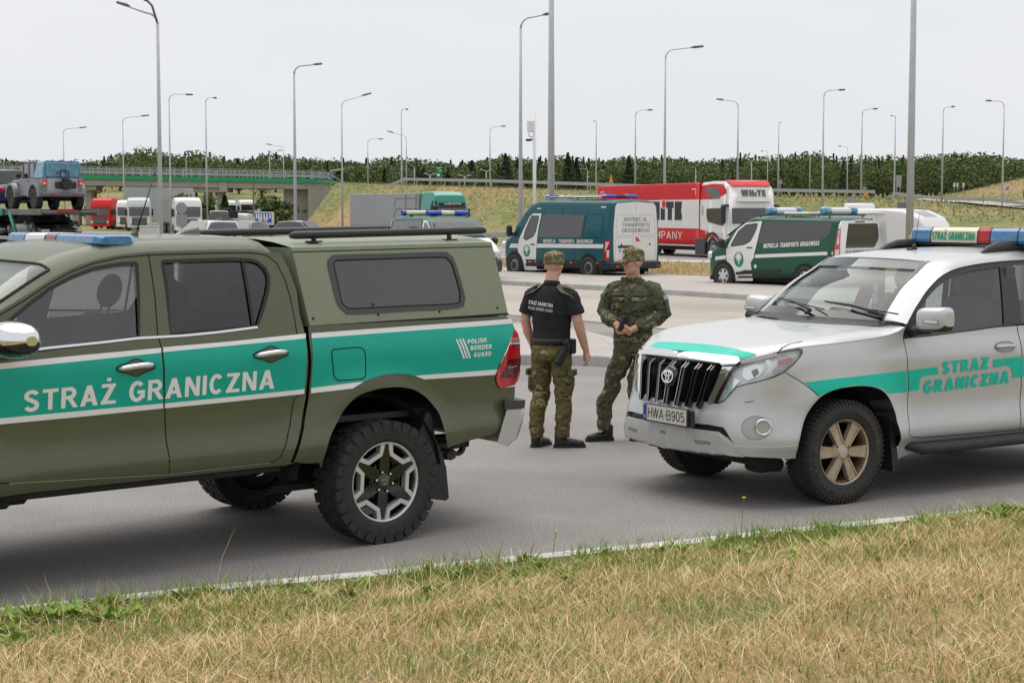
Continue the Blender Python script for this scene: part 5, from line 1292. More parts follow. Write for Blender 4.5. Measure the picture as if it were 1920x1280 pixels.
# ------------------------------------------------ teal and white high-roof van
V = empty('inspection_van', (.8829, 57.0563, 0), R(129), 'tall dark teal van with white cab door and white rear doors', 'van')
prof = [(.2, .93), (.45, .985), (.9, 1.0), (1.3, .995), (1.9, .955), (2.5, .90)]
HM = Hull([(-4.72, 2.36), (-4.5, 2.44), (-1.2, 2.46), (-.75, 2.36), (-.42, 2.10), (.02, 1.60), (.16, 1.40), (.62, 1.20), (.84, .98), (.92, .60)],
          [(-4.72, .36), (-.5, .30), (.92, .30)], [(-4.72, 1.0), (-4.5, 1.03), (-.5, 1.03), (.2, 1.0), (.6, .93), (.85, .74), (.92, .55)], prof, .16)
HM.build('body', M_VTEAL, V)
_R = [(-4.722, 1)]
for sd in (1, -1):
    DR = [(-1.329,2.036), (-1.299,1.902), (-1.222,1.596), (-1.17,1.232), (-1.136,.952), (-1.097,.532), (-1.084,.196), (-.488,.185), (-.287,.372), (-.189,.625), (-.166,.936), (-.229,1.192), (-.465,1.533), (-.752,1.942), (-.906,2.035)]
    d = decal('cab_door', [[round_poly(DR, .04)]], HM, M_VWHITE, V, .008, sd)
    DW = [(-.84,1.951), (-1.212,1.952), (-1.147,1.707), (-1.082,1.455), (-.973,1.308), (-.621,1.174), (-.479,1.223), (-.554,1.478)]
    w_ = decal('door_window', [[round_poly(DW, .05)]], HM, M_TINT, d, .012, sd)
    ring_line('window_seal', round_poly(DW, .05), .03, HM, M_BLACK, w_, .015, sd)
    decal('side_window', [[round_poly([(-1.407,2.008), (-3.447,1.997), (-3.387,1.694), (-3.315,1.288), (-1.235,1.272)], .05)]], HM, M_TINT, V, .008, sd)
    ring_line('panel_recess_shadow', round_poly([(-3.528,2.019), (-4.334,2.021), (-4.286,1.3), (-3.368,1.289)], .06), .02, HM, mat('teal_shadow_seam_line', (.003, .04, .055), rough=.6), V, .008, sd)  # edge shadow of the inset panel, painted as a darker teal outline
    decal('white_stripe', [[[(-1.166,1.059), (-4.379,1.094), (-4.36,.965), (-1.14,.93)]], [[(.208,1.043), (-.188,1.044), (-.171,.908), (.345,.899)]]], HM, M_VWHITE, V, .008, sd)
    decal('side_moulding', [[[(-.577,.543), (-2.352,.561), (-4.422,.577), (-4.403,.435), (-3.188,.403), (-.644,.364)]]], HM, M_BLACK, V, .014, sd)
    decal('sill', [[[(-4.6, .30), (-2.95, .32), (-.55, .32), (-.55, .42), (-3.1, .42), (-4.6, .46)]]], HM, M_BLACK, V, .010, sd)
    for p in [(-1.093,.482), (-2.847,.49), (-4.103,.505)]: decal('marker_lamp', [[[(p[0] + .045 * cos(a), p[1] + .035 * sin(a)) for a in [k * pi / 5 for k in range(10)]]]], HM, M_ORA, V, .022, sd)
    TLp = [(-4.458,1.236), (-4.667,1.247), (-4.632,.592), (-4.39,.603)]
    tl = decal('tail_light', [[TLp]], HM, M_RED, V, .016, sd); decal('tail_light_segment', [[[(-4.486,1.17), (-4.644,1.172), (-4.558,1.011), (-4.464,.85)]], [[(-4.527,.904), (-4.646,.92), (-4.632,.693), (-4.521,.686)]]], HM, mat('clear_lens', (.6, .58, .58), rough=.15, coat=1), tl, .020, sd)
    pc = [(-.643,.817), (-.811,.821), (-.643,1.009)]
    palm(V, HM, pc[0], abs(pc[1][0] - pc[0][0]), abs(pc[2][1] - pc[0][1]), sd)
    for xa in (-1.47, -2.35, -3.0, -4.62): decal('panel_seam', [[[(xa, .5), (xa + .012, .5), (xa + .012, 2.2), (xa, 2.2)]]], HM, MATS['teal_shadow_seam_line'], V, .007, sd)
    decal('door_handle', [[[(-.842,1.051), (-1.061,1.055), (-1.061,1.018), (-.842,1.015)]]], HM, M_BLACK, d, .03, sd)
    decal('roof_marker', [[[(-4.192,2.266), (-4.431,2.26), (-4.432,2.212), (-4.193,2.218)]], [[(-1.112,2.214), (-1.299,2.214), (-1.32,2.175), (-1.081,2.175)]]], HM, mat('lamp_pale', (.65, .6, .55), rough=.4), V, .02, sd)
    for t_, ab in (('INSPEKCJA', [(-1.483,1.092), (-2.079,1.101)]), ('TRANSPORTU', [(-2.266,1.101), (-2.998,1.11)]), ('DROGOWEGO', [(-3.135,1.109), (-3.886,1.118)])):
        a_, b_ = ab if sd > 0 else ((ab[1][0], ab[0][1]), (ab[0][0], ab[1][1]))
        letter('side_lettering', t_, HM.fn(sd), a_, b_, .115, M_VWHITE, V, .22, .012, 0)
for x in (0, -3.68):
    for s in (1, -1): b = MB(); hub_arch(b, x, .36, .43, s * .98, s * 1.035); b.build('wheel_arch', M_UNDER, V)
for x in (0, -3.68):
    for s in (1, -1): wheel_plain(V, (x, s * .95, .345), .345, .23, .20, 'van', s < 0)
b = MB(); b.box(-4.5, .7, -.8, .8, .22, .34, .02); b.box(-.9, -.42, .8, .95, .12, .34, .02); b.box(-.9, -.42, -.95, -.8, .12, .34, .02); b.box(-4.3, -4.1, .85, 1.0, .15, .4, .02); b.build('chassis', M_UNDER, V)
# rear doors
rf = plane_fn((-4.735, 0, 0), (0, -1, 0), (0, 0, 1), (-1, 0, 0))
b = MB(); b.prism([(-.90, .48), (-.93, 1.0), (-.93, 1.6), (-.86, 2.25), (-.78, 2.36), (0, 2.40), (.78, 2.36), (.86, 2.25), (.93, 1.6), (.93, 1.0), (.90, .48)], -4.735, -4.70, 'x'); rd = b.build('rear_doors', M_VWHITE, V)
b = MB(); b.box(-4.7365, -4.7355, -.006, .006, .48, 2.38)
for s in (1, -1):
    for q in band(round_poly([(s * .10, .56), (s * .86, .56), (s * .86, 1.30), (s * .10, 1.30)], .06) + [(s * .10, .56)], .012) + band(round_poly([(s * .10, 1.36), (s * .84, 1.36), (s * .79, 2.0), (s * .10, 2.0)], .08) + [(s * .10, 1.36)], .012): b.prism(q, -4.737, -4.735, 'x')
b.build('door_seam', mat('soft_grey_line', (.42, .42, .42), rough=.6), rd)
for t_, xa, xb, z in (('INSPEKCJA', -.50, .46, 1.80), ('TRANSPORTU', -.58, .60, 1.63), ('DROGOWEGO', -.57, .60, 1.46)): letter('rear_lettering', t_, rf, (xa, z), (xb, z), .118, M_BLACKTX, rd, .12, .004, 0, .2)
b = MB(); b.box(-4.77, -4.735, .15, .75, .98, 1.05, .01); b.build('number_plate_lamp', M_BLACK, rd)
b = MB(); b.box(-4.745, -4.736, .20, .70, .84, .95, .003); b.build('number_plate', M_WHITE, rd); b = MB(); b.box(-4.7475, -4.7455, .65, .695, .845, .945); b.build('plate_band', mat('plate_blue', (.01, .05, .35)), rd)
b = MB(); b.prism([(0, 1.34), (-.22, 1.18), (0, 1.18)], -4.74, -4.736, 'x'); b.build('red_triangle', M_RED, rd)
b = MB(); b.box(-4.86, -4.60, -1.02, 1.02, .32, .56, .05); b.build('rear_bumper', M_BLACK, V)
for s in (1, -1): b = MB(); b.box(-4.868, -4.85, s * .80, s * .92, .38, .43, .005); b.build('reflector', M_RED, V)
for s in (1, -1): b = MB(); b.lathe([(0, 0), (.03, 0), (.035, .01)], 10, 'x', M=Matrix.Translation((-4.745, s * .6, 1.08))); b.build('door_lock', M_BLACK, rd)
# windscreen and nose
b = MB(); b.add([(-.40, -.78, 2.07), (-.40, .78, 2.07), (.10, .90, 1.50), (.10, -.90, 1.50)], [(0, 1, 2, 3)]); b.xf(Matrix.Translation((.03, 0, .06))); b.build('windscreen', M_TINT, V)
b = MB(); b.box(.86, .96, -.62, .62, .42, .86, .03); b.build('grille', M_BLACK, V)
for s in (1, -1): b = MB(); b.box(.55, .86, s * .62, s * .92, .88, 1.12, .06); b.build('headlight', mat('lamp_glass', (.6, .62, .64)), V)
for s in (1, -1):
    b = MB(); b.box(.02, .18, s * 1.06, s * 1.28, 1.28, 1.66, .06); b.box(-.05, .1, s * .95, s * 1.1, 1.30, 1.42, .03); b.build('door_mirror', M_BLACK, V)
b = MB()
for s in (1, -1): b.tube([(-1.1, s * .66, 2.56), (-3.9, s * .66, 2.56)], .022, 6)
for x in (-1.3, -2.6, -3.8):
    b.tube([(x, -.66, 2.55), (x, .66, 2.55)], .02, 6)
    for s in (1, -1): b.tube([(x, s * .66, 2.44), (x, s * .66, 2.56)], .02, 6)
b.build('roof_rack', mat('rack_alloy', (.6, .6, .6), rough=.35, metal=.5), V)
b = MB(); b.box(-3.6, -2.0, -.62, .62, 2.58, 2.62, .01); b.build('roof_panel', mat('rack_pale', (.65, .6, .52), rough=.5), V)
for x in (-1.25, -4.0):
    q = MB(); q.box(x - .13, x + .13, -.68, -.22, 2.52, 2.64, .04); q.m = 0; q.build('blue_beacon', M_BLUED, V)
    q = MB(); q.box(x - .13, x + .13, .22, .68, 2.52, 2.64, .04); q.build('blue_beacon', M_BLUED, V)
    q = MB(); q.box(x - .12, x + .12, -.22, .22, 2.52, 2.63, .03); q.build('beacon_centre', mat('maroon_lens', (.12, .01, .02), rough=.3) if x < -2 else M_IVORY, V)
# ------------------------------------------------ dark green and white crew van
V = empty('inspection_minibus', (6.6405, 48.1889, 0), R(130), 'dark green minibus with white nose door and long white roof beacons', 'van')
prof = [(.2, .92), (.45, .98), (.85, 1.0), (1.15, .99), (1.5, .94), (1.95, .86)]
HT = Hull([(-3.94, 1.55), (-3.88, 1.86), (-3.7, 1.93), (-1.0, 1.96), (-.72, 1.88), (-.05, 1.40), (.12, 1.26), (.55, 1.06), (.80, .82), (.88, .55)],
          [(-3.94, .40), (-.5, .27), (.88, .30)], [(-3.94, .88), (-3.75, .96), (-.4, .975), (.3, .94), (.6, .85), (.80, .68), (.88, .5)], prof, .13)
HT.build('body', M_VGREEN, V)
for sd in (1, -1):
    DR = [(-1.304,1.856), (-1.249,1.493), (-1.193,1.19), (-1.131,.961), (-1.118,.847), (-1.008,.731), (-1.041,.218), (-.4,.197), (-.267,.405), (-.106,.748), (-.076,1.056), (-.178,1.25), (-.432,1.618), (-.728,1.807)]
    d = decal('cab_door', [[round_poly(DR, .04)]], HT, M_VWHITE, V, .008, sd)
    DW = [(-.749,1.747), (-1.159,1.787), (-1.107,1.567), (-.959,1.3), (-.721,1.197), (-.257,1.155), (-.323,1.291), (-.485,1.561)]
    w_ = decal('door_window', [[round_poly(DW, .05)]], HT, M_TINT, d, .012, sd); ring_line('window_seal', round_poly(DW, .05), .02, HT, M_BLACK, w_, .015, sd)
    decal('side_window', [[round_poly([(-1.37,1.826), (-2.475,1.836), (-3.727,1.844), (-3.718,1.594), (-3.628,1.447), (-3.387,1.346), (-2.388,1.306), (-1.233,1.243)], .05)]], HT, M_TINT, V, .008, sd)
    decal('white_stripe', [[[(-1.172,.943), (-3.82,1.073), (-3.822,.986), (-1.153,.848)]], [[(.343,.854), (-.078,.902), (-.069,.797), (.384,.752)]]], HT, M_VWHITE, V, .008, sd)
    decal('side_moulding', [[[(-.458,.449), (-2.107,.562), (-2.05,.471), (-.449,.376)]]], HT, M_BLACK, V, .02, sd)
    decal('sill', [[[(-3.8, .40), (-3.3, .38), (-.5, .28), (-.5, .34), (-2.5, .40), (-3.8, .46)]]], HT, M_BLACK, V, .010, sd)
    decal('rear_white_panel', [[[(-3.98,1.878), (-3.952,1.415), (-3.899,.799), (-4.001,.729), (-4.184,.734), (-4.208,1.879)]]], HT, M_VWHITE, V, .006, sd)
    tl = decal('tail_light', [[[(-3.892,1.65), (-3.979,1.668), (-4.036,.868), (-3.833,.845)]]], HT, M_RED, V, .018, sd); decal('tail_light_segment', [[[(-3.916,1.614), (-3.966,1.625), (-3.982,1.271), (-3.909,1.234)]], [[(-3.884,1.125), (-4.003,1.134), (-4.011,.947), (-3.869,.925)]]], HT, MATS['clear_lens'], tl, .022, sd)
    decal('fuel_cap', [[[(p[0] + .05 * cos(a), p[1] + .05 * sin(a)) for a in [k * pi / 6 for k in range(12)]] for p in [(-1.171,.621)]]], HT, M_WHITE, V, .012, sd)
    pc = [(-.572,.797), (-.747,.801), (-.569,1.007)]
    palm(V, HT, pc[0], abs(pc[1][0] - pc[0][0]), abs(pc[2][1] - pc[0][1]), sd)
    decal('door_handle', [[[(-.849,1.139), (-1.063,1.142), (-1.053,1.112), (-.85,1.108)]]], HT, M_BLACK, d, .02, sd)
    RWA = [(-2.93 + .50 * cos(a), .34 + .52 * sin(a)) for a in [pi * k / 18 for k in range(19)]]
    drape('arch_flare_highlight', [[q] for q in band(RWA, .02)], HT.fn(sd), mat('green_highlight_edge', (.02, .12, .075), rough=.4), V, .008, .3)  # paler green line paints the highlight on the rear arch edge
    for t_, ab in (('INSPEKCJA', [(-1.455,1.119), (-1.98,1.147)]), ('TRANSPORTU', [(-2.039,1.151), (-2.688,1.188)]), ('DROGOWEGO', [(-2.741,1.189), (-3.38,1.225)])):
        a_, b_ = ab if sd > 0 else ((ab[1][0], ab[0][1]), (ab[0][0], ab[1][1]))
        letter('side_lettering', t_, HT.fn(sd), a_, b_, .12, M_VWHITE, V, .24, .012, 0)
for x in (0, -2.93):
    for s in (1, -1): b = MB(); hub_arch(b, x, .34, .40, s * .9, s * .982); b.build('wheel_arch', M_UNDER, V)
for x in (0, -2.93):
    for s in (1, -1): wheel_plain(V, (x, s * .90, .335), .335, .22, .205, 'cap', s < 0, [mat('hubcap_silver', (.6, .6, .6), rough=.4, metal=.3), M_BLACK])
b = MB(); b.box(-3.7, .7, -.8, .8, .20, .32, .02); b.box(-2.2, -1.7, -.6, .2, .10, .3, .03); b.build('chassis', M_UNDER, V)
rf = plane_fn((-3.955, 0, 0), (0, -1, 0), (0, 0, 1), (-1, 0, 0))
b = MB(); b.prism([(-.86, .50), (-.90, .9), (-.88, 1.3), (-.80, 1.75), (-.72, 1.86), (0, 1.90), (.72, 1.86), (.80, 1.75), (.88, 1.3), (.90, .9), (.86, .50)], -3.955, -3.90, 'x'); rd = b.build('tailgate', M_VWHITE, V)
b = MB(); b.prism(round_poly([(-.74, 1.80), (.74, 1.80), (.80, 1.40), (.62, 1.16), (-.62, 1.16), (-.80, 1.40)], .08), -3.962, -3.957, 'x'); b.build('rear_window', M_TINT, rd)
b = MB(); b.box(-3.965, -3.957, -.2, .2, 1.83, 1.865, .004); b.build('brake_light', M_REDD, rd)
letter('rear_lettering', 'INSPEKCJA TRANSPORTU DROGOWEGO', rf, (-.80, 1.03), (.80, 1.03), .07, M_BLACKTX, rd, .16, .006, 0)
b = MB(); b.box(-4.05, -3.85, -.92, .92, .38, .58, .04); b.build('rear_bumper', M_BLACK, V)
b = MB(); b.add([(-.70, -.70, 1.86), (-.70, .70, 1.86), (.02, .84, 1.38), (.02, -.84, 1.38)], [(0, 1, 2, 3)]); b.xf(Matrix.Translation((.03, 0, .05))); b.build('windscreen', M_TINT, V)
b = MB(); b.box(.80, .90, -.55, .55, .36, .74, .03); b.build('grille', M_BLACK, V)
for s in (1, -1): b = MB(); b.box(.42, .76, s * .60, s * .86, .78, 1.0, .05); b.build('headlight', MATS['lamp_glass'], V)
for s in (1, -1): b = MB(); b.box(-.10, .06, s * 1.0, s * 1.20, 1.10, 1.36, .05); b.box(-.14, .02, s * .9, s * 1.04, 1.12, 1.2, .03); b.build('door_mirror', M_BLACK, V)
b = MB()
for s in (1, -1): b.tube([(-1.0, s * .68, 2.02), (-3.6, s * .68, 2.02)], .02, 6)
for x in (-1.1, -2.0, -3.5):
    for s in (1, -1): b.tube([(x, s * .68, 1.93), (x, s * .68, 2.02)], .02, 6)
b.build('roof_rack', M_TRIM, V)
for x in (-1.35, -3.25):
    q = MB(); q.tube([(x, -.62, 2.12), (x, -.50, 2.125), (x, .50, 2.125), (x, .62, 2.12)], [.07, .10, .10, .07], 12); q.build('beacon_tube', mat('beacon_white', (.7, .72, .72), rough=.3, coat=.5), V)
    for s in (1, -1): q = MB(); q.tube([(x, s * .42, 2.125), (x, s * .66, 2.125), (x, s * .72, 2.12)], [.115, .115, .07], 12); q.build('beacon_lens', mat('beacon_blue', (.05, .25, .40), rough=.15, coat=1), V)
b = MB(); b.box(-2.6, -1.7, -.45, .45, 2.03, 2.10, .02); b.build('roof_panel', M_VWHITE, V)
# ------------------------------------------------ van half hidden behind the canopy
V = empty('patrol_van', (-1.47, 50.8, 0), R(-65), 'white and green van with blue beacons, half hidden behind the pickup canopy', 'van')
prof = [(.2, .92), (.45, .98), (.85, 1.0), (1.15, .99), (1.5, .93), (1.95, .84)]
H6 = Hull([(-3.9, 1.60), (-3.75, 1.86), (-3.5, 1.93), (-.95, 1.94), (-.65, 1.84), (.05, 1.34), (.2, 1.22), (.62, 1.08), (.85, .86), (.92, .5)],
          [(-3.9, .40), (-.5, .30), (.92, .30)], [(-3.9, .86), (-3.7, .94), (-.4, .95), (.4, .92), (.7, .82), (.92, .60)], prof, .13)
H6.build('body', M_VGREEN, V)
for sd in (-1, 1):
    d = decal('cab_door', [[round_poly([(-1.05, .35), (-1.05, 1.86), (-.72, 1.84), (-.05, 1.36), (.02, 1.0), (-.35, .40)], .06)]], H6, M_VWHITE, V, .008, sd)
    decal('door_window', [[round_poly([(-.96, 1.22), (-.94, 1.78), (-.72, 1.76), (-.12, 1.34), (-.10, 1.22)], .04)]], H6, M_TINT, d, .012, sd)
    decal('side_window', [[round_poly([(-3.6, 1.24), (-3.5, 1.80), (-2.2, 1.82), (-1.15, 1.82), (-1.15, 1.22)], .05)]], H6, M_TINT, V, .008, sd)
    decal('white_edge', [[[(-3.88, .5), (-3.80, .5), (-3.66, 1.84), (-3.76, 1.84)]]], H6, M_VWHITE, V, .009, sd)
    decal('fender', [[[(-.3, .95), (.05, 1.0), (.05, 1.16), (.8, 1.0), (.86, .8), (.5, .62), (.42, .35), (.35, .62), (0, .78), (-.3, .66)]]], H6, M_VWHITE, V, .010, sd)
b = MB(); b.add([(-.60, -.70, 1.86), (-.60, .70, 1.86), (.10, .83, 1.36), (.10, -.83, 1.36)], [(0, 1, 2, 3)]); b.xf(Matrix.Translation((.03, 0, .04))); b.build('windscreen', glass_mat('van_screen', (.20, .25, .25), .0), V)
b = MB(); rows = [[(x, y, z + .03) for y in (-.80, -.5, 0, .5, .80)] for x, z in ((.12, 1.30), (.4, 1.19), (.66, 1.08), (.84, .92), (.93, .74))]; b.loft(rows, False, False); b.build('bonnet', M_VWHITE, V)
b = MB(); b.box(.88, .97, -.62, .62, .74, .90, .02); b.build('grille', M_BLACK, V); b = MB(); b.box(.80, 1.02, -.86, .86, .34, .72, .06); b.build('front_bumper', mat('bumper_dark', (.05, .052, .055), rough=.6), V)
for s in (1, -1): b = MB(); b.box(.74, .95, s * .58, s * .84, .76, .98, .05); b.build('headlight', MATS['lamp_glass'], V)
for x in (0, -3.0):
    for s in (1, -1): b = MB(); hub_arch(b, x, .34, .40, s * .88, s * .962); b.build('wheel_arch', M_UNDER, V)
for x in (0, -3.0):
    for s in (1, -1): wheel_plain(V, (x, s * .88, .33), .33, .22, .20, 'cap', s < 0)
for s in (1, -1): b = MB(); b.box(-.15, 0, s * .98, s * 1.18, 1.12, 1.34, .05); b.build('door_mirror', M_BLACK, V)
q = MB(); q.tube([(-3.1, -.60, 2.06), (-3.1, .60, 2.06)], .075, 10); q.build('beacon_tube', M_IVORY, V)
q = MB(); q.tube([(-1.15, -.22, 2.06), (-1.15, .22, 2.06)], .075, 10); q.build('beacon_sign', M_IVORY, V)
for s in (1, -1):
    q = MB(); q.tube([(-1.15, s * .22, 2.06), (-1.15, s * .68, 2.06)], .08, 10); q.build('blue_beacon', M_BLUED, V)
    q = MB(); q.tube([(-3.1, s * .60, 2.06), (-3.1, s * .72, 2.06)], .09, 10); q.build('blue_beacon', M_BLUED, V)
b = MB(); b.box(-2.3, -2.1, -.1, .1, 1.96, 2.30, .03); b.tube([(-2.2, -.12, 1.95), (-2.2, -.06, 2.42), (-2.2, .06, 2.42), (-2.2, .12, 1.95)], .03, 6); b.build('roof_searchlight', M_BLACK, V)
b = MB()
for x in (-1.15, -3.1):
    for y in (-.4, .4): b.box(x - .05, x + .05, y - .05, y + .05, 1.93, 2.0)
b.build('beacon_bracket', M_BLACK, V)

# ---------------------------------------------------------------- red removal lorry
V = empty('removal_lorry', (9.8337, 74.9967, 0), R(-65), 'big red and white lorry with large black lettering and a tall rounded cab', 'lorry')
M_LRED = mat('lorry_red', (.60, .006, .010), rough=.45, coat=.1, spec=.3, noise=(2, .06)); M_LWHITE = mat('lorry_white', (.72, .71, .69), rough=.35, coat=.4, noise=(2, .04))
HB_ = Hull([(-10.75, 3.22), (-10.6, 3.30), (-1.12, 3.34)], [(-10.75, .52), (-1.12, .52)], [(-10.75, 1.20), (-10.65, 1.22), (-1.12, 1.22)], [(.5, 1), (3.4, 1)], .06, .01)
HB_.build('box_body', M_LRED, V)
HC = Hull([(-1.10, 3.34), (-.2, 3.42), (.75, 3.40), (1.10, 3.18), (1.30, 2.80), (1.38, 2.2), (1.46, 1.4), (1.50, .4)], [(-1.10, .55), (-.55, .75), (.5, .75), (.62, .30), (1.50, .28)], [(-1.10, 1.20), (.9, 1.21), (1.2, 1.14), (1.38, .98), (1.50, .85)], [(.2, 1), (2.3, 1), (3.0, .96), (3.4, .90)], .16, .02)
HC.build('cab', M_LWHITE, V)
TW = (2.62, 1.36)
for sd in (-1, 1):
    f = HB_.fn(sd)
    drape('white_band', [[[(-10.74, 2.56), (-10.74, 1.32), (-1.13, 1.32), (-1.13, 2.60)]]], f, M_LWHITE, V, .006, 1.5)
    drape('box_edge', [[[(-10.7, .53), (-10.7, .60), (-1.13, .60), (-1.13, .53)]]], f, mat('edge_grey', (.5, .45, .44), rough=.5), V, .008, 1.5)
    L1 = [(-6.467,1.689), (-2.584,1.68), (-3.205,2.518)]
    u0, u1 = L1[0][0], L1[1][0]; zb = L1[1][1]; hh = L1[2][1] - zb
    a_, b_ = ((u0, zb), (u1, zb)) if sd < 0 else ((u1, zb), (u0, zb))
    o = letter('box_lettering', 'WHiTE', f, a_, b_, hh, M_BLACKTX, V, .40, .012, 0, .10)
    pd = [(-4.208,2.402), (-3.997,2.402), (-4.211,2.588)]
    mdx = 0 if sd < 0 else (u0 + u1 - 2 * pd[0][0])
    dot = [(pd[0][0] + mdx + .16 * cos(a), pd[0][1] + .18 * sin(a)) for a in [k * pi / 12 for k in range(24)]]
    drape('box_lettering_dot', [[[(pd[0][0] + mdx + .20 * cos(a), pd[0][1] + .22 * sin(a)) for a in [k * pi / 12 for k in range(24)]]]], f, M_LWHITE, V, .016, 1)
    drape('box_lettering_dot', [[dot]], f, M_LRED, V, .020, 1)
    L2 = [(-5.947,.822), (-2.538,.84), (-2.971,1.174)]
    u0, u1 = L2[0][0], L2[1][0]; zb = L2[1][1]; hh = L2[2][1] - zb; a_, b_ = ((u0, zb), (u1, zb)) if sd < 0 else ((u1, zb), (u0, zb))
    letter('box_lettering', 'COMPANY', f, a_, b_, hh, M_LWHITE, V, .13, .012, 0, .2)
    drape('corner_mark', [[q] for q in band([(-1.75, 3.06), (-1.42, 3.06), (-1.42, 2.80)], .05) + band([(-10.35, 2.75), (-10.35, 3.0), (-10.0, 3.0)], .05)], f, M_LWHITE, V, .01, 1.)
    g = HC.fn(sd)
    drape('cab_red_top', [[[(-1.08, 2.60), (-1.08, 3.20), (-.2, 3.27), (.70, 3.24), (.98, 3.02), (1.02, 2.86), (.55, 2.70), (.2, 2.62)]]], g, M_LRED, V, .012, .2)
    drape('cab_red_skirt', [[[(-1.08, 1.30), (-.5, 1.22), (.3, .98), (1.0, .86), (1.38, .82), (1.38, .40), (.66, .40), (.52, .78), (.30, .95), (-.30, .95), (-.52, .78), (-.62, .62), (-1.08, .62)]]], g, M_LRED, V, .012, .2)
    drape('upper_window', [[round_poly([(-.726,3.107), (.262,3.113), (.463,2.935), (.545,2.788), (.508,2.608), (-.493,2.757)], .06)]], g, M_TINT, V, .018, .2)
    sw = drape('side_window', [[round_poly([(-.508,2.197), (.238,2.214), (.885,2.214), (.898,1.479), (.647,1.477), (-.394,1.629), (-.51,1.841)], .06)]], g, M_TINT, V, .018, .2)
    drape('cab_handle', [[[(-.909,2.317), (-.811,2.317), (-.821,1.925), (-.919,1.925)]]], g, mat('handle_grey', (.4, .4, .4)), V, .02, .3)
    drape('cab_crest', [[[(p[0] + .07 * cos(a), p[1] + .09 * sin(a)) for a in [k * pi / 8 for k in range(16)]] for p in [(-.515,1.169)]]], g, mat('crest_pale', (.45, .42, .5)), V, .02, .3)
    drape('cab_stickers', [[[(-.183,1.101), (.017,1.112), (.035,1.032), (-.182,1.021)]], [[(.431,1.147), (.873,1.136), (.873,1.103), (.432,1.114)]], [[(.401,1.063), (.906,1.045), (.906,1.011), (.402,1.021)]], [[(.458,.971), (.892,.944), (.892,.915), (.459,.933)]]], g, mat('sticker_pale', (.6, .55, .6)), V, .02, .3)
    b = MB(); b.box(1.02, 1.22, sd * 1.28, sd * 1.48, 1.55, 2.35, .05); b.box(.9, 1.2, sd * 1.1, sd * 1.35, 2.30, 2.38, .02); b.build('cab_mirror', M_BLACK, V)
    b = MB(); b.box(-1.45, -.62, sd * .95, sd * 1.24, .18, .92, .04); b.build('side_locker', mat('locker_dark', (.05, .05, .055), rough=.5), V)
    b = MB(); ar = [(.62 * cos(a), .52 + .60 * sin(a)) for a in [pi * k / 14 for k in range(15)]]
    for q in band(ar, .12): b.prism(q, sd * .9, sd * 1.235)
    b.build('wheel_arch', M_BLACK, V)
ff = plane_fn((1.42, 0, 0), (0, 1, 0), (0, 0, 1), (1, 0, 0))
b = MB(); ws = []
for z, x in ((2.22, 1.405), (1.9, 1.43), (1.55, 1.455)): ws.append([(x + .05 - .10 * abs(y / 1.1) ** 3, y, z) for y in [-1.10 + .22 * k for k in range(11)]])
b.loft(ws, False, False); b.build('windscreen', M_TINT, V)
b = MB(); b.box(1.46, 1.52, -.75, .75, .45, 1.30, .03)
b.build('grille', M_BLACK, V)
def capf(u, z): x = 1.30 + (3.10 - z) * .30 - .22 * abs(u / 1.1) ** 3; return (x, u, z)
capf.out = (1, 0, 0)
b = MB(); b.loft([[(1.29 + (3.10 - z) * .30 - .22 * abs(y / 1.1) ** 3, y, z) for y in [-.95 + .19 * k for k in range(11)]] for z in (2.5, 2.8, 3.1)], False, False); b.build('cab_sign_panel', M_LWHITE, V)
b = MB(); b.loft([[(x, y * k, z) for y in [-1.1 + .22 * q for q in range(11)]] for x, z, k in ((-.9, 3.445, .95), (.7, 3.43, .95), (1.0, 3.32, .93), (1.16, 3.16, .9))], False, False); b.build('cab_red_roof', M_LRED, V)
for s in (1, -1): b = MB(); b.loft([[(x - .3 * abs(y / 1.1) ** 3, s * y, z) for y in (.74, .85, .96, 1.06)] for z, x in ((3.16, 1.22), (2.9, 1.31), (2.62, 1.40))], False, False); b.build('cab_red_side', M_LRED, V)
letter('cab_sign_lettering', 'WHiTE', capf, (-.62, 2.72), (.62, 2.72), .28, mat('lettering_grey', (.1, .1, .11)), V, .30, .02, .1, .12)
for s in (1, -1): b = MB(); b.box(1.36, 1.5, s * .72, s * 1.05, .55, .85, .04); b.build('headlight', MATS['lamp_glass'], V)
b = MB(); b.box(-10.5, 1.2, -.45, .45, .55, .75); b.box(-10.6, -1.2, -1.1, 1.1, .35, .52); b.build('chassis', M_UNDER, V)
for x in (0, -7.6, -8.9):
    for s in (1, -1): wheel_plain(V, (x, s * 1.05, .50), .50, .32, .28, 'truck', s < 0)
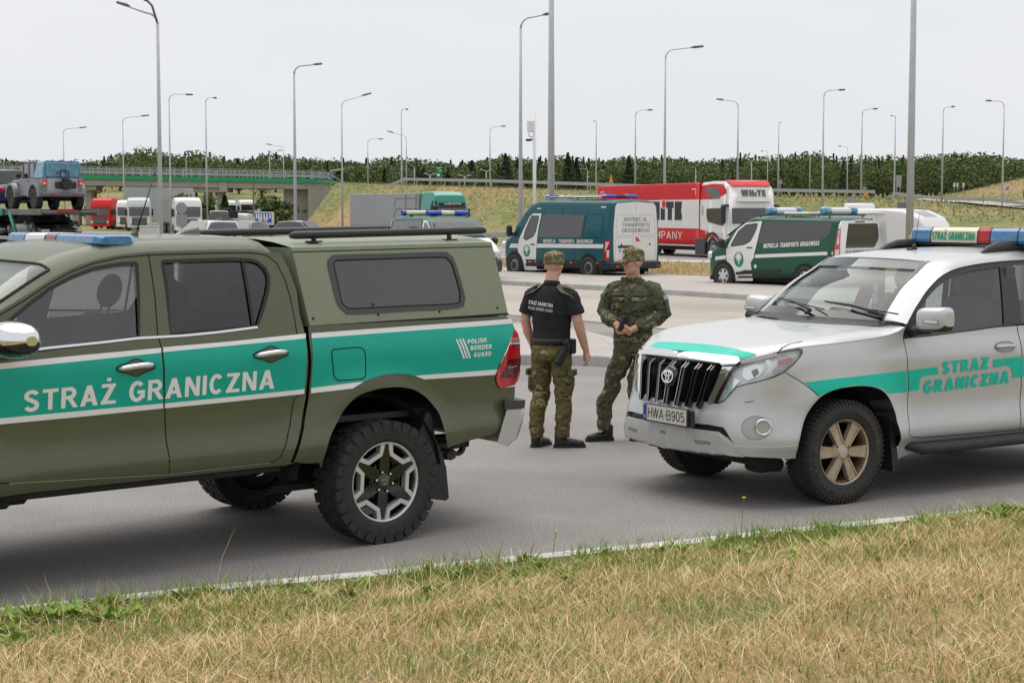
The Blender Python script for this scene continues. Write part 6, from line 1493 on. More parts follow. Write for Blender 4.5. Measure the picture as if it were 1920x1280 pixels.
# ---------------------------------------------------------------- generic lorry builder
def lorry(name, loc, rz, label, cabm, boxm, box_len=9., cab=True, h=3.35, front='grille', gap=.6, scale=1., group=None, cab_h=3.2, trailer=True):
    V = empty(name, loc, R(rz), label, 'lorry', group)
    if trailer:
        b = MB(); b.box(-box_len - 1.1 - gap, -1.1 - gap, -1.24, 1.24, .95, h, .03); bx = b.build('box_body', boxm, V)
        b = MB()
        for k in range(int(box_len / .45)):
            for s in (1, -1): b.box(-1.3 - gap - .45 * k, -1.27 - gap - .45 * k, s * 1.242, s * 1.252, .93, 1.12)
        b.build('curtain_straps', mat('strap_dark', (.06, .06, .06)), bx)
        b = MB(); b.box(-box_len - 1.0 - gap, -1.2 - gap, -1.1, 1.1, .78, .94); b.box(-box_len - 1.0, -2.5 - gap, -.4, .4, .5, .78); b.build('trailer_frame', M_UNDER, V)
        for k in range(3):
            for s in (1, -1): wheel_plain(V, (-box_len - gap + .9 + 1.3 * k, s * 1.08, .48), .48, .3, .27, 'truck', s < 0)
    Hc = Hull([(-1.15, cab_h - .05), (-.4, cab_h + .02), (.5, cab_h), (.95, cab_h - .25), (1.18, cab_h - .75), (1.3, 1.9), (1.38, .3)], [(-1.15, .6), (-.55, .8), (.55, .8), (.66, .32), (1.38, .30)], [(-1.15, 1.18), (.95, 1.20), (1.25, 1.10), (1.38, .95)], [(.2, 1), (2.2, 1), (cab_h, .9)], .15)
    if cab:
        cb = Hc.build('cab', cabm, V)
        for sd in (1, -1):
            drape('side_window', [[round_poly([(-.35, 1.55), (-.35, 2.15), (.75, 2.15), (1.05, 1.75), (1.0, 1.5)], .06)]], Hc.fn(sd), M_TINT, cb, .01, .4)
            drape('cab_step', [[[(-.9, .62), (-.9, .95), (-.62, .95), (-.62, .62)]]], Hc.fn(sd), M_BLACK, cb, .01, .4)
            b = MB(); b.box(.95, 1.12, sd * 1.24, sd * 1.42, 1.5, 2.2, .04); b.build('cab_mirror', M_BLACK, V)
            b = MB(); b.box(1.30, 1.42, sd * .72, sd * 1.02, .62, .88, .04); b.build('headlight', MATS['lamp_glass'], V)
        b = MB(); b.loft([[(x - .06 * abs(y / 1.1) ** 3, y, z) for y in [-1.0 + .2 * k for k in range(11)]] for z, x in ((2.22, 1.33), (1.5, 1.40))], False, False); b.build('windscreen', M_TINT, V)
        b = MB(); b.box(1.38, 1.43, -.72, .72, .55, 1.32, .02); b.m = 1
        for k in range(5): b.box(1.43, 1.455, -.66, .66, .62 + .14 * k, .68 + .14 * k)
        b.build('grille', [M_BLACK, mat('slat_grey', (.25, .25, .25), rough=.4)], V)
        b = MB(); b.box(1.2, 1.45, -1.12, 1.12, .28, .52, .05); b.build('front_bumper', cabm, V)
        b = MB(); b.box(-5., .9, -.42, .42, .55, .8); b.box(-1.6, -.8, -1.1, 1.1, .35, .75, .05); b.build('chassis', M_UNDER, V)
        for x in (0, -3.7):
            for s in (1, -1): wheel_plain(V, (x, s * 1.02, .5), .5, .32, .28, 'truck', s < 0)
        b = MB(); b.box(1.0, 1.32, -1.05, 1.05, 2.28, 2.36, .03); b.build('sun_visor', M_BLACK, V)
    V.scale = (scale,) * 3
    return V
def at(px, py, z=0.):
    """ground point (or height z) under a picture position: used only to measure where things stand"""
    a = (px - 960) / 3200; v = (640 - py) / 3200; t = math.radians(4.4316); d = Vector((a, cos(t) + v * sin(t), -sin(t) + v * cos(t)))
    k = (z - CAM_H) / d.z; return (d.x * k, d.y * k, z)
def atd(px, Y): return ((px - 960) / 3200 * Y * 1.0, Y)

# ---------------------------------------------------------------- ground
def ground_mat(name, c1, c2, s1, s2=120., amt=.35, rough=.92, c3=None, s3=.25, bump=.3, grain=.25):
    if name in MATS: return MATS[name]
    m = bpy.data.materials.new(name); m.use_nodes = True; t = m.node_tree; b = t.nodes['Principled BSDF']; N = t.nodes.new; K = t.links.new
    b.inputs['Roughness'].default_value = rough; b.inputs['Specular IOR Level'].default_value = .25
    tc_ = N('ShaderNodeTexCoord')
    n1 = N('ShaderNodeTexNoise'); n1.inputs['Scale'].default_value = s1; n1.inputs['Detail'].default_value = 7; n1.inputs['Roughness'].default_value = .6
    r1 = N('ShaderNodeValToRGB'); r1.color_ramp.elements[0].color = tuple(c1) + (1,); r1.color_ramp.elements[1].color = tuple(c2) + (1,); r1.color_ramp.elements[0].position = .32; r1.color_ramp.elements[1].position = .68
    K(tc_.outputs['Object'], n1.inputs['Vector']); K(n1.outputs[0], r1.inputs[0]); col = r1.outputs[0]
    if c3:
        n3 = N('ShaderNodeTexNoise'); n3.inputs['Scale'].default_value = s3; n3.inputs['Detail'].default_value = 5; r3 = N('ShaderNodeMapRange'); r3.inputs[1].default_value = .48; r3.inputs[2].default_value = .66
        K(tc_.outputs['Object'], n3.inputs['Vector']); K(n3.outputs[0], r3.inputs[0]); mx_ = N('ShaderNodeMix'); mx_.data_type = 'RGBA'; mx_.inputs[7].default_value = tuple(c3) + (1,)
        K(r3.outputs[0], mx_.inputs[0]); K(col, mx_.inputs[6]); col = mx_.outputs[2]
    n2 = N('ShaderNodeTexNoise'); n2.inputs['Scale'].default_value = s2; n2.inputs['Detail'].default_value = 3
    mr = N('ShaderNodeMapRange'); mr.inputs[1].default_value = .3; mr.inputs[2].default_value = .7; mr.inputs[3].default_value = 1 - grain; mr.inputs[4].default_value = 1 + grain
    K(tc_.outputs['Object'], n2.inputs['Vector']); K(n2.outputs[0], mr.inputs[0]); vm = N('ShaderNodeVectorMath'); vm.operation = 'SCALE'; K(col, vm.inputs[0]); K(mr.outputs[0], vm.inputs[3]); K(vm.outputs[0], b.inputs['Base Color'])
    if bump:
        bp = N('ShaderNodeBump'); bp.inputs['Strength'].default_value = bump; bp.inputs['Distance'].default_value = .006; K(n2.outputs[0], bp.inputs['Height']); K(bp.outputs[0], b.inputs['Normal'])
    MATS[name] = m; return m
M_ASPH = ground_mat('asphalt', (.255, .235, .222), (.30, .28, .265), .9, 75, c3=(.205, .19, .18), s3=.28, grain=.5, bump=.3)
M_ASPH2 = ground_mat('lot_asphalt', (.29, .272, .26), (.33, .312, .30), .6, 60, grain=.1)
M_CONC = ground_mat('lot_concrete', (.40, .355, .31), (.46, .42, .37), .35, 30, c3=(.34, .305, .27), s3=.15, grain=.10, bump=.1)
M_PAVE = ground_mat('pavement_slab', (.40, .36, .33), (.46, .42, .385), .7, 40, grain=.07, bump=.1)
M_KERB = ground_mat('kerb_concrete', (.36, .355, .34), (.46, .455, .44), 3, 60, grain=.16, bump=.2)
M_DRY = ground_mat('dry_turf', (.24, .17, .085), (.36, .27, .14), 2.2, 45, c3=(.13, .15, .045), s3=.7, grain=.4)
M_VERGE = ground_mat('verge_green', (.14, .165, .055), (.25, .24, .10), .25, 3.0, c3=(.34, .23, .11), s3=.07, grain=.4, bump=.5)
M_FARG = ground_mat('field_green', (.11, .12, .04), (.20, .19, .08), .03, 1.5, c3=(.24, .19, .09), s3=.02, grain=.25)
def sheet(name, pts, z, m, kind='structure'):
    b = MB(); vs = [(p[0], p[1], z) for p in pts]; tri = tessellate_polygon([[Vector((p[0], p[1], 0)) for p in pts]])
    b.add(vs, [tuple(t) for t in tri]); o = b.build(name, m)
    for p in o.data.polygons: pass
    if o.data.polygons and o.data.polygons[0].normal.z < 0: o.data.flip_normals()
    return tag(o, kind=kind)
# terrain: flat lot, ramp embankment behind it, rising field with a mound on the right
CREST = [(-95, 262, 6.6), (-60, 240, 6.5), (-42, 232, 6.3), (-26.4, 222, 5.8), (-12, 190, 4.9), (-2, 168, 4.35), (8, 160, 3.9), (20, 158, 3.4), (34, 160, 3.2), (42, 160, 2.7), (54, 170, 1.7), (110, 178, 1.4)]
def crest(x): return lerp_tab([(p[0], p[1]) for p in CREST], x), lerp_tab([(p[0], p[2]) for p in CREST], x)
def terr(x, y):
    yc, zc = crest(x)
    if x < -24.5: # under the bridge the ground stays low
        k = smst((y - 300) / 120.); z = .0 + 7.0 * k
    else:
        s = 14. if x < 28 else 36.
        z = zc * smst((y - (yc - s)) / (s * .9)) if y < yc else zc + max(0, y - yc - 40) * .009
    if x > 42: z += .042 * min(max(0, y - yc), 34) * smst((x - 42) / 8)
    m = exp(-((x - 74) / 11) ** 2 - ((y - 232) / 26) ** 2) * 3.0 + exp(-((x - 100) / 20) ** 2 - ((y - 240) / 32) ** 2) * 5.0
    z += m * smst((y - 170) / 40)
    if y > 300: z += (y - 300) * .006
    return z
b = MB(); xs = [-420, -300, -220, -160] + [-130 + 3.5 * i for i in range(82)] + [170, 220, 300, 420]; ys = [-60, 0, 20, 60, 100, 118] + [124 + 4 * i for i in range(50)] + [335, 355, 380, 420, 470, 540, 640, 800, 1200, 2400]
b.smooth = True
vs_ = [(x, y, terr(x, y) - .05 if y > 110 else -.05) for y in ys for x in xs]; n_ = len(xs)
b.add(vs_, [(j * n_ + i, j * n_ + i + 1, (j + 1) * n_ + i + 1, (j + 1) * n_ + i) for j in range(len(ys) - 1) for i in range(n_ - 1)])
tag(b.build('ground', M_VERGE, fix=False), kind='structure')
EDGE = [at(px, py)[:2] for px, py in ((-400, 1215), (0, 1162), (430, 1114), (700, 1090), (860, 1072), (1060, 1052), (1280, 1030), (1480, 1008), (1700, 985), (1920, 962), (2400, 915))]
sheet('road', [(-60, EDGE[0][1] + 1.5)] + EDGE + [(40, EDGE[-1][1] + 10), (60, 60), (30, 36.5), (-60, 36.5)], 0., M_ASPH)
# joint between the two surfacings and the pale lot beyond
J = [at(px, py)[:2] for px, py in ((940, 590), (1100, 603), (1262, 619), (1500, 640), (1920, 690))]
sheet('parking_lot', [(-60, J[0][1] + 12)] + J + [(70, J[-1][1]), (70, 62), (-60, 62)], .004, M_CONC)
sheet('lot_joint', [J[0], J[1], J[2], (J[3][0], J[3][1]), (J[3][0], J[3][1] + .10), (J[2][0], J[2][1] + .12), (J[1][0], J[1][1] + .13), (J[0][0], J[0][1] + .13)], .008, ground_mat('joint_tar', (.10, .095, .09), (.15, .14, .13), 4, 40))
KF = [at(px, py)[:2] for px, py in ((560, 507), (940, 534), (1150, 546), (1300, 556), (1480, 568), (1700, 584), (2200, 622))]
def kerb(name, line, w=.28, h=.13, seg=1., label=None):
    """kerb stones laid along a line, one mesh with its joints"""
    P = [Vector(p) for p in line]; b = MB()
    for a, c in zip(P, P[1:]):
        L_ = (c - a).length; n = max(1, int(L_ / seg)); d = (c - a) / n; nn = Vector((-d.y, d.x)).normalized()
        for k in range(n):
            q = a + d * k + d.normalized() * .012; r = a + d * (k + 1)
            b.loft([[(p.x, p.y, .0), (p.x, p.y, h - .02), (p.x + nn.x * .02, p.y + nn.y * .02, h), (p.x + nn.x * w, p.y + nn.y * w, h), (p.x + nn.x * w, p.y + nn.y * w, 0)] for p in (q, r)], True, True, False)
    return tag(b.build(name, M_KERB), kind='structure')
kerb('kerb', KF, .30, .14)
off2 = lambda line, d: [(p[0] - 0, p[1] + d) for p in line]
sheet('pavement', [(p[0] + .1, p[1] + .25) for p in KF] + [(60, 48.), (60, 60.5)] + [at(1920, 525)[:2], at(1340, 524)[:2], at(940, 505)[:2], at(560, 492)[:2]], .128, M_PAVE)
sheet('grass_strip', [at(560, 494)[:2], at(940, 507)[:2], at(1340, 526)[:2], at(1920, 527)[:2], (70, 60), (70, 75), at(1920, 508)[:2], at(1340, 500)[:2], at(940, 490)[:2], at(560, 480)[:2]], .134, M_DRY)
sheet('slip_road', [(-30, 74), (-30, 84), at(560, 478)[:2], at(940, 487)[:2], at(1340, 501)[:2], at(1920, 509)[:2], (70, 74), (80, 98), (-30, 98)], .05, M_ASPH2)
sheet('road_marking', [at(940, 489.5)[:2], at(1340, 499)[:2], at(1500, 501)[:2], at(1500, 499.5)[:2], at(1340, 497)[:2], at(940, 488)[:2]], .16, mat('road_paint', (.6, .6, .58), rough=.7))
sheet('left_yard', [(-80, 60), (-3, 60), (-3, 122), (-80, 210)], .010, M_ASPH2)
# near island with its kerb
ISL = [at(px, py)[:2] for px, py in ((300, 700), (975, 684), (1100, 685), (1165, 689), (1190, 676), (1145, 647), (1093, 634), (1000, 620), (600, 610), (300, 612))]
sheet('traffic_island', ISL, .132, M_PAVE)
kerb('island_kerb', [ISL[0], ISL[1], ISL[2], ISL[3]], .26, .145)
kerb('island_kerb', [ISL[3], ISL[4], ISL[5], ISL[6], ISL[7], ISL[8]], .18, .135)
# ---------------------------------------------------------------- verge in front
kb = [Vector(p) for p in EDGE]
def edge_y(x):
    return lerp_tab([(p[0], p[1]) for p in EDGE], x)
def vz(x, y):
    d = edge_y(x) - y
    return .02 + .45 * (1 - exp(-max(d - .1, 0) / 3.4)) + .02 * sin(x * 2.1 + y * 1.3) * min(1, max(d, 0)) + .015 * sin(x * 5.3 - y * 4.1)
b = MB(); b.smooth = True; rows = []
for j in range(46):
    rows.append([])
    for i in range(90):
        x = -7 + 17 * i / 89; y = edge_y(x) - .02 - (10. * (j / 45) ** 1.5); rows[-1].append((x, y, vz(x, y) if j else .0))
b.loft(rows, False, False); o = b.build('verge', M_DRY); tag(o, kind='structure')
if o.data.polygons[0].normal.z < 0: o.data.flip_normals()
b = MB()
for a, c in zip(EDGE, EDGE[1:]):
    a, c = Vector(a), Vector(c); L_ = (c - a).length; n = max(1, int(L_)); d = (c - a) / n; nn = Vector((d.y, -d.x)).normalized()
    for k in range(n):
        q = a + d * k; r = a + d * (k + 1) - d.normalized() * .012
        b.loft([[(p.x - nn.x * .03, p.y - nn.y * .03, -.02), (p.x - nn.x * .03, p.y - nn.y * .03, .06), (p.x + nn.x * .13, p.y + nn.y * .13, .065), (p.x + nn.x * .10, p.y + nn.y * .10, -.02)] for p in (q, r)], True, True, False)
tag(b.build('verge_kerb', mat('pale_kerb', (.58, .57, .54), rough=.85, noise=(9, .2))), kind='structure')
def island_ramp(name, cols, rough=.8, trans=.0):
    m = bpy.data.materials.new(name); m.use_nodes = True; t = m.node_tree; b = t.nodes['Principled BSDF']
    g = t.nodes.new('ShaderNodeNewGeometry'); r = t.nodes.new('ShaderNodeValToRGB'); r.color_ramp.interpolation = 'LINEAR'
    while len(r.color_ramp.elements) < len(cols): r.color_ramp.elements.new(.5)
    for i, c in enumerate(cols): r.color_ramp.elements[i].position = i / (len(cols) - 1); r.color_ramp.elements[i].color = tuple(c) + (1,)
    t.links.new(g.outputs['Random Per Island'], r.inputs[0]); t.links.new(r.outputs[0], b.inputs['Base Color']); b.inputs['Roughness'].default_value = rough; b.inputs['Specular IOR Level'].default_value = .2
    MATS[name] = m; return m
M_BL_DRY = island_ramp('straw_blades', [(.68, .49, .24), (.80, .62, .34), (.52, .34, .16), (.88, .74, .47), (.50, .43, .17)])
M_BL_BRN = island_ramp('brown_blades', [(.48, .31, .19), (.62, .44, .30), (.34, .22, .13), (.74, .58, .42)])
M_BL_GRN = island_ramp('green_blades', [(.16, .28, .05), (.26, .38, .08), (.11, .20, .04), (.36, .42, .11), (.20, .32, .06)])
def hsh(x, y): return .5 + .25 * (sin(x * 1.7 + 2.3 * sin(y * 1.1)) + sin(y * 2.3 + 1.9 * sin(x * 1.3 + 1))) + .12 * sin(x * 5.1 + y * 3.7)
def blades(name, n, dens, hr, wd, lean, m, label, lie=0.):
    rnd = random.Random(hash(name) % 1000 if False else len(name) * 7 + n); V_ = []; F_ = []
    k = 0
    while k < n:
        x = rnd.uniform(-4.2, 5.2); t = rnd.random(); y0 = edge_y(x); d = t ** 1.1 * 6.2
        y = y0 - .07 - d
        if y < 6.0 or abs(x) > .315 * y + .35: continue
        if rnd.random() > dens(x, d): k += .35; continue
        k += 1; z = vz(x, y) - .01; h = rnd.uniform(*hr) * (1.25 if d < .5 and rnd.random() < .4 else 1); a = rnd.uniform(0, 2 * pi); w = rnd.uniform(*wd)
        ln = rnd.uniform(*lean) * h; b2 = rnd.uniform(0, 2 * pi); lx, ly = cos(b2) * ln, sin(b2) * ln
        dx, dy = cos(a) * w, sin(a) * w; up = h * (1 - .75 * lie * rnd.random()); o = len(V_)
        V_ += [(x - dx, y - dy, z), (x + dx, y + dy, z), (x + lx * .35 + dx * .8, y + ly * .35 + dy * .8, z + up * .55), (x + lx * .35 - dx * .8, y + ly * .35 - dy * .8, z + up * .55), (x + lx, y + ly, z + up)]
        F_ += [(o, o + 1, o + 2, o + 3), (o + 3, o + 2, o + 4)]
    me = bpy.data.meshes.new(name); me.from_pydata(V_, [], F_); me.materials.append(m); ob = bpy.data.objects.new(name, me); COL.objects.link(ob); tag(ob, label, 'grass', kind='stuff'); return ob
gd = lambda x, d: .12 if d < .10 and hsh(x * 3, 1) < .6 else min(1, max(.22, (1.25 - d * .55) * (.25 + hsh(x * 1.6, d * 3)) + (.45 if hsh(x * 2.3 + 4, d * 3.4) > .66 else 0)))
blades('dry_grass', 62000, lambda x, d: (1 - .45 * gd(x, d)) * (.25 if d < .16 else 1), (.018, .058), (.0014, .0030), (.1, .9), M_BL_DRY, 'short dry straw coloured grass on the near verge')
blades('brown_thatch', 16000, lambda x, d: 1 if hsh(x * 1.1 + 7, d * 1.7) > .60 and d > .2 else .03, (.012, .05), (.0015, .0032), (.4, 1.4), M_BL_BRN, 'flattened reddish brown thatch in patches on the near verge', 1.)
blades('mown_straw', 36000, lambda x, d: .10 + .9 * min(1, d / 1.3) * (1 if hsh(x * 1.3, d * 1.6) > .5 else .12), (.05, .15), (.0012, .0028), (.6, 1.6), M_BL_DRY, 'loose mown straw lying over the near verge', 1.)
blades('green_grass', 46000, gd, (.02, .075), (.0020, .0045), (.1, .7), M_BL_GRN, 'green grass and clover along the road edge of the verge')
blades('edge_tufts', 9500, lambda x, d: (1 if hsh(x * 4.3 + 2, .3) > .40 else .08) if d < .42 else 0, (.05, .15), (.0020, .0042), (.1, .8), M_BL_GRN, 'ragged green tufts hanging over the pale kerb of the near verge')
blades('tall_stalks', 130, lambda x, d: 1 if d < 1.3 else .12, (.12, .32), (.0009, .0016), (.1, .5), M_BL_DRY, 'thin tall dry stalks standing out of the near verge')
# broad leaved weeds in clumps near the kerb
rnd = random.Random(5)
def weed(name, x, y, n, sz, label, grp=None, flower=None):
    b = MB(); z0 = vz(x, y)
    for k in range(n):
        a = rnd.uniform(0, 2 * pi); l = sz * rnd.uniform(.5, 1); e = rnd.uniform(.15, 1.1); w = l * rnd.uniform(.16, .28); r0 = rnd.uniform(0, sz * .5); cx, cy = x + r0 * cos(a * 3), y + r0 * sin(a * 3)
        p = [(0, 0, 0), (l * .5 * cos(e), w, l * .5 * sin(e)), (l * cos(e * .8), 0, l * sin(e * .8)), (l * .5 * cos(e), -w, l * .5 * sin(e))]
        b.add([(cx + q[0] * cos(a) - q[1] * sin(a), cy + q[0] * sin(a) + q[1] * cos(a), z0 + .01 + q[2]) for q in p], [(0, 1, 2, 3)])
    b.m = 1
    if flower:
        h = flower[0]; b.tube([(x, y, z0), (x + .01, y, z0 + h * .6), (x + .02, y, z0 + h)], .0018, 4)
        b.m = 2; b.lathe([(0, .006), (.012, .004), (.013, -.002), (.003, -.008)], 8, 'z', M=Matrix.Translation((x + .02, y, z0 + h)))
    return tag(b.build(name, [M_BL_GRN, mat('weed_stem', (.12, .14, .05)), mat(flower[1], flower[2]) if flower else M_BL_GRN]), label, 'weed', grp)
LBW = 'small leafy green weed among the dry grass of the near verge'
for i in range(110):
    x = rnd.uniform(-3.3, 5.0); d = abs(rnd.gauss(0, .5)) + .10; weed('weed', x, edge_y(x) - d, rnd.randint(10, 22), rnd.uniform(.045, .11), LBW, 'leafy weeds along the road edge')
for px, py, n_, sz in ((40, 1185, 9, .13), (120, 1190, 12, .15), (185, 1160, 8, .12), (215, 1205, 9, .14), (30, 1150, 8, .12), (520, 1110, 7, .10), (690, 1115, 7, .11), (980, 1055, 7, .10), (1125, 1050, 8, .11), (1585, 1012, 8, .12), (1700, 990, 9, .13), (1860, 990, 12, .15), (1900, 975, 10, .16), (1760, 1005, 8, .11), (1650, 1030, 8, .10)):
    for q in range(n_ // 2):
        x, y, _ = at(px + rnd.uniform(-30, 30), py + rnd.uniform(-8, 12)); y = min(y, edge_y(x) - .12); weed('weed', x, y, 16, sz * rnd.uniform(.6, 1), 'bushy clump of bright green weeds spilling toward the road edge', 'bushy weed clumps at the road edge')
YF = ('flower_yellow', (.7, .4, .01)); PF = ('flower_pink', (.45, .18, .35))
for px, py, h, c, lb in ((1036, 1052, .17, YF, 'lone yellow flower on a thin stem below the officers'), (1386, 1030, .30, YF, 'yellow flowered spindly weed left of the beige-wheeled car tyre'), (1192, 1035, .09, PF, 'pink clover head at the road edge below the silver car bumper'), (1428, 1040, .06, PF, 'low pink clover below the front tyre of the silver car')):
    x, y, _ = at(px, py); weed('flowering_weed', x, y - .05, 6, .05, lb, None, (h, *c))
# rough growth on the embankment
rnd = random.Random(11); V_ = []; F_ = []
for k in range(46000):
    px = rnd.uniform(560, 1960); Y = rnd.uniform(138, 262) if px > 1400 else rnd.uniform(138, 238); x = (px - 960) / 3200 * Y; yc, zc = crest(x); s = 14 if x < 28 else 36
    if Y < yc - s or (Y > yc + 7 and x < 45): continue
    z = terr(x, Y) - .06; h = rnd.uniform(.06, .24) * (1.8 if rnd.random() < .05 else 1); w = rnd.uniform(.03, .10); a = rnd.uniform(0, pi); dx, dy = w * cos(a), w * sin(a); o = len(V_)
    V_ += [(x - dx, Y - dy, z), (x + dx, Y + dy, z), (x + dx * .4 + rnd.uniform(-.1, .1), Y, z + h)]; F_.append((o, o + 1, o + 2))
me = bpy.data.meshes.new('rough_growth'); me.from_pydata(V_, [], F_); me.materials.append(island_ramp('rough_blades', [(.17, .19, .06), (.36, .26, .12), (.22, .23, .08), (.42, .33, .17), (.15, .18, .06), (.38, .30, .14), (.55, .52, .42)])); ob = bpy.data.objects.new('rough_growth', me); COL.objects.link(ob); tag(ob, 'rough dry and green growth on the embankment behind the vans', 'grass', kind='stuff')
# straw on the far grass strip
rnd = random.Random(12); V_ = []; F_ = []
for k in range(9000):
    px = rnd.uniform(560, 1900); t = rnd.random(); y_ = lerp_tab([(560, 494), (940, 507), (1340, 526), (1920, 527)], px); y2 = lerp_tab([(560, 480), (940, 490), (1340, 500), (1920, 508)], px); x, y, _ = at(px, y_ + (y2 - y_) * t)
    h = rnd.uniform(.03, .16); w = rnd.uniform(.015, .05); a = rnd.uniform(0, pi); dx, dy = w * cos(a), w * sin(a); o = len(V_)
    V_ += [(x - dx, y - dy, .13), (x + dx, y + dy, .13), (x + rnd.uniform(-.05, .05), y, .13 + h)]; F_.append((o, o + 1, o + 2))
me = bpy.data.meshes.new('strip_grass'); me.from_pydata(V_, [], F_); me.materials.append(M_BL_DRY); ob = bpy.data.objects.new('strip_grass', me); COL.objects.link(ob); tag(ob, 'dry mown grass between the parked vans and the slip road', 'grass', kind='stuff')
# roads beyond
def ribbon(name, pts, w, m, lift=.05, n=24):
    b = MB(); b.smooth = True; P = smooth_poly(pts, n // 2, False); rows = []
    for i, p in enumerate(P):
        a = Vector(P[max(i - 1, 0)]); c = Vector(P[min(i + 1, len(P) - 1)]); d = (c - a).normalized(); nn = Vector((-d.y, d.x))
        rows.append([(p[0] + nn.x * w * s, p[1] + nn.y * w * s, terr(p[0] + nn.x * w * s, p[1] + nn.y * w * s) + lift) for s in (-.5, -.17, .17, .5)])
    b.loft(rows, False, False); o = b.build(name, m)
    if o.data.polygons[0].normal.z < 0: o.data.flip_normals()
    return tag(o, kind='structure')
ribbon('access_road', [(36, 176), (46, 190), (56, 194), (68, 192), (84, 190), (110, 188)], 12, M_PAVE, .12)
ribbon('side_track', [(40, 152), (50, 160), (62, 164), (90, 160)], 5, M_PAVE, .12)
# ---------------------------------------------------------------- guard rails
M_ZINC = mat('zinc', (.42, .44, .455), rough=.45, metal=.55, noise=(2, .1))
def guardrail(pts, z0, label, step=4., zf=None):
    P = [Vector(p) for p in pts]; b = MB(); c = MB()
    for a, e in zip(P, P[1:]):
        za = (zf(a.x, a.y) if zf else z0); ze = (zf(e.x, e.y) if zf else z0)
        d = (e - a); L_ = d.length; nn = Vector((-d.y, d.x)).normalized() * .03
        b.loft([[(p.x + nn.x * o, p.y + nn.y * o, zz + h) for o, h in ((0, .44), (1, .50), (0, .57), (1, .64), (0, .74), (-.6, .74), (-.6, .44))] for p, zz in ((a, za), (e, ze))], True, True, False)
        for k in range(int(L_ / step) + 1):
            q = a + d * min(1, k * step / L_); zz = za + (ze - za) * min(1, k * step / L_); c.box(q.x - .05, q.x + .05, q.y + .02, q.y + .10, zz - .1, zz + .68)
    r = empty('guard_rail', (0, 0, 0), 0, label, 'guard rail'); b.build('rail_beam', M_ZINC, r); c.build('rail_posts', M_ZINC, r); tag(r.children[-1], kind='stuff'); return r
guardrail([(-26, 100), (-4, 103.5), (3, 104), (12, 104), (34, 106), (80, 112)], 0.02, 'grey guard rail behind the vans at the foot of the embankment', 4)
guardrail([(p[0], p[1] + .4) for p in CREST[3:9]], 0, 'grey guard rail running along the top of the embankment', 4, terr)
guardrail([(36, 162), (44, 174), (49, 178), (55, 176), (60, 170)], 0, 'curved grey guard rail beside the access road at the right', 4, terr)
guardrail([(28, 124), (60, 128), (110, 134)], 0.02, 'long low guard rail right of the white camper', 4)
guardrail([(-40, 96), (-16, 96)], .02, 'grey guard rail in front of the parked lorries at the left', 4)
# ---------------------------------------------------------------- bridge
BZ = 232.
dk = lambda x: 5.95 - (x + 42) * .018   # deck line (bottom of the green edge), falling to the right
BR = empty('road_bridge', (0, BZ, 0), 0, 'concrete road bridge with a bright green edge beam and grey railings', 'bridge')
def slab(b, x0, x1, y0, y1, f0, f1): b.loft([[(x, y0, f0(x)), (x, y1, f0(x)), (x, y1, f1(x)), (x, y0, f1(x))] for x in (x0, x1)], True, True, False)
M_BCON = mat('bridge_concrete', (.36, .335, .31), rough=.85, noise=(.35, .12)); M_BGREEN = mat('bridge_green', (.01, .30, .12), rough=.5)
b = MB(); slab(b, -95, -25, -.2, 12, lambda x: dk(x) - .85, lambda x: dk(x)); b.build('deck', M_BCON, BR)
b = MB(); slab(b, -95, -25, -.5, -.2, lambda x: dk(x), lambda x: dk(x) + .55); b.build('edge_beam', M_BGREEN, BR)
for x in (-42.0, -40.2, -60.0, -58.2):
    b = MB(); b.box(x, x + .9, 1.5, 3.2, 0, dk(x) - 1.3, .05); b.build('pier', M_BCON, BR)
b = MB(); b.box(-43.2, -38.4, .2, 4, dk(-41) - 1.5, dk(-41) - .86); b.box(-39.6, -38.5, -.35, .2, dk(-41) - 1.45, dk(-41) - .1); b.build('pier_cap', M_BCON, BR)
b = MB(); b.box(-61.2, -56.4, .2, 4, dk(-59) - 1.5, dk(-59) - .86); b.build('pier_cap', M_BCON, BR)
b = MB(); b.box(-31.2, -27.6, 2., 12, 0, dk(-29) - .86); b.box(-27.6, -24.6, -.3, 12, -.3, dk(-26) - .0); b.build('abutment', M_BCON, BR)
b = MB(); b.loft([[(-25, y, dk(-25)), (-25, y, dk(-25) + .55), (-21.5, y, dk(-25) - .9), (-21.5, y, dk(-25) - 1.5)] for y in (-.5, -.1)], True, True, False); b.build('wing_edge', M_BGREEN, BR)
b = MB()
for y, h, x0, x1 in ((-.4, 1.1, -95, -25), (11., 1.1, -95, -25)):
    n = int((x1 - x0) / 1.15)
    for k in range(n + 1):
        x = x0 + 1.15 * k; b.box(x - .04, x + .04, y - .04, y + .04, dk(x) + .5, dk(x) + .55 + h)
    for hh in (1.12, .8, .45): slab(b, x0, x1, y - .03, y + .03, lambda x: dk(x) + .5 + hh, lambda x: dk(x) + .57 + hh)
slab(b, -95, -25, .5, .6, lambda x: dk(x) + .75, lambda x: dk(x) + 1.05)
b.build('railing', M_ZINC, BR)
b = MB()
for s in (0, 1.3):
    b.tube([(-26.6, -1 - s, 6.9), (-24.6, -1 - s, 6.9), (-21.2, -1 - s, 4.9)], .045, 5); b.tube([(-26.6, -1 - s, 6.3), (-24.6, -1 - s, 6.3), (-21.2, -1 - s, 4.3)], .035, 5)
    for x, z in ((-26.6, 5.9), (-25.4, 5.9), (-24.4, 5.8), (-23, 5.0), (-21.2, 4.0)): b.tube([(x, -1 - s, z - .6), (x, -1 - s, z + 1.)], .035, 5)
b.build('stair_railing', mat('rail_blue', (.12, .25, .36), rough=.5), BR)
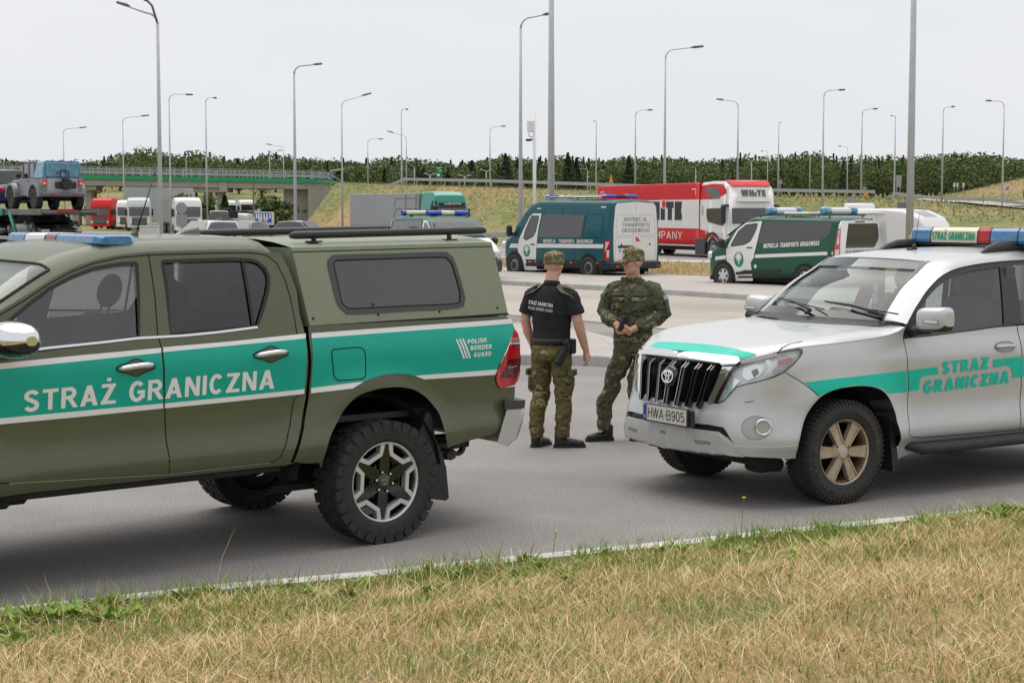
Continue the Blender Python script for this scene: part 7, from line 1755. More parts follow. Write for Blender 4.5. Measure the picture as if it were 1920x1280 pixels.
# ---------------------------------------------------------------- street lamps
M_LAMP = mat('lamp_galvanised', (.47, .485, .50), rough=.5, metal=.25, noise=(3, .08))
def lamp(px, ytop, adx, ady, label, Hh=12., S=None, bot=.11, top=.045, grp='street lamps around the junction', two=None, side2=None, base=None):
    """pole position from its picture column; distance from its apparent height"""
    S = S or (392 - ytop) / (Hh - CAM_H); Y = 3200 / S; X = (px - 960) / 3200 * Y; z0 = base if base is not None else (terr(X, Y) if Y > 110 else 0)
    r = empty('street_lamp', (X, Y, z0), 0, label, 'street lamp', grp); ht = Hh - z0; a = adx / S; dz = -ady / S; sg = 1 if a >= 0 else -1; rr = min(abs(a) * .35, .55)
    b = MB(); P = [(0, 0, 0), (0, 0, ht * .5), (0, 0, ht - dz * 0 - rr)]
    b.tube(P, [bot, (bot + top) / 2, top], 10); b.box(-.14, .14, -.14, .14, 0, .04); b.build('pole', M_LAMP, r)
    hz = ht - max(dz, 0) if dz > 0 else ht
    b = MB(); A_p = [(0, 0, ht - rr)] + [(sg * rr * (1 - cos(t)), 0, ht - rr + rr * sin(t)) for t in (.4, .8, 1.2, 1.57)] + [(a * .8, 0, ht + dz * .7)]
    b.tube(A_p, [top, top * .8, top * .8, top * .7, top * .7, top * .6], 8); b.build('arm', M_LAMP, r)
    b = MB(); b.tube([(a * .66, 0, ht + dz * .6), (a * .75, 0, ht + dz * .72), (a * .98, 0, ht + dz * .98), (a, 0, ht + dz)], [.03, .085, .07, .02], 8); b.build('lamp_head', mat('lamp_head_grey', (.12, .125, .13), rough=.4), r)
    if two:
        b = MB(); a2, dz2 = two[0] / S, -two[1] / S; b.tube([(0, 0, ht - rr), (a2 * .3, -.1, ht + dz2 * .4), (a2 * .7, -.2, ht + dz2 * .8)], top * .8, 8); b.tube([(a2 * .6, -.2, ht + dz2 * .7), (a2, -.3, ht + dz2), (a2 * 1.05, -.3, ht + dz2)], [.10, .13, .03], 8); b.build('second_head', MATS['lamp_head_grey'], r)
    return r
LMP = [(303, 30, -76, -20, 'tall lamp with two heads near the left, directly in front of the bridge', dict(two=(-30, -32), bot=.13, top=.075)),
 (322, 179, 45, 1, 'slim lamp just right of the tall two-headed lamp', {}), (390, 186, 21, 0, 'thin lamp above the bridge pier with a short arm', {}), (235, 222, 50, -4, 'lamp right of the transporter rising through the bridge left part', {}),
 (124, 243, 44, -3, 'lamp rising behind the grey off-roader on the transporter', {}), (555, 127, 53, -4, 'tall lamp in front of the bridge abutment', dict(bot=.13, top=.07)), (643, 190, 56, -13, 'lamp with a rising arm left of the teal lorry', {}),
 (691, 262, 29, 0, 'small lamp on the embankment above the grey trailer', {}), (754, 207, 13, 0, 'thin lamp with a tiny arm above the teal lorry cab', {}), (763, 255, -36, -8, 'lamp with its arm to the left above the teal lorry cab', {}),
 (919, 239, 30, -1, 'lamp on the embankment foot left of the teal van', {}), (976, 38, 62, -8, 'tall lamp behind the teal van cab, arm pointing right', dict(bot=.12, top=.06)), (1117, 229, -5, 0, 'thin lamp above the rear of the teal van', {}),
 (1190, 209, 32, -1, 'lamp above the left end of the red lorry', {}), (1245, 97, 71, -6, 'tall lamp behind the middle of the red lorry', {}), (1381, 192, -41, -4, 'lamp behind the red lorry cab, arm to the left', {}),
 (1457, 231, 4, 0, 'thin straight lamp just right of the red lorry', {}), (1540, 172, 40, -1, 'lamp rising behind the green minibus beacons', {}), (1612, 207, 29, -1, 'lamp above the white camper', {}), (1674, 219, -9, 0, 'thin lamp left of the thick near pole at the right', {}),
 (1763, 203, 21, -1, 'lamp behind the silver car roof beacons, arm to the right', {}), (1876, 192, -35, -1, 'lamp near the right edge with its arm to the left', {}), (1586, 276, -18, -1, 'small far lamp before the wood left of the camper', {}),
 (1437, 284, -13, 0, 'small far lamp just left of the thin straight lamp', {}), (1516, 288, -16, 0, 'smallest far lamp before the wood right of the red lorry', {}), (508, 283, 23, 0, 'small far lamp over the bridge, arm to the right', {}), (534, 276, -32, -5, 'small far lamp over the bridge, arm to the left', {}),
 (2, 180, -20, 0, 'lamp cut by the left edge of the picture', {}), (1101, 317, -14, 1, 'short lamp beyond the embankment above the teal van roof', dict(Hh=8)), (1303, 314, -10, 0, 'short lamp in front of the wood above the red lorry', dict(Hh=8)), (1407, 301, -12, -2, 'short lamp in front of the wood above the red lorry cab', dict(Hh=9)),
 (778, 313, -8, -2, 'short lamp on the ramp below the lamp with the left arm', dict(Hh=8)), (352, 292, -14, -2, 'short lamp on the bridge between the two slim lamps', dict(Hh=11))]
for px, yt, dx, dy, lb, kw in LMP: lamp(px, yt, dx, dy, lb, **kw)
for px, S_, lb in ((1033, 53., 'thick near lamp pole behind the teal van, running out of the top'), (1704, 57., 'thick near lamp pole behind the silver car, running out of the top')):
    Y = 3200 / S_; X = (px - 960) / S_; r = empty('lamp_pole', (X, Y, .13), 0, lb, 'street lamp'); b = MB(); b.tube([(0, 0, 0), (0, 0, 6), (0, 0, 12)], [.135, .11, .075], 14); b.build('pole', M_LAMP, r); b = MB(); b.box(-.2, .2, -.2, .2, 0, .03); b.build('base_plate', M_LAMP, r); b = MB(); b.box(-.05, .05, -.13, -.10, .8, 1.2, .004); b.build('hatch', M_LAMP, r)
for px, yt, lb in ((807, 328, 'double-headed ramp lamp left of the green road sign'), (872, 331, 'double-headed ramp lamp right of the green road sign'), (912, 321, 'double-headed ramp lamp left of the embankment foot lamp')):
    S_ = 14.; Y = 3200 / S_; X = (px - 960) / S_; z0 = terr(X, Y); zt = CAM_H + (392 - yt) / S_; r = empty('ramp_lamp', (X, Y, z0), 0, lb, 'street lamp', 'double-headed ramp lamps'); b = MB(); b.tube([(0, 0, 0), (0, 0, zt - z0)], .07, 6); b.build('pole', M_LAMP, r)
    for s in (1, -1): b = MB(); b.tube([(0, 0, zt - z0 - .1), (s * .75, 0, zt - z0 + .2)], .05, 5); b.box(s * .55, s * .85, -.08, .08, zt - z0 + .1, zt - z0 + .22); b.build('lamp_head', M_LAMP, r)
# camera mast
r = empty('camera_mast', ((1002 - 960) / 36., 89, 0), 0, 'white camera mast with a cabinet between the two tall lamps', 'camera mast')
b = MB(); b.tube([(0, 0, 0), (0, 0, 7.25)], .09, 10); b.build('pole', M_WHITE, r); b = MB(); b.box(-.38, .0, -.12, .12, 6.15, 6.75, .03); b.build('cabinet', M_WHITE, r)
b = MB(); b.tube([(0, 0, 5.75), (-.2, 0, 5.8)], .03, 6); b.box(-.45, -.15, -.07, .07, 5.68, 5.8, .02); b.build('camera_housing', M_BLACK, r); b = MB(); b.tube([(-.3, 0, 6.1), (-.25, 0, 5.9), (-.05, 0, 5.9)], .02, 5); b.build('cable', M_BLACK, r)
# ---------------------------------------------------------------- signs
def sign(name, px, py, w, h, Y, m, label, shape='box', posts=1, pole_to=None, cat='road sign', back=True):
    S_ = 3200 / Y; X = (px - 960) / S_; zc = CAM_H + (392 - py) / S_; z0 = terr(X, Y) if Y > 110 else 0.; r = empty(name, (X, Y, z0), 0, label, cat); W_, H_ = w / S_ / 2, h / S_ / 2
    b = MB(); zc -= z0
    if shape == 'box': b.box(-W_, W_, -.02, .02, zc - H_, zc + H_, .008)
    elif shape == 'disc': b.lathe([(0, -.02), (W_, -.02), (W_, .02), (0, .02)], 24, 'y', False, Matrix.Translation((0, 0, zc)))
    elif shape == 'tri': b.prism([(-W_, zc - H_), (W_, zc - H_), (0, zc + H_)], -.02, .02)
    b.build('panel', m, r); b = MB()
    for k in range(posts):
        x = 0 if posts == 1 else (-.6 + 1.2 * k / (posts - 1)) * W_
        b.tube([(x, .06, 0), (x, .06, zc + H_ * .9)], .035, 6)
    b.build('post', M_LAMP, r); return r, zc, W_, H_
M_SBACK = mat('sign_back', (.30, .30, .31), rough=.6); M_SGRN = mat('sign_green', (.0, .22, .12)); M_SBLU = mat('sign_blue', (.01, .09, .38), rough=.5)
r, zc, W_, H_ = sign('direction_sign', 824, 323, 12, 20, 225, M_SGRN, 'green direction sign on the ramp above the teal lorry', posts=2)
b = MB(); b.box(-W_ * .7, W_ * .2, -.035, -.025, zc - H_ * .8, zc - H_ * .35); b.box(-W_ * .1, W_ * .7, -.035, -.025, zc + .1, zc + .2); b.box(-W_ * .7, W_ * .5, -.035, -.025, zc + .45, zc + .55); b.build('sign_text_block', M_WHITE, r)
sign('warning_sign', 1145, 335, 8, 16, 165, mat('sign_yellow', (.75, .35, .01)), 'small yellow triangular sign above the red lorry', 'tri')
sign('yield_sign', 1461, 342, 9, 9, 165, M_SBACK, 'grey back of a round sign beyond the red lorry', 'disc')
sign('round_sign', 1619, 355, 8, 9, 158, M_SBACK, 'grey round sign back above the camper', 'disc')
sign('work_sign', 1621, 366, 7, 7, 158, mat('sign_orange', (.8, .3, .01)), 'small orange work sign under the round sign above the camper', 'box')
sign('panel_sign', 1597, 382, 23, 18, 90, M_SBACK, 'grey rectangular sign back above the green minibus rear')
sign('panel_sign', 1690, 388, 20, 18, 78, mat('sign_back_dark', (.16, .16, .17)), 'dark rectangular sign back left of the thick near pole')
sign('panel_sign', 1682, 340, 10, 22, 200, M_SBACK, 'tall pale lattice sign in front of the wood by the thick pole', posts=2)
sign('panel_sign', 1706, 365, 11, 12, 190, M_SBACK, 'small pale sign right behind the thick near pole')
for px, lb in ((1786, 'leftmost of the three small plates before the mound'), (1792, 'middle one of the three small plates before the mound'), (1803, 'rightmost of the three small plates before the mound')): sign('marker_plate', px, 347, 4, 8, 225, mat('plate_pale', (.6, .6, .55)), lb)
sign('round_sign', 1885, 354, 7, 9, 175, mat('sign_lilac', (.25, .24, .3)), 'small round sign on a thin post near the right edge', 'disc')
r, zc, W_, H_ = sign('blue_sign', 1921, 363, 12, 14, 170, M_SBLU, 'blue sign with a white arrow cut by the right edge'); b = MB(); b.prism([(-W_ * .4, zc - H_ * .4), (W_ * .1, zc + H_ * .6), (W_ * .6, zc - H_ * .4)], -.04, -.03); b.build('arrow', M_WHITE, r)
r, zc, W_, H_ = sign('lane_sign', 495, 408, 31, 18, 120, M_SBLU, 'blue lane sign with white arrows and round symbols under the bridge', posts=2)
for k, u in enumerate((-.8, -.55, -.25, .1, .45, .8)):
    b = MB(); b.box(W_ * u - .05, W_ * u + .05, -.035, -.022, zc - H_ * .1, zc + H_ * .8); b.box(W_ * u - .05, W_ * u + .22, -.034, -.0225, zc - H_ * .2, zc - H_ * .1); b.build('lane_arrow', M_WHITE, r)
for u in (-.35, .3): b = MB(); b.lathe([(0, -.036), (.16, -.036), (.16, -.024)], 14, 'y', M=Matrix.Translation((W_ * u, 0, zc - H_ * .45))); b.build('lane_disc', mat('disc_pale', (.65, .5, .45)), r)
r, zc, W_, H_ = sign('traffic_sign', 342, 390, 21, 21, 76, M_SBACK, 'round sign back over a square panel before the white lorry', 'disc'); b = MB(); b.box(-.24, .24, -.02, .02, zc - .80, zc - .30, .01); b.build('lower_panel', M_SBACK, r)
sign('twin_post', 477, 376, 3, 60, 130, mat('post_dark', (.12, .12, .12)), 'dark lattice post left of the blue lane sign', cat='post')
b = MB(); b.box(-.42, .42, -.2, .2, 0, 1.36, .03); b.m = 1; b.box(-.44, .44, -.22, .22, 1.36, 1.41, .01); b.box(-.25, -.13, -.215, -.2, 1.12, 1.2, .005); o = b.build('utility_cabinet', [mat('cabinet_white', (.6, .6, .57), rough=.6, noise=(3, .08)), MATS['cabinet_white'] if 'cabinet_white' in MATS else M_WHITE]); o.location = ((282 - 960) / 3200 * 80, 80, 0); tag(o, 'plain white utility cabinet before the grey curtain trailer', 'cabinet')
for px, py, sz in ((213, 452, 9), (262, 452, 9), (345, 460, 8)): pass
# ---------------------------------------------------------------- buildings far off
b = MB(); b.box(-5.4, 5.4, -.1, 8, 0, 6.4); b.m = 1
for k in range(22): b.box(-5.4 + k * .5, -5.36 + k * .5, -.14, -.1, 0, 6.4)
o = b.build('warehouse', [mat('warehouse_cladding', (.42, .45, .49), rough=.6, noise=(.2, .05)), mat('cladding_rib', (.33, .36, .40), rough=.6)]); o.location = (-62.6, 300, 0); tag(o, 'long pale ribbed warehouse wall seen under the bridge', 'warehouse')
r = empty('small_house', (-75, 350, 3.5), R(12), 'small ochre gabled house under the bridge before the warehouse', 'house'); b = MB(); b.box(-3.2, 3.2, -4, 4, 0, 2.6); b.prism([(-3.2, 2.6), (3.2, 2.6), (0, 5.2)], -4, 4); b.build('wall', mat('ochre_wall', (.50, .34, .16), rough=.85), r)
b = MB(); b.prism([(-3.7, 2.2), (0, 5.45), (3.7, 2.2), (3.7, 2.0), (0, 5.2), (-3.7, 2.0)], -4.5, 4.5); b.build('roof', mat('pale_roof', (.42, .36, .33), rough=.8), r); b = MB(); b.box(1.4, 2.1, -1, -.3, 3.5, 6.2); b.build('chimney', mat('brick_pale', (.4, .28, .2)), r); b = MB(); b.box(-.5, .5, -4.05, -3.98, 1.2, 2.2); b.build('window', M_BLACK, r); r.scale = (.42,) * 3
r = empty('station_roof', (-35, 410, 8.4), 0, 'low building with a pale flat roof among the trees above the grey trailer', 'building'); b = MB(); b.box(-6, 6, 0, 9, 0, 3); b.build('wall', mat('dark_wall', (.12, .12, .12)), r); b = MB(); b.loft([[(x, -1, z), (x, 10, z), (x, 10, z + .35), (x, -1, z + .35)] for x, z in ((-9, 2.6), (-1, 3.7), (9, 3.2))], True, True, False); b.build('roof', mat('roof_pale', (.55, .56, .55)), r)
b = MB(); b.tube([(0, 0, 0), (0, 0, 42)], [.5, .15], 6); b.box(-1.2, 1.2, -.4, .4, 33, 34.5); o = b.build('radio_mast', mat('mast_haze', (.45, .45, .46))); o.location = (88, 1350, 4); tag(o, 'faint radio mast above the trees left of the centre lamps', 'mast')
# ---------------------------------------------------------------- woodland
M_LEAF = island_ramp('foliage', [(.075, .12, .04), (.115, .16, .055), (.055, .09, .036), (.155, .185, .065), (.085, .125, .045), (.19, .21, .09)], .75)
M_FIR = island_ramp('fir_foliage', [(.030, .060, .030), (.045, .082, .040), (.024, .048, .027)], .8)
SKY = [(-150, 300), (60, 305), (170, 306), (200, 301), (240, 291), (262, 281), (300, 284), (330, 297), (362, 287), (400, 293), (440, 303), (480, 299), (505, 288), (560, 299), (640, 303), (700, 303), (745, 298), (800, 305), (860, 309), (905, 305), (930, 298), (950, 294), (1000, 301), (1040, 297), (1100, 301), (1150, 303), (1175, 296), (1205, 301), (1260, 296), (1300, 304), (1350, 304), (1392, 293), (1430, 299), (1500, 291), (1535, 288), (1570, 300), (1620, 297), (1700, 296), (1800, 290), (1850, 289), (1890, 299), (1960, 302), (2100, 300)]
import numpy as np
NR = np.random.RandomState(4)
def crown(V_, F_, x, y, zb, h, w, rnd, n, q, conic=False):
    t = NR.rand(n)
    if conic: rr = w * (1 - t) * (.5 + .5 * NR.rand(n)) * (1 + .25 * np.sin(t * 42)); cz = zb + h * t
    else:
        u = NR.rand(n) ** .35; ph = np.arccos(1 - 2 * NR.rand(n)); az0 = NR.rand() * 6
        rr = w * u * np.sin(ph) * (1 + .25 * np.sin(4 * ph + az0)); cz = zb + h * .55 - h * .46 * u * np.cos(ph) * (1 + .12 * np.sin(7 * ph + az0))
    a = NR.rand(n) * 2 * pi; rr = rr * (1 + .22 * np.sin(3 * a + x) * (0 if conic else 1)); c = np.stack([x + rr * np.cos(a), y + rr * np.sin(a), cz], 1); s = (q * (.5 + .7 * NR.rand(n)))[:, None]
    n1 = NR.randn(n, 3) + [0, 0, .5]; n1 /= np.linalg.norm(n1, axis=1)[:, None]; t1 = np.cross(n1, NR.randn(n, 3)); t1 /= np.linalg.norm(t1, axis=1)[:, None] + 1e-9; t2 = np.cross(n1, t1)
    V = np.stack([c + t1 * s, c + t2 * s * .7, c - t1 * s * .9, c - t2 * s * .8], 1).reshape(-1, 3); o = len(V_)
    V_.extend(map(tuple, V.tolist())); F_.extend((o + 4 * i, o + 4 * i + 1, o + 4 * i + 2, o + 4 * i + 3) for i in range(n))
rnd = random.Random(21)
for name, Yr, dy, n, frac, lbl in (('far_wood', 560, 0, 300, .15, 'distant band of mixed woodland along the horizon'), ('near_wood', 400, 15, 330, .12, 'nearer band of green trees in front of the distant wood')):
    V_ = []; F_ = []; VF = []; FF = []; TV = MB()
    for i in range(n):
        px = -140 + 2200 * (i + rnd.random()) / n; Y = Yr * rnd.uniform(.9, 1.12)
        if name == 'near_wood' and 180 < px < 600 and rnd.random() < .6: continue
        yt = lerp_tab(SKY, px) - 4 + dy * rnd.uniform(.2, 1.6) + abs(rnd.gauss(0, 2.5)); X = (px - 960) / 3200 * Y; zt = CAM_H + (392 - yt) * Y / 3200; zb = terr(X, Y) - .3
        h = max(4, zt - zb); w = rnd.uniform(2.2, 4.2) * (Y / 480); con = rnd.random() < (.30 if 900 < px < 1250 else .10)
        if con: crown(VF, FF, X, Y, zb + .5, h, w * .62, rnd, 300, .36 * Y / 480, True)
        else: crown(V_, F_, X, Y, zb, h, w, rnd, 560, .42 * Y / 480)
        TV.tube([(X, Y, zb - 1), (X, Y, zb + h * .7)], [.3, .12], 4)
    me = bpy.data.meshes.new(name); nF = len(V_); me.from_pydata(V_ + VF, [], F_ + [tuple(i + nF for i in f) for f in FF]); me.materials.append(M_LEAF); me.materials.append(M_FIR)
    me.polygons.foreach_set('material_index', [0] * len(F_) + [1] * len(FF)); ob = bpy.data.objects.new(name, me); COL.objects.link(ob); tag(ob, lbl, 'wood', kind='stuff')
    TV.build('wood_trunks', mat('bark', (.06, .045, .035), rough=.9), ob, fix=False)['kind'] = 'stuff'
def tree(px, ytop, Y, w, label, conic, n=900, q=.28, grp=None, ybase=None):
    X = (px - 960) / 3200 * Y; zb = terr(X, Y); zt = CAM_H + (392 - ytop) * Y / 3200; h = zt - zb; V_ = []; F_ = []; rn = random.Random(int(px)); r = empty('fir_tree' if conic else 'leafy_tree', (X, Y, zb), 0, label, 'tree', grp)
    if conic: crown(V_, F_, 0, 0, .3, h, w, rn, n, q, True)
    else:
        for j in range(9): crown(V_, F_, rn.uniform(-.55, .55) * w, rn.uniform(-.5, .5) * w, h * rn.uniform(-.02, .45), h * rn.uniform(.35, .55), w * rn.uniform(.35, .6), rn, n // 8, q)
    me = bpy.data.meshes.new('crown'); me.from_pydata(V_, [], F_); me.materials.append(M_FIR if conic else M_LEAF); c = bpy.data.objects.new('crown', me); COL.objects.link(c); c.parent = r
    b = MB(); b.tube([(0, 0, -.2), (.05, 0, h * .5), (0, 0, h * .85)], [.16, .1, .03], 6)
    for k in range(4): a = k * 1.6; b.tube([(0, 0, h * (.3 + .1 * k)), (w * .5 * cos(a), w * .5 * sin(a), h * (.42 + .1 * k))], [.06, .02], 5)
    b.build('trunk', MATS['bark'], r); return r
for px, yt, Y, w, lb in ((722, 318, 330, 1.6, 'small dark fir above the right end of the grey trailer'), (1064, 290, 340, 2.6, 'tall dark fir right of the thick near pole above the vans'), (1080, 300, 345, 2.2, 'second dark fir right of the thick near pole above the vans'), (885, 305, 380, 2.6, 'dark fir left of the lamp at the embankment foot'), (948, 292, 350, 3.0, 'dark pointed fir between the embankment lamp and the tall lamp'), (1178, 297, 350, 2.4, 'dark fir just left of the lamp over the red lorry'), (448, 301, 420, 2.2, 'dark fir over the middle of the bridge railing'), (423, 373, 205, .9, 'very small fir on the bank under the bridge')):
    tree(px, yt, Y, w, lb, True, 700, .35)
for px, yt, Y, w, lb in ((525, 362, 190, 2.6, 'bushy dark tree under the bridge beside the abutment'), (262, 283, 400, 7., 'broad high tree behind the left end of the bridge'), (388, 362, 215, 1.6, 'green bush between the two bridge piers'), (205, 356, 260, 4.5, 'leafy tree under the bridge above the red lorry cab'), (350, 357, 265, 3.6, 'leafy tree under the bridge left of the piers')):
    tree(px, yt, Y, w, lb, False, 1500, .30)


# ---------------------------------------------------------------- cars in the background
def car(name, loc, rz, col, label, L_=4.5, Hh=1.48, W_=1.78, suv=False, cat='car', scale=1., dark=None):
    V = empty(name, loc, R(rz), label, cat); h = Hh; r = L_ * .5; bz = h * .60
    m = mat('car_paint_%d_%d_%d' % tuple(int(c * 100) for c in col), col, rough=.3, coat=.7)
    top = [(-r, bz * .75), (-r + .08, bz), (-r + (.25 if suv else .75), bz + .02), (-r + (.45 if suv else 1.15), h - .06), (-.2, h), (.5, h - .05), (1.15, bz + .08), (1.3, bz), (r - .25, bz * .84), (r, bz * .55)]
    Hc = Hull(top, [(-r, .38), (-r + .5, .24), (r - .5, .22), (r, .36)], [(-r, W_ * .40), (-r + .25, W_ * .48), (-.3, W_ * .5), (r - .5, W_ * .47), (r, W_ * .33)], [(.2, .93), (.5, 1), (bz, .98), (h, .74)], .09, .02)
    Hc.build('body', m, V)
    for sd in (1, -1):
        drape('side_window', [[round_poly([(-r + (.45 if suv else 1.0), bz + .05), (-r + (.6 if suv else 1.35), h - .12), (-.1, h - .09), (.45, h - .12), (1.0, bz + .06)], .05)]], Hc.fn(sd), M_TINT, V, .008, .3)
        for x in (-r + .85, r - .88):
            b = MB(); b.lathe([(.01, sd * W_ * .492), (.36, sd * W_ * .492)], 20, 'y', False, Matrix.Translation((x, 0, .33))); b.build('wheel_arch', M_UNDER, V)
            wheel_plain(V, (x, sd * (W_ / 2 - .09), .32), .32, .2, .2, 'alloy', sd < 0)
        b = MB(); b.box(r - .32, r - .05, sd * W_ * .28, sd * W_ * .44, bz * .62, bz * .80, .04); b.build('headlight', MATS['lamp_glass'], V)
        b = MB(); b.box(-r - .01, -r + .12, sd * W_ * .28, sd * W_ * .45, bz * .72, bz * .92, .03); b.build('tail_light', M_RED, V)
        b = MB(); b.box(.75, .92, sd * W_ * .5, sd * W_ * .6, bz + .02, bz + .16, .03); b.build('door_mirror', m, V)
    def front(u, z): return (u, z, 0)
    wt = W_ * .5 * lerp_tab([(.2, .93), (.5, 1), (bz, .98), (h, .74)], h) - .1; wb = W_ * .44
    b = MB(); b.add([(.56, -wt, h - .045), (.56, wt, h - .045), (1.16, wb, bz + .09), (1.16, -wb, bz + .09)], [(0, 1, 2, 3)]); b.xf(Matrix.Translation((.02, 0, .035))); b.build('windscreen', M_TINT, V)
    x0, x1 = (-r + .25, -r + .42) if suv else (-r + .80, -r + 1.10)
    b = MB(); b.add([(x1, -wt, h - .09), (x1, wt, h - .09), (x0, wb, bz + .06), (x0, -wb, bz + .06)], [(0, 1, 2, 3)]); b.xf(Matrix.Translation((-.03, 0, .03))); b.build('rear_window', M_TINT, V)
    b = MB(); b.box(r - .06, r + .02, -.45, .45, .38, .56, .02); b.build('grille', M_BLACK, V)
    V.scale = (scale,) * 3; return V
pos = lambda px, S_, z=0: ((px - 960) / S_, 3200 / S_, z)
car('parked_car', pos(388, 34), -118, (.62, .63, .63), 'white car parked in front of the white lorry', 4.6, 1.55, 1.8, True)
car('parked_car', pos(424, 33), -112, (.20, .21, .23), 'grey car parked between the white car and the dark estate', 4.5, 1.5)
car('parked_car', pos(462, 33), -108, (.10, .11, .13), 'dark grey estate car right of the grey car', 4.5, 1.5)
car('parked_car', pos(562, 31), -25, (.09, .10, .12), 'dark car showing its roof in front of the bridge abutment', 4.5, 1.48)
V = car('boxy_off_roader', pos(412, 24), 100, (.012, .011, .014), 'black boxy off-roader with a spare wheel under the bridge', 4.4, 2.05, 1.85, True, scale=1.)
b = MB(); b.lathe([(0, -2.33), (.32, -2.33), (.36, -2.28), (.36, -2.2)], 20, 'x', False, Matrix.Translation((0, 0, 1.15))); b.build('spare_wheel', M_BLACKG, V); b = MB(); b.box(-2.345, -2.335, -.22, .22, 1.0, 1.4); b.build('spare_cover_sign', mat('sign_pinkred', (.6, .12, .12)), V)
# lorries on the left
M_CURT = mat('curtain_grey', (.22, .22, .205), rough=.7, noise=(.8, .06)); M_CWH = mat('cab_white', (.70, .69, .66), rough=.35, coat=.4); M_CRED = mat('cab_red', (.62, .015, .012), rough=.45, coat=.1, spec=.3)
V = lorry('lorry', pos(198, 17.2), -98, 'bright red lorry cab with a dark trailer right of the car transporter', M_CRED, mat('trailer_dark', (.07, .07, .07), rough=.7), 8, cab_h=3.35, h=2.6)
V = lorry('lorry', pos(352, 21.5), -72, 'white lorry with a grey curtain trailer behind the round sign back', M_CWH, M_CURT, 9, cab_h=3.15, h=3.1)
V = lorry('lorry', pos(243, 17.5), -84, 'white lorry cab between the red cab and the grey curtain trailer', M_CWH, M_CURT, 6, cab_h=3.1, h=2.9, trailer=False)
V = lorry('lorry', pos(262, 18.4), -75, 'tall white lorry cab half behind the grey curtain trailer', mat('cab_pale', (.55, .57, .6), rough=.35), M_CURT, 6, cab_h=3.3, trailer=False)
V = lorry('lorry', pos(226, 16.5), -60, 'small white tractor unit just right of the red cab', M_CWH, M_CURT, 6, cab_h=2.9, trailer=False)
V = lorry('lorry', pos(449, 23.5), 170, 'plain white box lorry right of the black boxy off-roader', M_CWH, mat('box_ivory', (.62, .61, .57), rough=.6), 1.0, cab_h=1.9, h=2.05, scale=.95)
for px, S_, m1, z, lb in ((428, 12.8, M_CWH, .4, 'small far white lorry under the bridge between the piers and posts'), (447, 12.2, mat('cab_navy', (.05, .07, .16), rough=.4), .6, 'small far dark blue lorry under the bridge'), (463, 12.6, M_CWH, .5, 'small far white lorry beside the dark lattice post'), (512, 12.4, M_CWH, .6, 'small far white lorry behind the blue lane sign'), (523, 15.5, mat('cab_blue', (.04, .06, .14), rough=.4), 0, 'dark blue lorry beside the bridge abutment')):
    lorry('lorry', pos(px, S_, z), -70, lb, m1, mat('box_pale', (.5, .52, .55), rough=.6), 5, cab_h=3.0, h=3.0)
# grey trailer with teal cab
M_TCAB = mat('cab_teal', (.0, .23, .17), rough=.3, coat=.5)
V = lorry('lorry', (-4.55, 114, 0), -61, 'long grey box trailer with a teal green cab behind the canopy roof bars', M_TCAB, mat('trailer_grey', (.30, .31, .325), rough=.5, metal=.1, noise=(.4, .08)), 11.4, cab_h=3.32, h=3.25, gap=.2)
b = MB(); b.box(1.16, 1.3, -.95, .95, 2.40, 2.62, .03); b.build('visor_panel', M_BLACK, V)
vf = plane_fn((1.32, 0, 2.45), (0, 1, 0), (0, 0, 1), (1, 0, 0)); letter('visor_lettering', 'GLOBETROTTER', vf, (-.62, .02), (.62, .02), .11, M_SWHITE, V, .2, .004, 0)
b = MB()
for z0, z1 in ((2.6, 2.9), (1.9, 2.2)):
    for q in band([(-5.2, z0 - .25), (-4.8, z1), (-1.4, z1)], .05): b.prism(q, -1.262, -1.252)
for x in (-3.3, -1.7): b.box(x, x + .10, -1.262, -1.252, 1.0, 3.2)
b.build('trailer_ribs', mat('rib_dark', (.16, .165, .17), rough=.6), V)
# ---------------------------------------------------------------- caravan at the right
V = empty('caravan', pos(1668, 46), R(-45), 'white camper with a rounded front, roof air unit and narrow door window', 'camper')
HV = Hull([(-2.9, 2.05), (-2.7, 2.16), (.3, 2.18), (1.2, 2.12), (1.9, 1.85), (2.3, 1.35), (2.45, .8)], [(-2.9, .45), (2.45, .5)], [(-2.9, 1.08), (1.4, 1.10), (2.1, 1.0), (2.45, .8)], [(.4, 1), (2.2, 1)], .10)
HV.build('body', mat('camper_white', (.72, .71, .70), rough=.3, coat=.4), V)
for sd in (1, -1):
    drape('door', [[round_poly([(-.55, .6), (-.55, 1.95), (.05, 1.95), (.05, .6)], .06)]], HV.fn(sd), MATS['camper_white'], V, .02, .5)
    drape('door_window', [[round_poly([(-.40, 1.05), (-.40, 1.80), (-.12, 1.80), (-.12, 1.05)], .05)]], HV.fn(sd), M_TINT, V, .03, .5)
    drape('side_window', [[round_poly([(-2.4, 1.25), (-2.4, 1.75), (-1.4, 1.75), (-1.4, 1.25)], .05)]], HV.fn(sd), M_TINT, V, .02, .5)
    wheel_plain(V, (-.9, sd * 1.0, .33), .33, .2, .2, 'cap', sd < 0)
    b = MB(); b.tube([(-2.6, sd * 1.13, 2.02), (.4, sd * 1.13, 2.02)], .05, 8); b.build('awning_roll', M_WHITE, V)
b = MB(); rows = [[(x, y, lerp_tab(HV.top, x) + .035) for y in (-.45, -.2, .2, .45)] for x in (1.05, 1.35, 1.65, 1.9)]; b.loft(rows, False, False); b.build('front_skylight', mat('skylight_grey', (.22, .24, .27), rough=.25, coat=.5), V)
b = MB(); b.loft([[(-1.5 + 1.0 * sx * k, .38 * sy * k, z) for sx, sy in ((-.5, -1), (.5, -1), (.5, 1), (-.5, 1))] for z, k in ((2.18, 1), (2.36, .98), (2.42, .85))], True, True, False); b.build('roof_air_unit', M_WHITE, V)
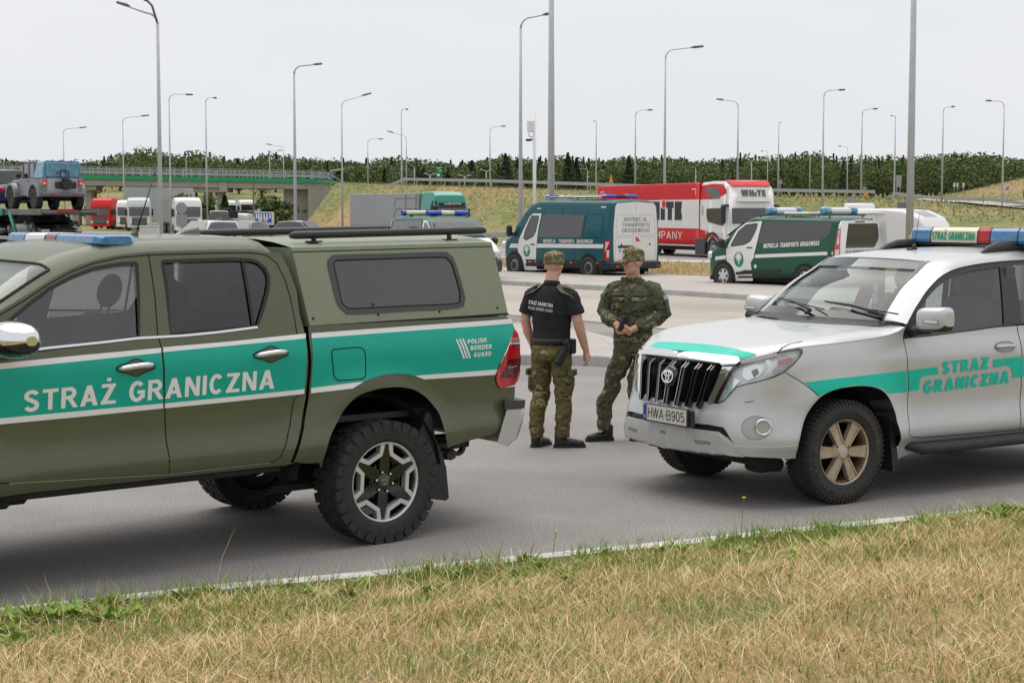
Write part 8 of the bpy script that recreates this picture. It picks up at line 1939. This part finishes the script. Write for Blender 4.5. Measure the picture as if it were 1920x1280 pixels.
# ---------------------------------------------------------------- car transporter with its load
TX, TY, TR = -17.0, 65.0, 124.
T = empty('car_transporter', (TX, TY, 0), R(TR), 'open car transporter trailer with green struts and two car decks', 'car transporter')
b = MB()
for s in (1, -1): b.box(-.6, 14, s * .45, s * 1.05, 2.02, 2.12, .02); b.box(-.6, 14, s * 1.05, s * 1.15, 1.95, 2.18, .02)
for k in range(9): b.box(-.4 + 1.7 * k, -.25 + 1.7 * k, -1.1, 1.1, 1.98, 2.06)
b.build('upper_deck', mat('deck_steel', (.16, .165, .16), rough=.6, metal=.3, noise=(2, .4)), T)
b = MB()
for s in (1, -1): b.box(-.8, 14, s * .35, s * 1.1, .78, .88, .02)
b.box(-.8, 14, -.45, .45, .55, .78); b.box(-.95, -.8, -1.2, 1.2, .55, .9, .02); b.build('lower_deck', M_UNDER, T)
M_TGR = mat('transporter_green', (.01, .17, .12), rough=.5)
for s in (1, -1):
    for x0, z0, x1, z1 in ((1.8, .8, 2.9, 2.05), (5.2, 2.05, 6.3, .8), (10, .8, 11, 2.05)): b = MB(); b.tube([(x0, s * 1.17, z0), (x1, s * 1.17, z1)], .075, 6); b.build('strut', M_TGR, T)
b = MB(); b.box(3.6, 5.4, 1.15, 1.25, 1.92, 2.2, .02); b.build('green_side_plate', M_TGR, T)
b = MB(); b.box(-.62, .9, -.30, .45, 2.07, 2.14); b.build('red_ramp', mat('ramp_red', (.45, .015, .015), rough=.5), T)
for x in (2.0, 3.1, 4.2):
    for s in (1, -1): wheel_plain(T, (x, s * 1.0, .42), .42, .28, .24, 'truck', s < 0)
c_, s_ = cos(R(TR)), sin(R(TR)); tp = lambda x, y, z: (TX + x * c_ - y * s_, TY + x * s_ + y * c_, z)
J = empty('loaded_off_roader', tp(.15, 0, 2.14), R(TR), 'grey open-style off-roader under blue film on the upper transporter deck', 'off-roader')
M_JG = mat('off_roader_grey', (.17, .18, .20), rough=.45, coat=.2, noise=(5, .08)); M_JL = mat('off_roader_silver', (.36, .37, .38), rough=.4)
b = MB(); b.box(0, 2.75, -.78, .78, .52, 1.22, .05); b.box(2.7, 3.95, -.70, .70, .60, 1.18, .06); b.build('body', M_JG, J)
b = MB(); b.loft([[(x, y, z) for y, z in ((-.78 * k, z0), (-.70 * k, 1.80), (-.62, 1.86), (.62, 1.86), (.70 * k, 1.80), (.78 * k, z0))] for x, z0, k in ((.02, 1.22, 1), (.95, 1.22, 1))], True, True, False); b.build('hard_top', mat('blue_film', (.07, .27, .40), rough=.25, coat=.5, noise=(4, .6)), J)
b = MB(); b.box(.95, 2.35, -.70, .70, 1.80, 1.87, .02)
for x in (.98, 1.62, 2.28): b.box(x, x + .08, -.76, -.68, 1.2, 1.82); b.box(x, x + .08, .68, .76, 1.2, 1.82)
b.build('roof_frame', M_JG, J)
b = MB()
for s in (1, -1):
    b.box(1.08, 1.60, s * .70, s * .735, 1.24, 1.78); b.box(1.72, 2.26, s * .70, s * .735, 1.24, 1.78)
b.box(2.34, 2.37, -.66, .66, 1.22, 1.78); b.build('windows', M_TINT, J)
for s in (1, -1):
    for x in (.62, 3.35):
        b = MB(); ar = [(x + .56 * cos(a), .50 + .52 * sin(a)) for a in [pi * k / 10 for k in range(11)]]
        for q in band(ar, .10): b.prism(q, s * .74, s * .96)
        b.build('wheel_flare', M_JG, J); wheel_plain(J, (x, s * .80, .41), .41, .27, .21, 'alloy', s < 0, [mat('wheel_dark', (.06, .06, .06)), M_BLACK])
    b = MB(); b.box(-.05, .03, s * .62, s * .80, .93, 1.17, .01); b.m = 1; b.box(-.06, -.05, s * .66, s * .76, .97, 1.05); b.build('tail_light', [M_RED, mat('lens_pale', (.7, .5, .5))], J)
    b = MB(); b.box(2.35, 2.5, s * .82, s * 1.0, 1.25, 1.42, .03); b.build('door_mirror', M_BLACK, J)
    b = MB(); b.box(1.55, 1.70, s * .785, s * .80, 1.10, 1.14); b.build('door_handle', M_BLACK, J)
b = MB(); b.box(-.02, .01, -.60, .60, .62, 1.20, .01); b.build('tailgate', M_JL, J)
b = MB(); b.box(-.03, .02, -.62, .62, 1.25, 1.78, .01); b.build('film_window', mat('blue_film_window', (.06, .22, .33), rough=.12, coat=1, noise=(6, .6)), J)
b = MB(); b.lathe([(0, -.24), (.20, -.24), (.22, -.02)], 16, 'x', False, Matrix.Translation((0, -.12, .98))); b.box(-.12, -.02, -.52, .30, .82, 1.08, .03); b.lathe([(.17, -.2), (.20, -.18), (.17, -.16), (.14, -.18), (.17, -.2)], 16, 'x', False, Matrix.Translation((0, -.02, 1.34))); b.build('spare_carrier', M_BLACK, J)
b = MB(); b.box(-.22, .05, -.82, .82, .50, .68, .04); b.build('rear_bumper', mat('bumper_grey_dark', (.12, .12, .13), rough=.5), J)
for s in (1, -1): b = MB(); b.box(-.25, -.2, s * .38, s * .48, .50, .62, .01); b.build('tow_eye', mat('eye_red', (.3, .02, .02)), J)
b = MB(); b.tube([(.62, -.75, .41), (.62, .75, .41)], .07, 8); b.box(.2, 3.6, -.4, .4, .38, .52); b.build('axle', M_UNDER, J)
car('loaded_suv', tp(7.1, .25, 2.16), TR, (.035, .04, .10), 'dark blue car ahead of the grey off-roader, cut by the left edge', 4.6, 1.62, 1.88, True)
car('loaded_car', tp(2.3, 0, .88), TR + 180, (.012, .012, .014), 'black car on the lower transporter deck below the grey off-roader', 4.4, 1.12, 1.78)
car('loaded_car', tp(7.6, 0, .88), TR + 180, (.02, .02, .022), 'black car deeper on the lower transporter deck at the left edge', 4.4, 1.12, 1.78)

# ---------------------------------------------------------------- people
def camo(name, cols, scale=7., stretch=(1, 1, 1.7), bumps=.5):
    m = bpy.data.materials.new(name); m.use_nodes = True; t = m.node_tree; b = t.nodes['Principled BSDF']; N = t.nodes.new; K = t.links.new
    b.inputs['Roughness'].default_value = .85; b.inputs['Specular IOR Level'].default_value = .2
    tc_ = N('ShaderNodeTexCoord'); mp_ = N('ShaderNodeMapping'); mp_.inputs['Scale'].default_value = stretch; K(tc_.outputs['Object'], mp_.inputs[0])
    n = N('ShaderNodeTexNoise'); n.inputs['Scale'].default_value = scale; n.inputs['Detail'].default_value = 3; n.inputs['Distortion'].default_value = .6; K(mp_.outputs[0], n.inputs['Vector'])
    r = N('ShaderNodeValToRGB'); r.color_ramp.interpolation = 'CONSTANT'; pos = [0, .36, .45, .52, .58, .66]
    while len(r.color_ramp.elements) < 6: r.color_ramp.elements.new(.5)
    for i in range(6): r.color_ramp.elements[i].position = pos[i]; r.color_ramp.elements[i].color = tuple(cols[i % len(cols)]) + (1,)
    K(n.outputs[0], r.inputs[0])
    n2 = N('ShaderNodeTexNoise'); n2.inputs['Scale'].default_value = scale * 3.1; n2.inputs['Detail'].default_value = 2; K(mp_.outputs[0], n2.inputs['Vector'])
    g = N('ShaderNodeMath'); g.operation = 'GREATER_THAN'; g.inputs[1].default_value = .60; K(n2.outputs[0], g.inputs[0]); mx_ = N('ShaderNodeMix'); mx_.data_type = 'RGBA'; mx_.inputs[7].default_value = tuple(cols[-1]) + (1,)
    K(g.outputs[0], mx_.inputs[0]); K(r.outputs[0], mx_.inputs[6]); K(mx_.outputs[2], b.inputs['Base Color'])
    n3 = N('ShaderNodeTexNoise'); n3.inputs['Scale'].default_value = 9; n3.inputs['Detail'].default_value = 3; n3.inputs['Distortion'].default_value = 1.5; bp = N('ShaderNodeBump'); bp.inputs['Strength'].default_value = bumps; bp.inputs['Distance'].default_value = .035
    K(tc_.outputs['Object'], n3.inputs['Vector']); K(n3.outputs[0], bp.inputs['Height']); K(bp.outputs[0], b.inputs['Normal']); MATS[name] = m; return m
M_CAMO = camo('camouflage_cloth', [(.045, .05, .036), (.12, .13, .068), (.085, .092, .058), (.12, .085, .06), (.25, .25, .135), (.06, .066, .045)])
M_CAMO2 = camo('camouflage_faded', [(.035, .038, .018), (.13, .135, .05), (.16, .10, .05), (.10, .07, .035), (.27, .25, .11), (.06, .065, .03)])
M_CAMOCAP = camo('camouflage_cap', [(.07, .08, .03), (.24, .24, .10), (.14, .07, .04), (.20, .22, .08), (.34, .31, .17), (.05, .055, .03)], 16.)
M_SKIN = mat('skin', (.66, .36, .26), rough=.5, noise=(16, .10)); M_SKINR = M_SKIN
M_POLO = mat('black_polo', (.010, .010, .011), rough=.85, bump=(14, .5)); M_BOOT = mat('black_boot', (.014, .014, .015), rough=.45, noise=(25, .3))
M_OLV = mat('olive_patch', (.12, .11, .045), rough=.85); M_BELT = mat('black_belt', (.012, .012, .012), rough=.6)
def rings(b, pts, n=16):
    """limb through (x, y, z, rx, ry): rings square to its course, rx along the side, ry fore and aft"""
    P = [Vector(p[:3]) for p in pts]; rr = []
    for i, p in enumerate(P):
        t = (P[min(i + 1, len(P) - 1)] - P[max(i - 1, 0)]).normalized(); s = Vector((1, 0, 0)); s = (s - t * s.dot(t))
        s = s.normalized() if s.length > .2 else Vector((0, 1, 0)).cross(t).normalized(); f = t.cross(s)
        rx, ry = pts[i][3], pts[i][4] if len(pts[i]) > 4 else pts[i][3]
        rr.append([p + s * rx * cos(a) + f * ry * sin(a) for a in [2 * pi * k / n for k in range(n)]])
    b.loft(rr, True, True)
def blob(name, b, voxel, m, parent=None, it=4, fold=0.):
    """grow one continuous skin over the overlapping volumes in b"""
    for f in b.f: pass
    o = b.build(name + '_raw', m); md = o.modifiers.new('r', 'REMESH'); md.mode = 'VOXEL'; md.voxel_size = voxel; md.use_smooth_shade = True
    sm = o.modifiers.new('s', 'SMOOTH'); sm.iterations = it; sm.factor = .5
    dg = bpy.context.evaluated_depsgraph_get(); dg.update(); me = bpy.data.meshes.new_from_object(o.evaluated_get(dg)); me.name = name
    old = o.data; bpy.data.objects.remove(o); bpy.data.meshes.remove(old); me.polygons.foreach_set('use_smooth', [True] * len(me.polygons))
    
    if fold:
        from mathutils import noise as NZ
        nl = [v.normal.copy() for v in me.vertices]; cl = [v.co.copy() for v in me.vertices]; out_ = []
        for c, nn in zip(cl, nl):
            a = NZ.noise(Vector((c.x * 7 + 3, c.y * 7, c.z * 17))) + .6 * NZ.noise(Vector((c.x * 16, c.y * 16 + 5, c.z * 30 + c.x * 22))); out_ += list(c + nn * (a * fold))
        me.vertices.foreach_set('co', out_)
    me.materials.clear(); me.materials.append(m); q = bpy.data.objects.new(name, me); COL.objects.link(q)
    if parent: q.parent = parent
    return q
def fingers(b, wrist, d, side, palm_n, curl=.5, sc=1.):
    """palm and five unequal bent fingers from the wrist along d; side points to the thumb"""
    w = Vector(wrist); d = Vector(d).normalized(); s = Vector(side); s = (s - d * s.dot(d)).normalized(); n = Vector(palm_n).normalized()
    for k, (o, l) in enumerate(((.030, .072), (.010, .080), (-.010, .074), (-.029, .058))):
        p0 = w + d * .035 + s * o * .6; p1 = w + d * .09 + s * o; c1 = curl * (1 + .15 * k)
        d1 = (d * cos(c1 * .6) + n * sin(c1 * .6)); d2 = (d * cos(c1 * 1.5) + n * sin(c1 * 1.5)); d3 = (d * cos(c1 * 2.2) + n * sin(c1 * 2.2))
        p2 = p1 + d1 * l * .45 * sc; p3 = p2 + d2 * l * .32 * sc; p4 = p3 + d3 * l * .26 * sc
        b.tube([p0, p1, p2, p3, p4], [.011, .0105, .0092, .0085, .0065], 8)
    p0 = w + d * .02 + s * .015; p1 = w + d * .05 + s * .040 + n * .008; p2 = p1 + (d * .8 + s * .4 + n * .3 * curl).normalized() * .034; p3 = p2 + (d * .9 + n * .5 * curl).normalized() * .026
    b.tube([p0, p1, p2, p3], [.013, .012, .0105, .0075], 8)
    rings(b, [tuple(w - d * .01) + (.027, .020), tuple(w + d * .045) + (.036, .016), tuple(w + d * .095) + (.038, .014)], 12)
def head(b, c, yaw, pitch=0.):
    """skull, jaw, nose, ears, brow about centre c, facing +y turned by yaw"""
    M = Matrix.Translation(c) @ Matrix.Rotation(yaw, 4, 'Z') @ Matrix.Rotation(pitch, 4, 'X')
    ball(b, (0, -.012, .03), .076, .096, .098, 18, M); ball(b, (0, .012, -.055), .058, .068, .066, 14, M); ball(b, (0, .05, -.090), .030, .028, .024, 10, M)
    ball(b, (0, .072, .026), .052, .018, .014, 10, M); ball(b, (.036, .062, -.022), .022, .018, .022, 8, M); ball(b, (-.036, .062, -.022), .022, .018, .022, 8, M)
    q = MB(); rings(q, [(0, .078, .018, .008, .008), (0, .096, -.008, .011, .011), (0, .100, -.022, .014, .011), (0, .085, -.032, .012, .008)], 8); b.merge(q, M)
    for s in (1, -1): ball(b, (s * .077, -.012, -.008), .009, .018, .031, 8, M)
    ball(b, (0, .083, -.058), .022, .008, .006, 8, M); ball(b, (0, .082, -.070), .018, .009, .006, 8, M)
    return M
def face(parent, M):
    for s in (1, -1):
        q = MB(); ball(q, (s * .031, .078, .004), .011, .008, .006, 8, M); q.build('eye', mat('eye_white', (.42, .38, .35), rough=.3), parent)
        q = MB(); ball(q, (s * .031, .0845, .004), .005, .003, .005, 8, M); q.build('pupil', mat('iris_dark', (.03, .03, .035), rough=.2), parent)
        q = MB(); rings(q, [tuple(M @ Vector((s * .015, .088, .019))) + (.004,), tuple(M @ Vector((s * .032, .088, .025))) + (.005,), tuple(M @ Vector((s * .050, .078, .021))) + (.003,)], 6); q.build('eyebrow', mat('brow', (.12, .07, .04), rough=.9), parent)
    q = MB(); q.tube([M @ Vector((-.020, .086, -.0635)), M @ Vector((0, .0915, -.064)), M @ Vector((.020, .086, -.0635))], [.002, .0038, .002], 6); q.build('mouth', mat('lip', (.25, .07, .06), rough=.5), parent)
def cap(parent, M, badge=False):
    q = MB(); rr = []
    for i in range(9):
        t = i / 8; z = .010 + .128 * t; k = 1. if t < .55 else sqrt(max(0, 1 - ((t - .55) / .455) ** 2.6))
        rr.append([tuple(M @ Vector((.087 * k * cos(a), -.012 + .107 * k * sin(a), z + (.008 * sin(a) if t > .5 else 0)))) for a in [2 * pi * j / 24 for j in range(24)]])
    q.loft(rr, True, True); o = q.build('cap', M_CAMOCAP, parent)
    q = MB(); T = [(.078 * sin(R(a)), -.012 + .100 * cos(R(a))) for a in range(-62, 63, 8)]; B2 = [(.080 * sin(R(a)), .02 + .160 * cos(R(a * .72))) for a in range(-62, 63, 8)]
    q.loft([[tuple(M @ Vector((x, y, .028))) for x, y in T], [tuple(M @ Vector((x * 1.0, (y + y2) / 2, .028 - .006))) for (x, y), (x2, y2) in zip(T, B2)], [tuple(M @ Vector((x, y, .004 - .25 * x * x))) for x, y in B2], [tuple(M @ Vector((x, y, -.001 - .25 * x * x))) for x, y in B2], [tuple(M @ Vector((x, y, .022))) for x, y in T]], False, False)
    q.build('peak', M_CAMOCAP, o)
    if badge:
        q = MB(); q.add([tuple(M @ Vector(p)) for p in ((-.022, .098, .050), (.022, .098, .050), (.024, .094, .085), (0, .090, .098), (-.024, .094, .085))], [(0, 1, 2, 3, 4)]); q.build('cap_badge', mat('silver_thread', (.42, .44, .40), rough=.6), o)
def boot(parent, x, y, rz, parm, h=.13):
    M = Matrix.Translation((x, y, 0)) @ Matrix.Rotation(rz, 4, 'Z'); b = MB()
    q = MB(); rings(q, [(0, -.035, h + .02, .045, .050), (0, -.035, .085, .043, .052), (0, -.03, .05, .042, .055)], 14); ball(q, (0, -.03, .045), .043, .058, .045, 12)
    ball(q, (0, .06, .045), .046, .10, .038, 12); ball(q, (0, .125, .037), .047, .058, .034, 12); b.merge(q, M)
    o = blob('boot', b, .008, M_BOOT, parent, 3)
    q = MB(); sole = [(-.046, .13), (-.040, .175), (0, .192), (.040, .175), (.048, .13), (.042, .03), (.038, -.07), (0, -.096), (-.038, -.07), (-.040, .03)]; q.prism(smooth_poly(sole, 3), 0, .028, 'z', M); q.build('sole', mat('sole_rubber', (.02, .02, .02), rough=.8), o)
    q = MB()
    for k in range(5): q.tube([M @ Vector((-.024, .005 + .018 * k, .112 - .010 * k)), M @ Vector((.024, .012 + .018 * k, .110 - .010 * k))], .0035, 5)
    q.build('laces', mat('lace', (.03, .03, .03), rough=.9), o)
# ------------------------------------------------ officer seen from behind
S1 = 205.; hd = R(66)
b = MB()
HM_ = head(b, (.01, .035, 1.662), R(2), R(-4))
rings(b, [(.0, .0, 1.44, .075, .070), (.0, .008, 1.52, .060, .062), (.0, .022, 1.60, .060, .064)])
rings(b, [(0, 0, .90, .15, .10), (0, 0, 1.05, .14, .095), (0, .01, 1.25, .16, .10), (0, 0, 1.40, .15, .09), (0, 0, 1.46, .08, .06)])
AR = [(.185, .0, 1.40), (.250, -.005, 1.17), (.268, .045, 1.02), (.290, .095, .885)]
AL = [(-.185, .0, 1.40), (-.245, -.01, 1.17), (-.235, .055, 1.00), (-.205, .115, .90)]
for A in (AR, AL):
    rings(b, [A[0] + (.050, .055), A[1] + (.044, .048), tuple((Vector(A[1]) * .3 + Vector(A[2]) * .7)) + (.044, .044), tuple(Vector(A[2]) * .4 + Vector(A[3]) * .6) + (.034, .036), A[3] + (.026, .028)], 14)
fingers(b, AR[3], (.05, .12, -1), (-.3, 1, 0), (-.8, .3, 0), .55); fingers(b, AL[3], (.1, .2, -1), (.3, 1, 0), (.8, .3, 0), .55)
for s, fx, fy in ((1, .115, .02), (-1, -.105, -.04)): rings(b, [(s * .085, 0, .92, .085, .09), (s * .10, 0, .50, .05, .055), (fx, fy - .03, .10, .035, .04)])
P1 = blob('person', b, .0065, M_SKIN, None, 2); P1.location = ((1034 - 960) / S1, 3200 / S1, 0); P1.rotation_euler = (0, 0, hd - pi / 2)
P1.scale = (1.05, 1.05, 1.0)
tag(P1, 'officer seen from behind in a black polo shirt and camouflage trousers and cap', 'person'); face(P1, HM_); cap(P1, HM_)
b = MB(); rings(b, [(0, .0, .965, .172, .128), (0, .004, 1.02, .170, .126), (0, .01, 1.12, .172, .128), (0, .008, 1.25, .188, .130), (0, 0, 1.36, .196, .122), (0, -.004, 1.425, .165, .098), (0, .004, 1.475, .095, .075)], 24)
for A in (AR, AL):
    s = 1 if A is AR else -1; e = Vector(A[0]) * .22 + Vector(A[1]) * .78
    rings(b, [(s * .12, 0, 1.41, .07, .075), (s * .185, 0, 1.39, .070, .076), tuple(Vector(A[0]) * .55 + Vector(A[1]) * .45) + (.074, .078), tuple(e) + (.077, .080)], 16)
polo = blob('polo_shirt', b, .009, M_POLO, P1, 3, .007)
b = MB(); rings(b, [(0, .006, 1.475, .078, .075), (0, .012, 1.525, .070, .072)], 20); b.build('collar', M_POLO, P1)
for s in (1, -1):
    b = MB(); b.loft([[(s * .075, y, z + .004) for y, z in ((-.075, 1.470), (0, 1.500), (.06, 1.475))], [(s * .125, y, z + .006) for y, z in ((-.098, 1.425), (0, 1.462), (.075, 1.43))], [(s * .215, y, z + .01) for y, z in ((-.075, 1.385), (0, 1.425), (.05, 1.40))], [(s * .245, y, z + .008) for y, z in ((-.06, 1.335), (0, 1.375), (.04, 1.35))]], False, False); b.build('shoulder_panel', M_OLV, polo)
    b = MB(); b.box(-.055, .055, -.028, .028, 0, .008, .003, Matrix.Translation((s * .165, -.005, 1.462)) @ Matrix.Rotation(R(24 * s), 4, 'Y')); b.build('shoulder_slide', M_CAMO, polo)
def backf(u, z): return (u, -(.1335 - .10 * abs(u) ** 1.6 * 2.2) + .05 * max(0, z - 1.33) + (.012 if False else 0) - .012, z)
backf.out = (0, -1, 0)
letter('back_lettering', 'STRAŻ GRANICZNA', backf, (-.155, 1.318), (.075, 1.292), .034, M_WHITE, polo, .22, .006, .02, .18); letter('back_lettering', 'POLISH BORDER GUARD', backf, (-.158, 1.272), (.072, 1.246), .028, M_WHITE, polo, .14, .006, .02, .18)
b = MB(); rings(b, [(0, 0, .99, .166, .120), (0, 0, .93, .176, .130), (0, -.005, .86, .182, .138), (0, -.005, .80, .17, .13)], 24)
for s, fx, fy in ((1, .115, .02), (-1, -.105, -.04)):
    kx = fx * .95
    rings(b, [(s * .085, 0, .86, .098, .115), (s * .095, 0, .74, .090, .105), (kx, .01, .58, .080, .092), (kx, .015, .48, .074, .086), (fx, fy - .02, .36, .072, .082), (fx, fy - .04, .22, .066, .076), (fx, fy - .035, .13, .064, .076), (fx, fy - .03, .095, .056, .068)], 18)
    ball(b, (s * .185, .0, .60), .028, .075, .10, 12)
tr = blob('trousers', b, .009, M_CAMO2, P1, 2, .012)
b = MB()
for s in (1, -1): b.box(-.012, .012, -.085, .085, -.03, .03, .008, Matrix.Translation((s * .200, 0, .69)))
b.build('pocket_flap', M_CAMO2, tr)
b = MB(); rings(b, [(0, 0, .945, .180, .134), (0, 0, 1.005, .176, .131)], 28); b.build('belt', M_BELT, P1)
boot(P1, .125, -.005, R(-62), P1); boot(P1, -.105, -.05, R(-8), P1)
H = empty('holster', (0, 0, 0)); H.parent = P1
b = MB(); b.box(-.028, .028, -.05, .05, -.16, .03, .015, Matrix.Translation((.17, -.10, .91)) @ Matrix.Rotation(R(-24), 4, 'X') @ Matrix.Rotation(R(18), 4, 'Y')); b.box(-.02, .02, -.035, .03, -.02, .09, .012, Matrix.Translation((.19, -.09, .92)) @ Matrix.Rotation(R(30), 4, 'X')); b.build('holster_body', M_BELT, H)
b = MB(); b.box(.165, .215, -.02, .06, .86, 1.0, .012); b.box(-.205, -.165, .0, .07, .88, 1.0, .012); b.build('belt_pouch', M_BELT, P1)
b = MB(); rings(b, [(-.213, .10, .915, .033, .033), (-.21, .11, .895, .033, .033)], 16); b.build('wristwatch', M_BELT, P1)
# ------------------------------------------------ officer facing the camera
S2 = 201.; hd2 = R(-112)
b = MB(); HM2 = head(b, (-.005, .05, 1.665), R(-42), R(-2))
rings(b, [(0, .0, 1.46, .078, .072), (0, .012, 1.54, .060, .062), (0, .03, 1.62, .060, .066)])
rings(b, [(0, 0, .92, .15, .10), (0, 0, 1.05, .14, .095), (0, .01, 1.25, .165, .105), (0, 0, 1.42, .15, .09), (0, 0, 1.48, .08, .06)])
BR_ = [(.195, .0, 1.42), (.285, .01, 1.185), (.07, .225, 1.085)]; BL_ = [(-.195, .0, 1.42), (-.30, -.01, 1.18), (-.055, .225, 1.055)]
for A in (BR_, BL_): rings(b, [A[0] + (.050, .055), A[1] + (.045, .048), tuple((Vector(A[1]) * .5 + Vector(A[2]) * .5)) + (.040, .040), A[2] + (.027, .030)], 14)
fingers(b, BR_[2], (-.75, .35, -.25), (-.2, .5, .8), (-.3, -.6, -.5), .75); fingers(b, BL_[2], (.85, .30, -.05), (.1, .3, .95), (.3, -.7, -.2), .60)
LG = ((1, .27, .05, .19), (-1, .03, -.20, -.04))
for s, fx, fy, kx in LG: rings(b, [(s * .075, 0, .94, .07, .08), (s * .085, .01, .80, .065, .07), (kx, .035, .50, .036, .04), (fx, fy - .03, .10, .028, .03)])
P2 = blob('person', b, .0065, M_SKIN, None, 2); P2.location = ((1188 - 960) / S2, 3200 / S2, 0); P2.rotation_euler = (0, 0, hd2 - pi / 2)
P2.scale = (1.015,) * 3
tag(P2, 'officer facing the camera in full camouflage uniform, hands joined at his waist', 'person'); face(P2, HM2); cap(P2, HM2, True)
b = MB(); rings(b, [(0, -.002, .84, .195, .145), (0, .0, .93, .188, .140), (0, .005, 1.02, .182, .135), (0, .012, 1.15, .195, .140), (0, .012, 1.30, .212, .142), (0, 0, 1.40, .208, .125), (0, -.004, 1.455, .165, .098), (0, .006, 1.505, .090, .080)], 26)
for A in (BR_, BL_):
    s = 1 if A is BR_ else -1; e = Vector(A[1]) * .16 + Vector(A[2]) * .84
    rings(b, [(s * .12, 0, 1.43, .07, .08), (s * .195, 0, 1.41, .076, .082), tuple(Vector(A[0]) * .5 + Vector(A[1]) * .5) + (.078, .084), tuple(Vector(A[0]) * .06 + Vector(A[1]) * .94) + (.070, .074), tuple(Vector(A[1]) * .75 + Vector(A[2]) * .25) + (.068, .070), tuple(Vector(A[1]) * .4 + Vector(A[2]) * .6) + (.058, .060), tuple(e) + (.046, .048)], 16)
    ball(b, tuple(Vector(A[0]) * .5 + Vector(A[1]) * .5 + Vector((s * .055, 0, 0))), .03, .06, .07, 10)
jk = blob('uniform_jacket', b, .009, M_CAMO, P2, 2, .011)
b = MB(); rings(b, [(0, .008, 1.49, .084, .080), (0, .014, 1.525, .076, .076)], 20); b.box(-.10, -.03, .055, .085, 1.44, 1.53, .01, Matrix.Rotation(R(0), 4, 'Z')); b.box(.03, .10, .055, .085, 1.44, 1.53, .01); b.build('jacket_collar', M_CAMO, jk)
b = MB()
for s in (1, -1):
    b.box(s * .045, s * .165, .125, .155, 1.225, 1.325, .012); b.box(s * .035, s * .175, .130, .166, 1.305, 1.345, .008, Matrix.Rotation(R(0), 4, 'Z'))
b.build('chest_pocket', M_CAMO, jk)
b = MB(); b.box(-.012, .012, .135, .160, .90, 1.40, .004); b.build('jacket_placket', M_CAMO, jk)
b = MB(); b.box(-.165, -.05, .128, .150, 1.36, 1.378, .003); b.box(.05, .165, .128, .150, 1.36, 1.378, .003); b.build('name_tape', M_OLV, jk)
b = MB(); b.box(-.008, .008, -.045, .045, -.055, .055, .004, Matrix.Translation((-.335, .03, 1.26)) @ Matrix.Rotation(R(12), 4, 'Y')); b.build('sleeve_patch', mat('patch_dark_green', (.05, .06, .035), rough=.8), jk)
b = MB(); b.box(-.008, .008, -.045, .045, -.022, .022, .003, Matrix.Translation((-.318, .03, 1.345)) @ Matrix.Rotation(R(12), 4, 'Y')); b.build('sleeve_flag', mat('patch_pale', (.42, .42, .42), rough=.8), jk)
b = MB(); ball(b, (0, .068, 1.49), .03, .022, .035, 10); b.build('undershirt', mat('dark_shirt', (.02, .022, .018), rough=.9), P2)
b = MB(); rings(b, [(0, 0, .98, .166, .118), (0, 0, .90, .176, .130), (0, -.005, .82, .17, .13)], 24)
for s, fx, fy, kx in LG:
    rings(b, [(s * .085, 0, .87, .098, .115), (s * .105, .01, .75, .094, .105), (kx, .03, .58, .084, .092), (kx * 1.02, .035, .48, .078, .088), (fx, fy + .0, .36, .076, .084), (fx, fy - .025, .22, .070, .078), (fx, fy - .03, .14, .066, .076), (fx, fy - .03, .10, .058, .068)], 18)
    ball(b, (s * .195, .01, .62), .028, .075, .10, 12)
blob('trousers', b, .009, M_CAMO, P2, 2, .012)
boot(P2, .27, .02, R(-48), P2); boot(P2, .03, -.23, R(8), P2)
b = MB(); b.box(-.017, .017, -.030, .030, -.075, .075, .008); b.m = 1; b.box(-.0175, .0175, .0295, .0305, -.05, .05, .0); o = b.build('handheld_radio', [M_BLACK, M_BLACKG])
_w = P2.matrix_basis @ Vector((.012, .275, 1.115)); o.location = _w; o.rotation_euler = (R(-18), R(10), hd2 + R(60)); tag(o, 'black handheld device held upright in the hands of the camouflaged officer', 'radio')
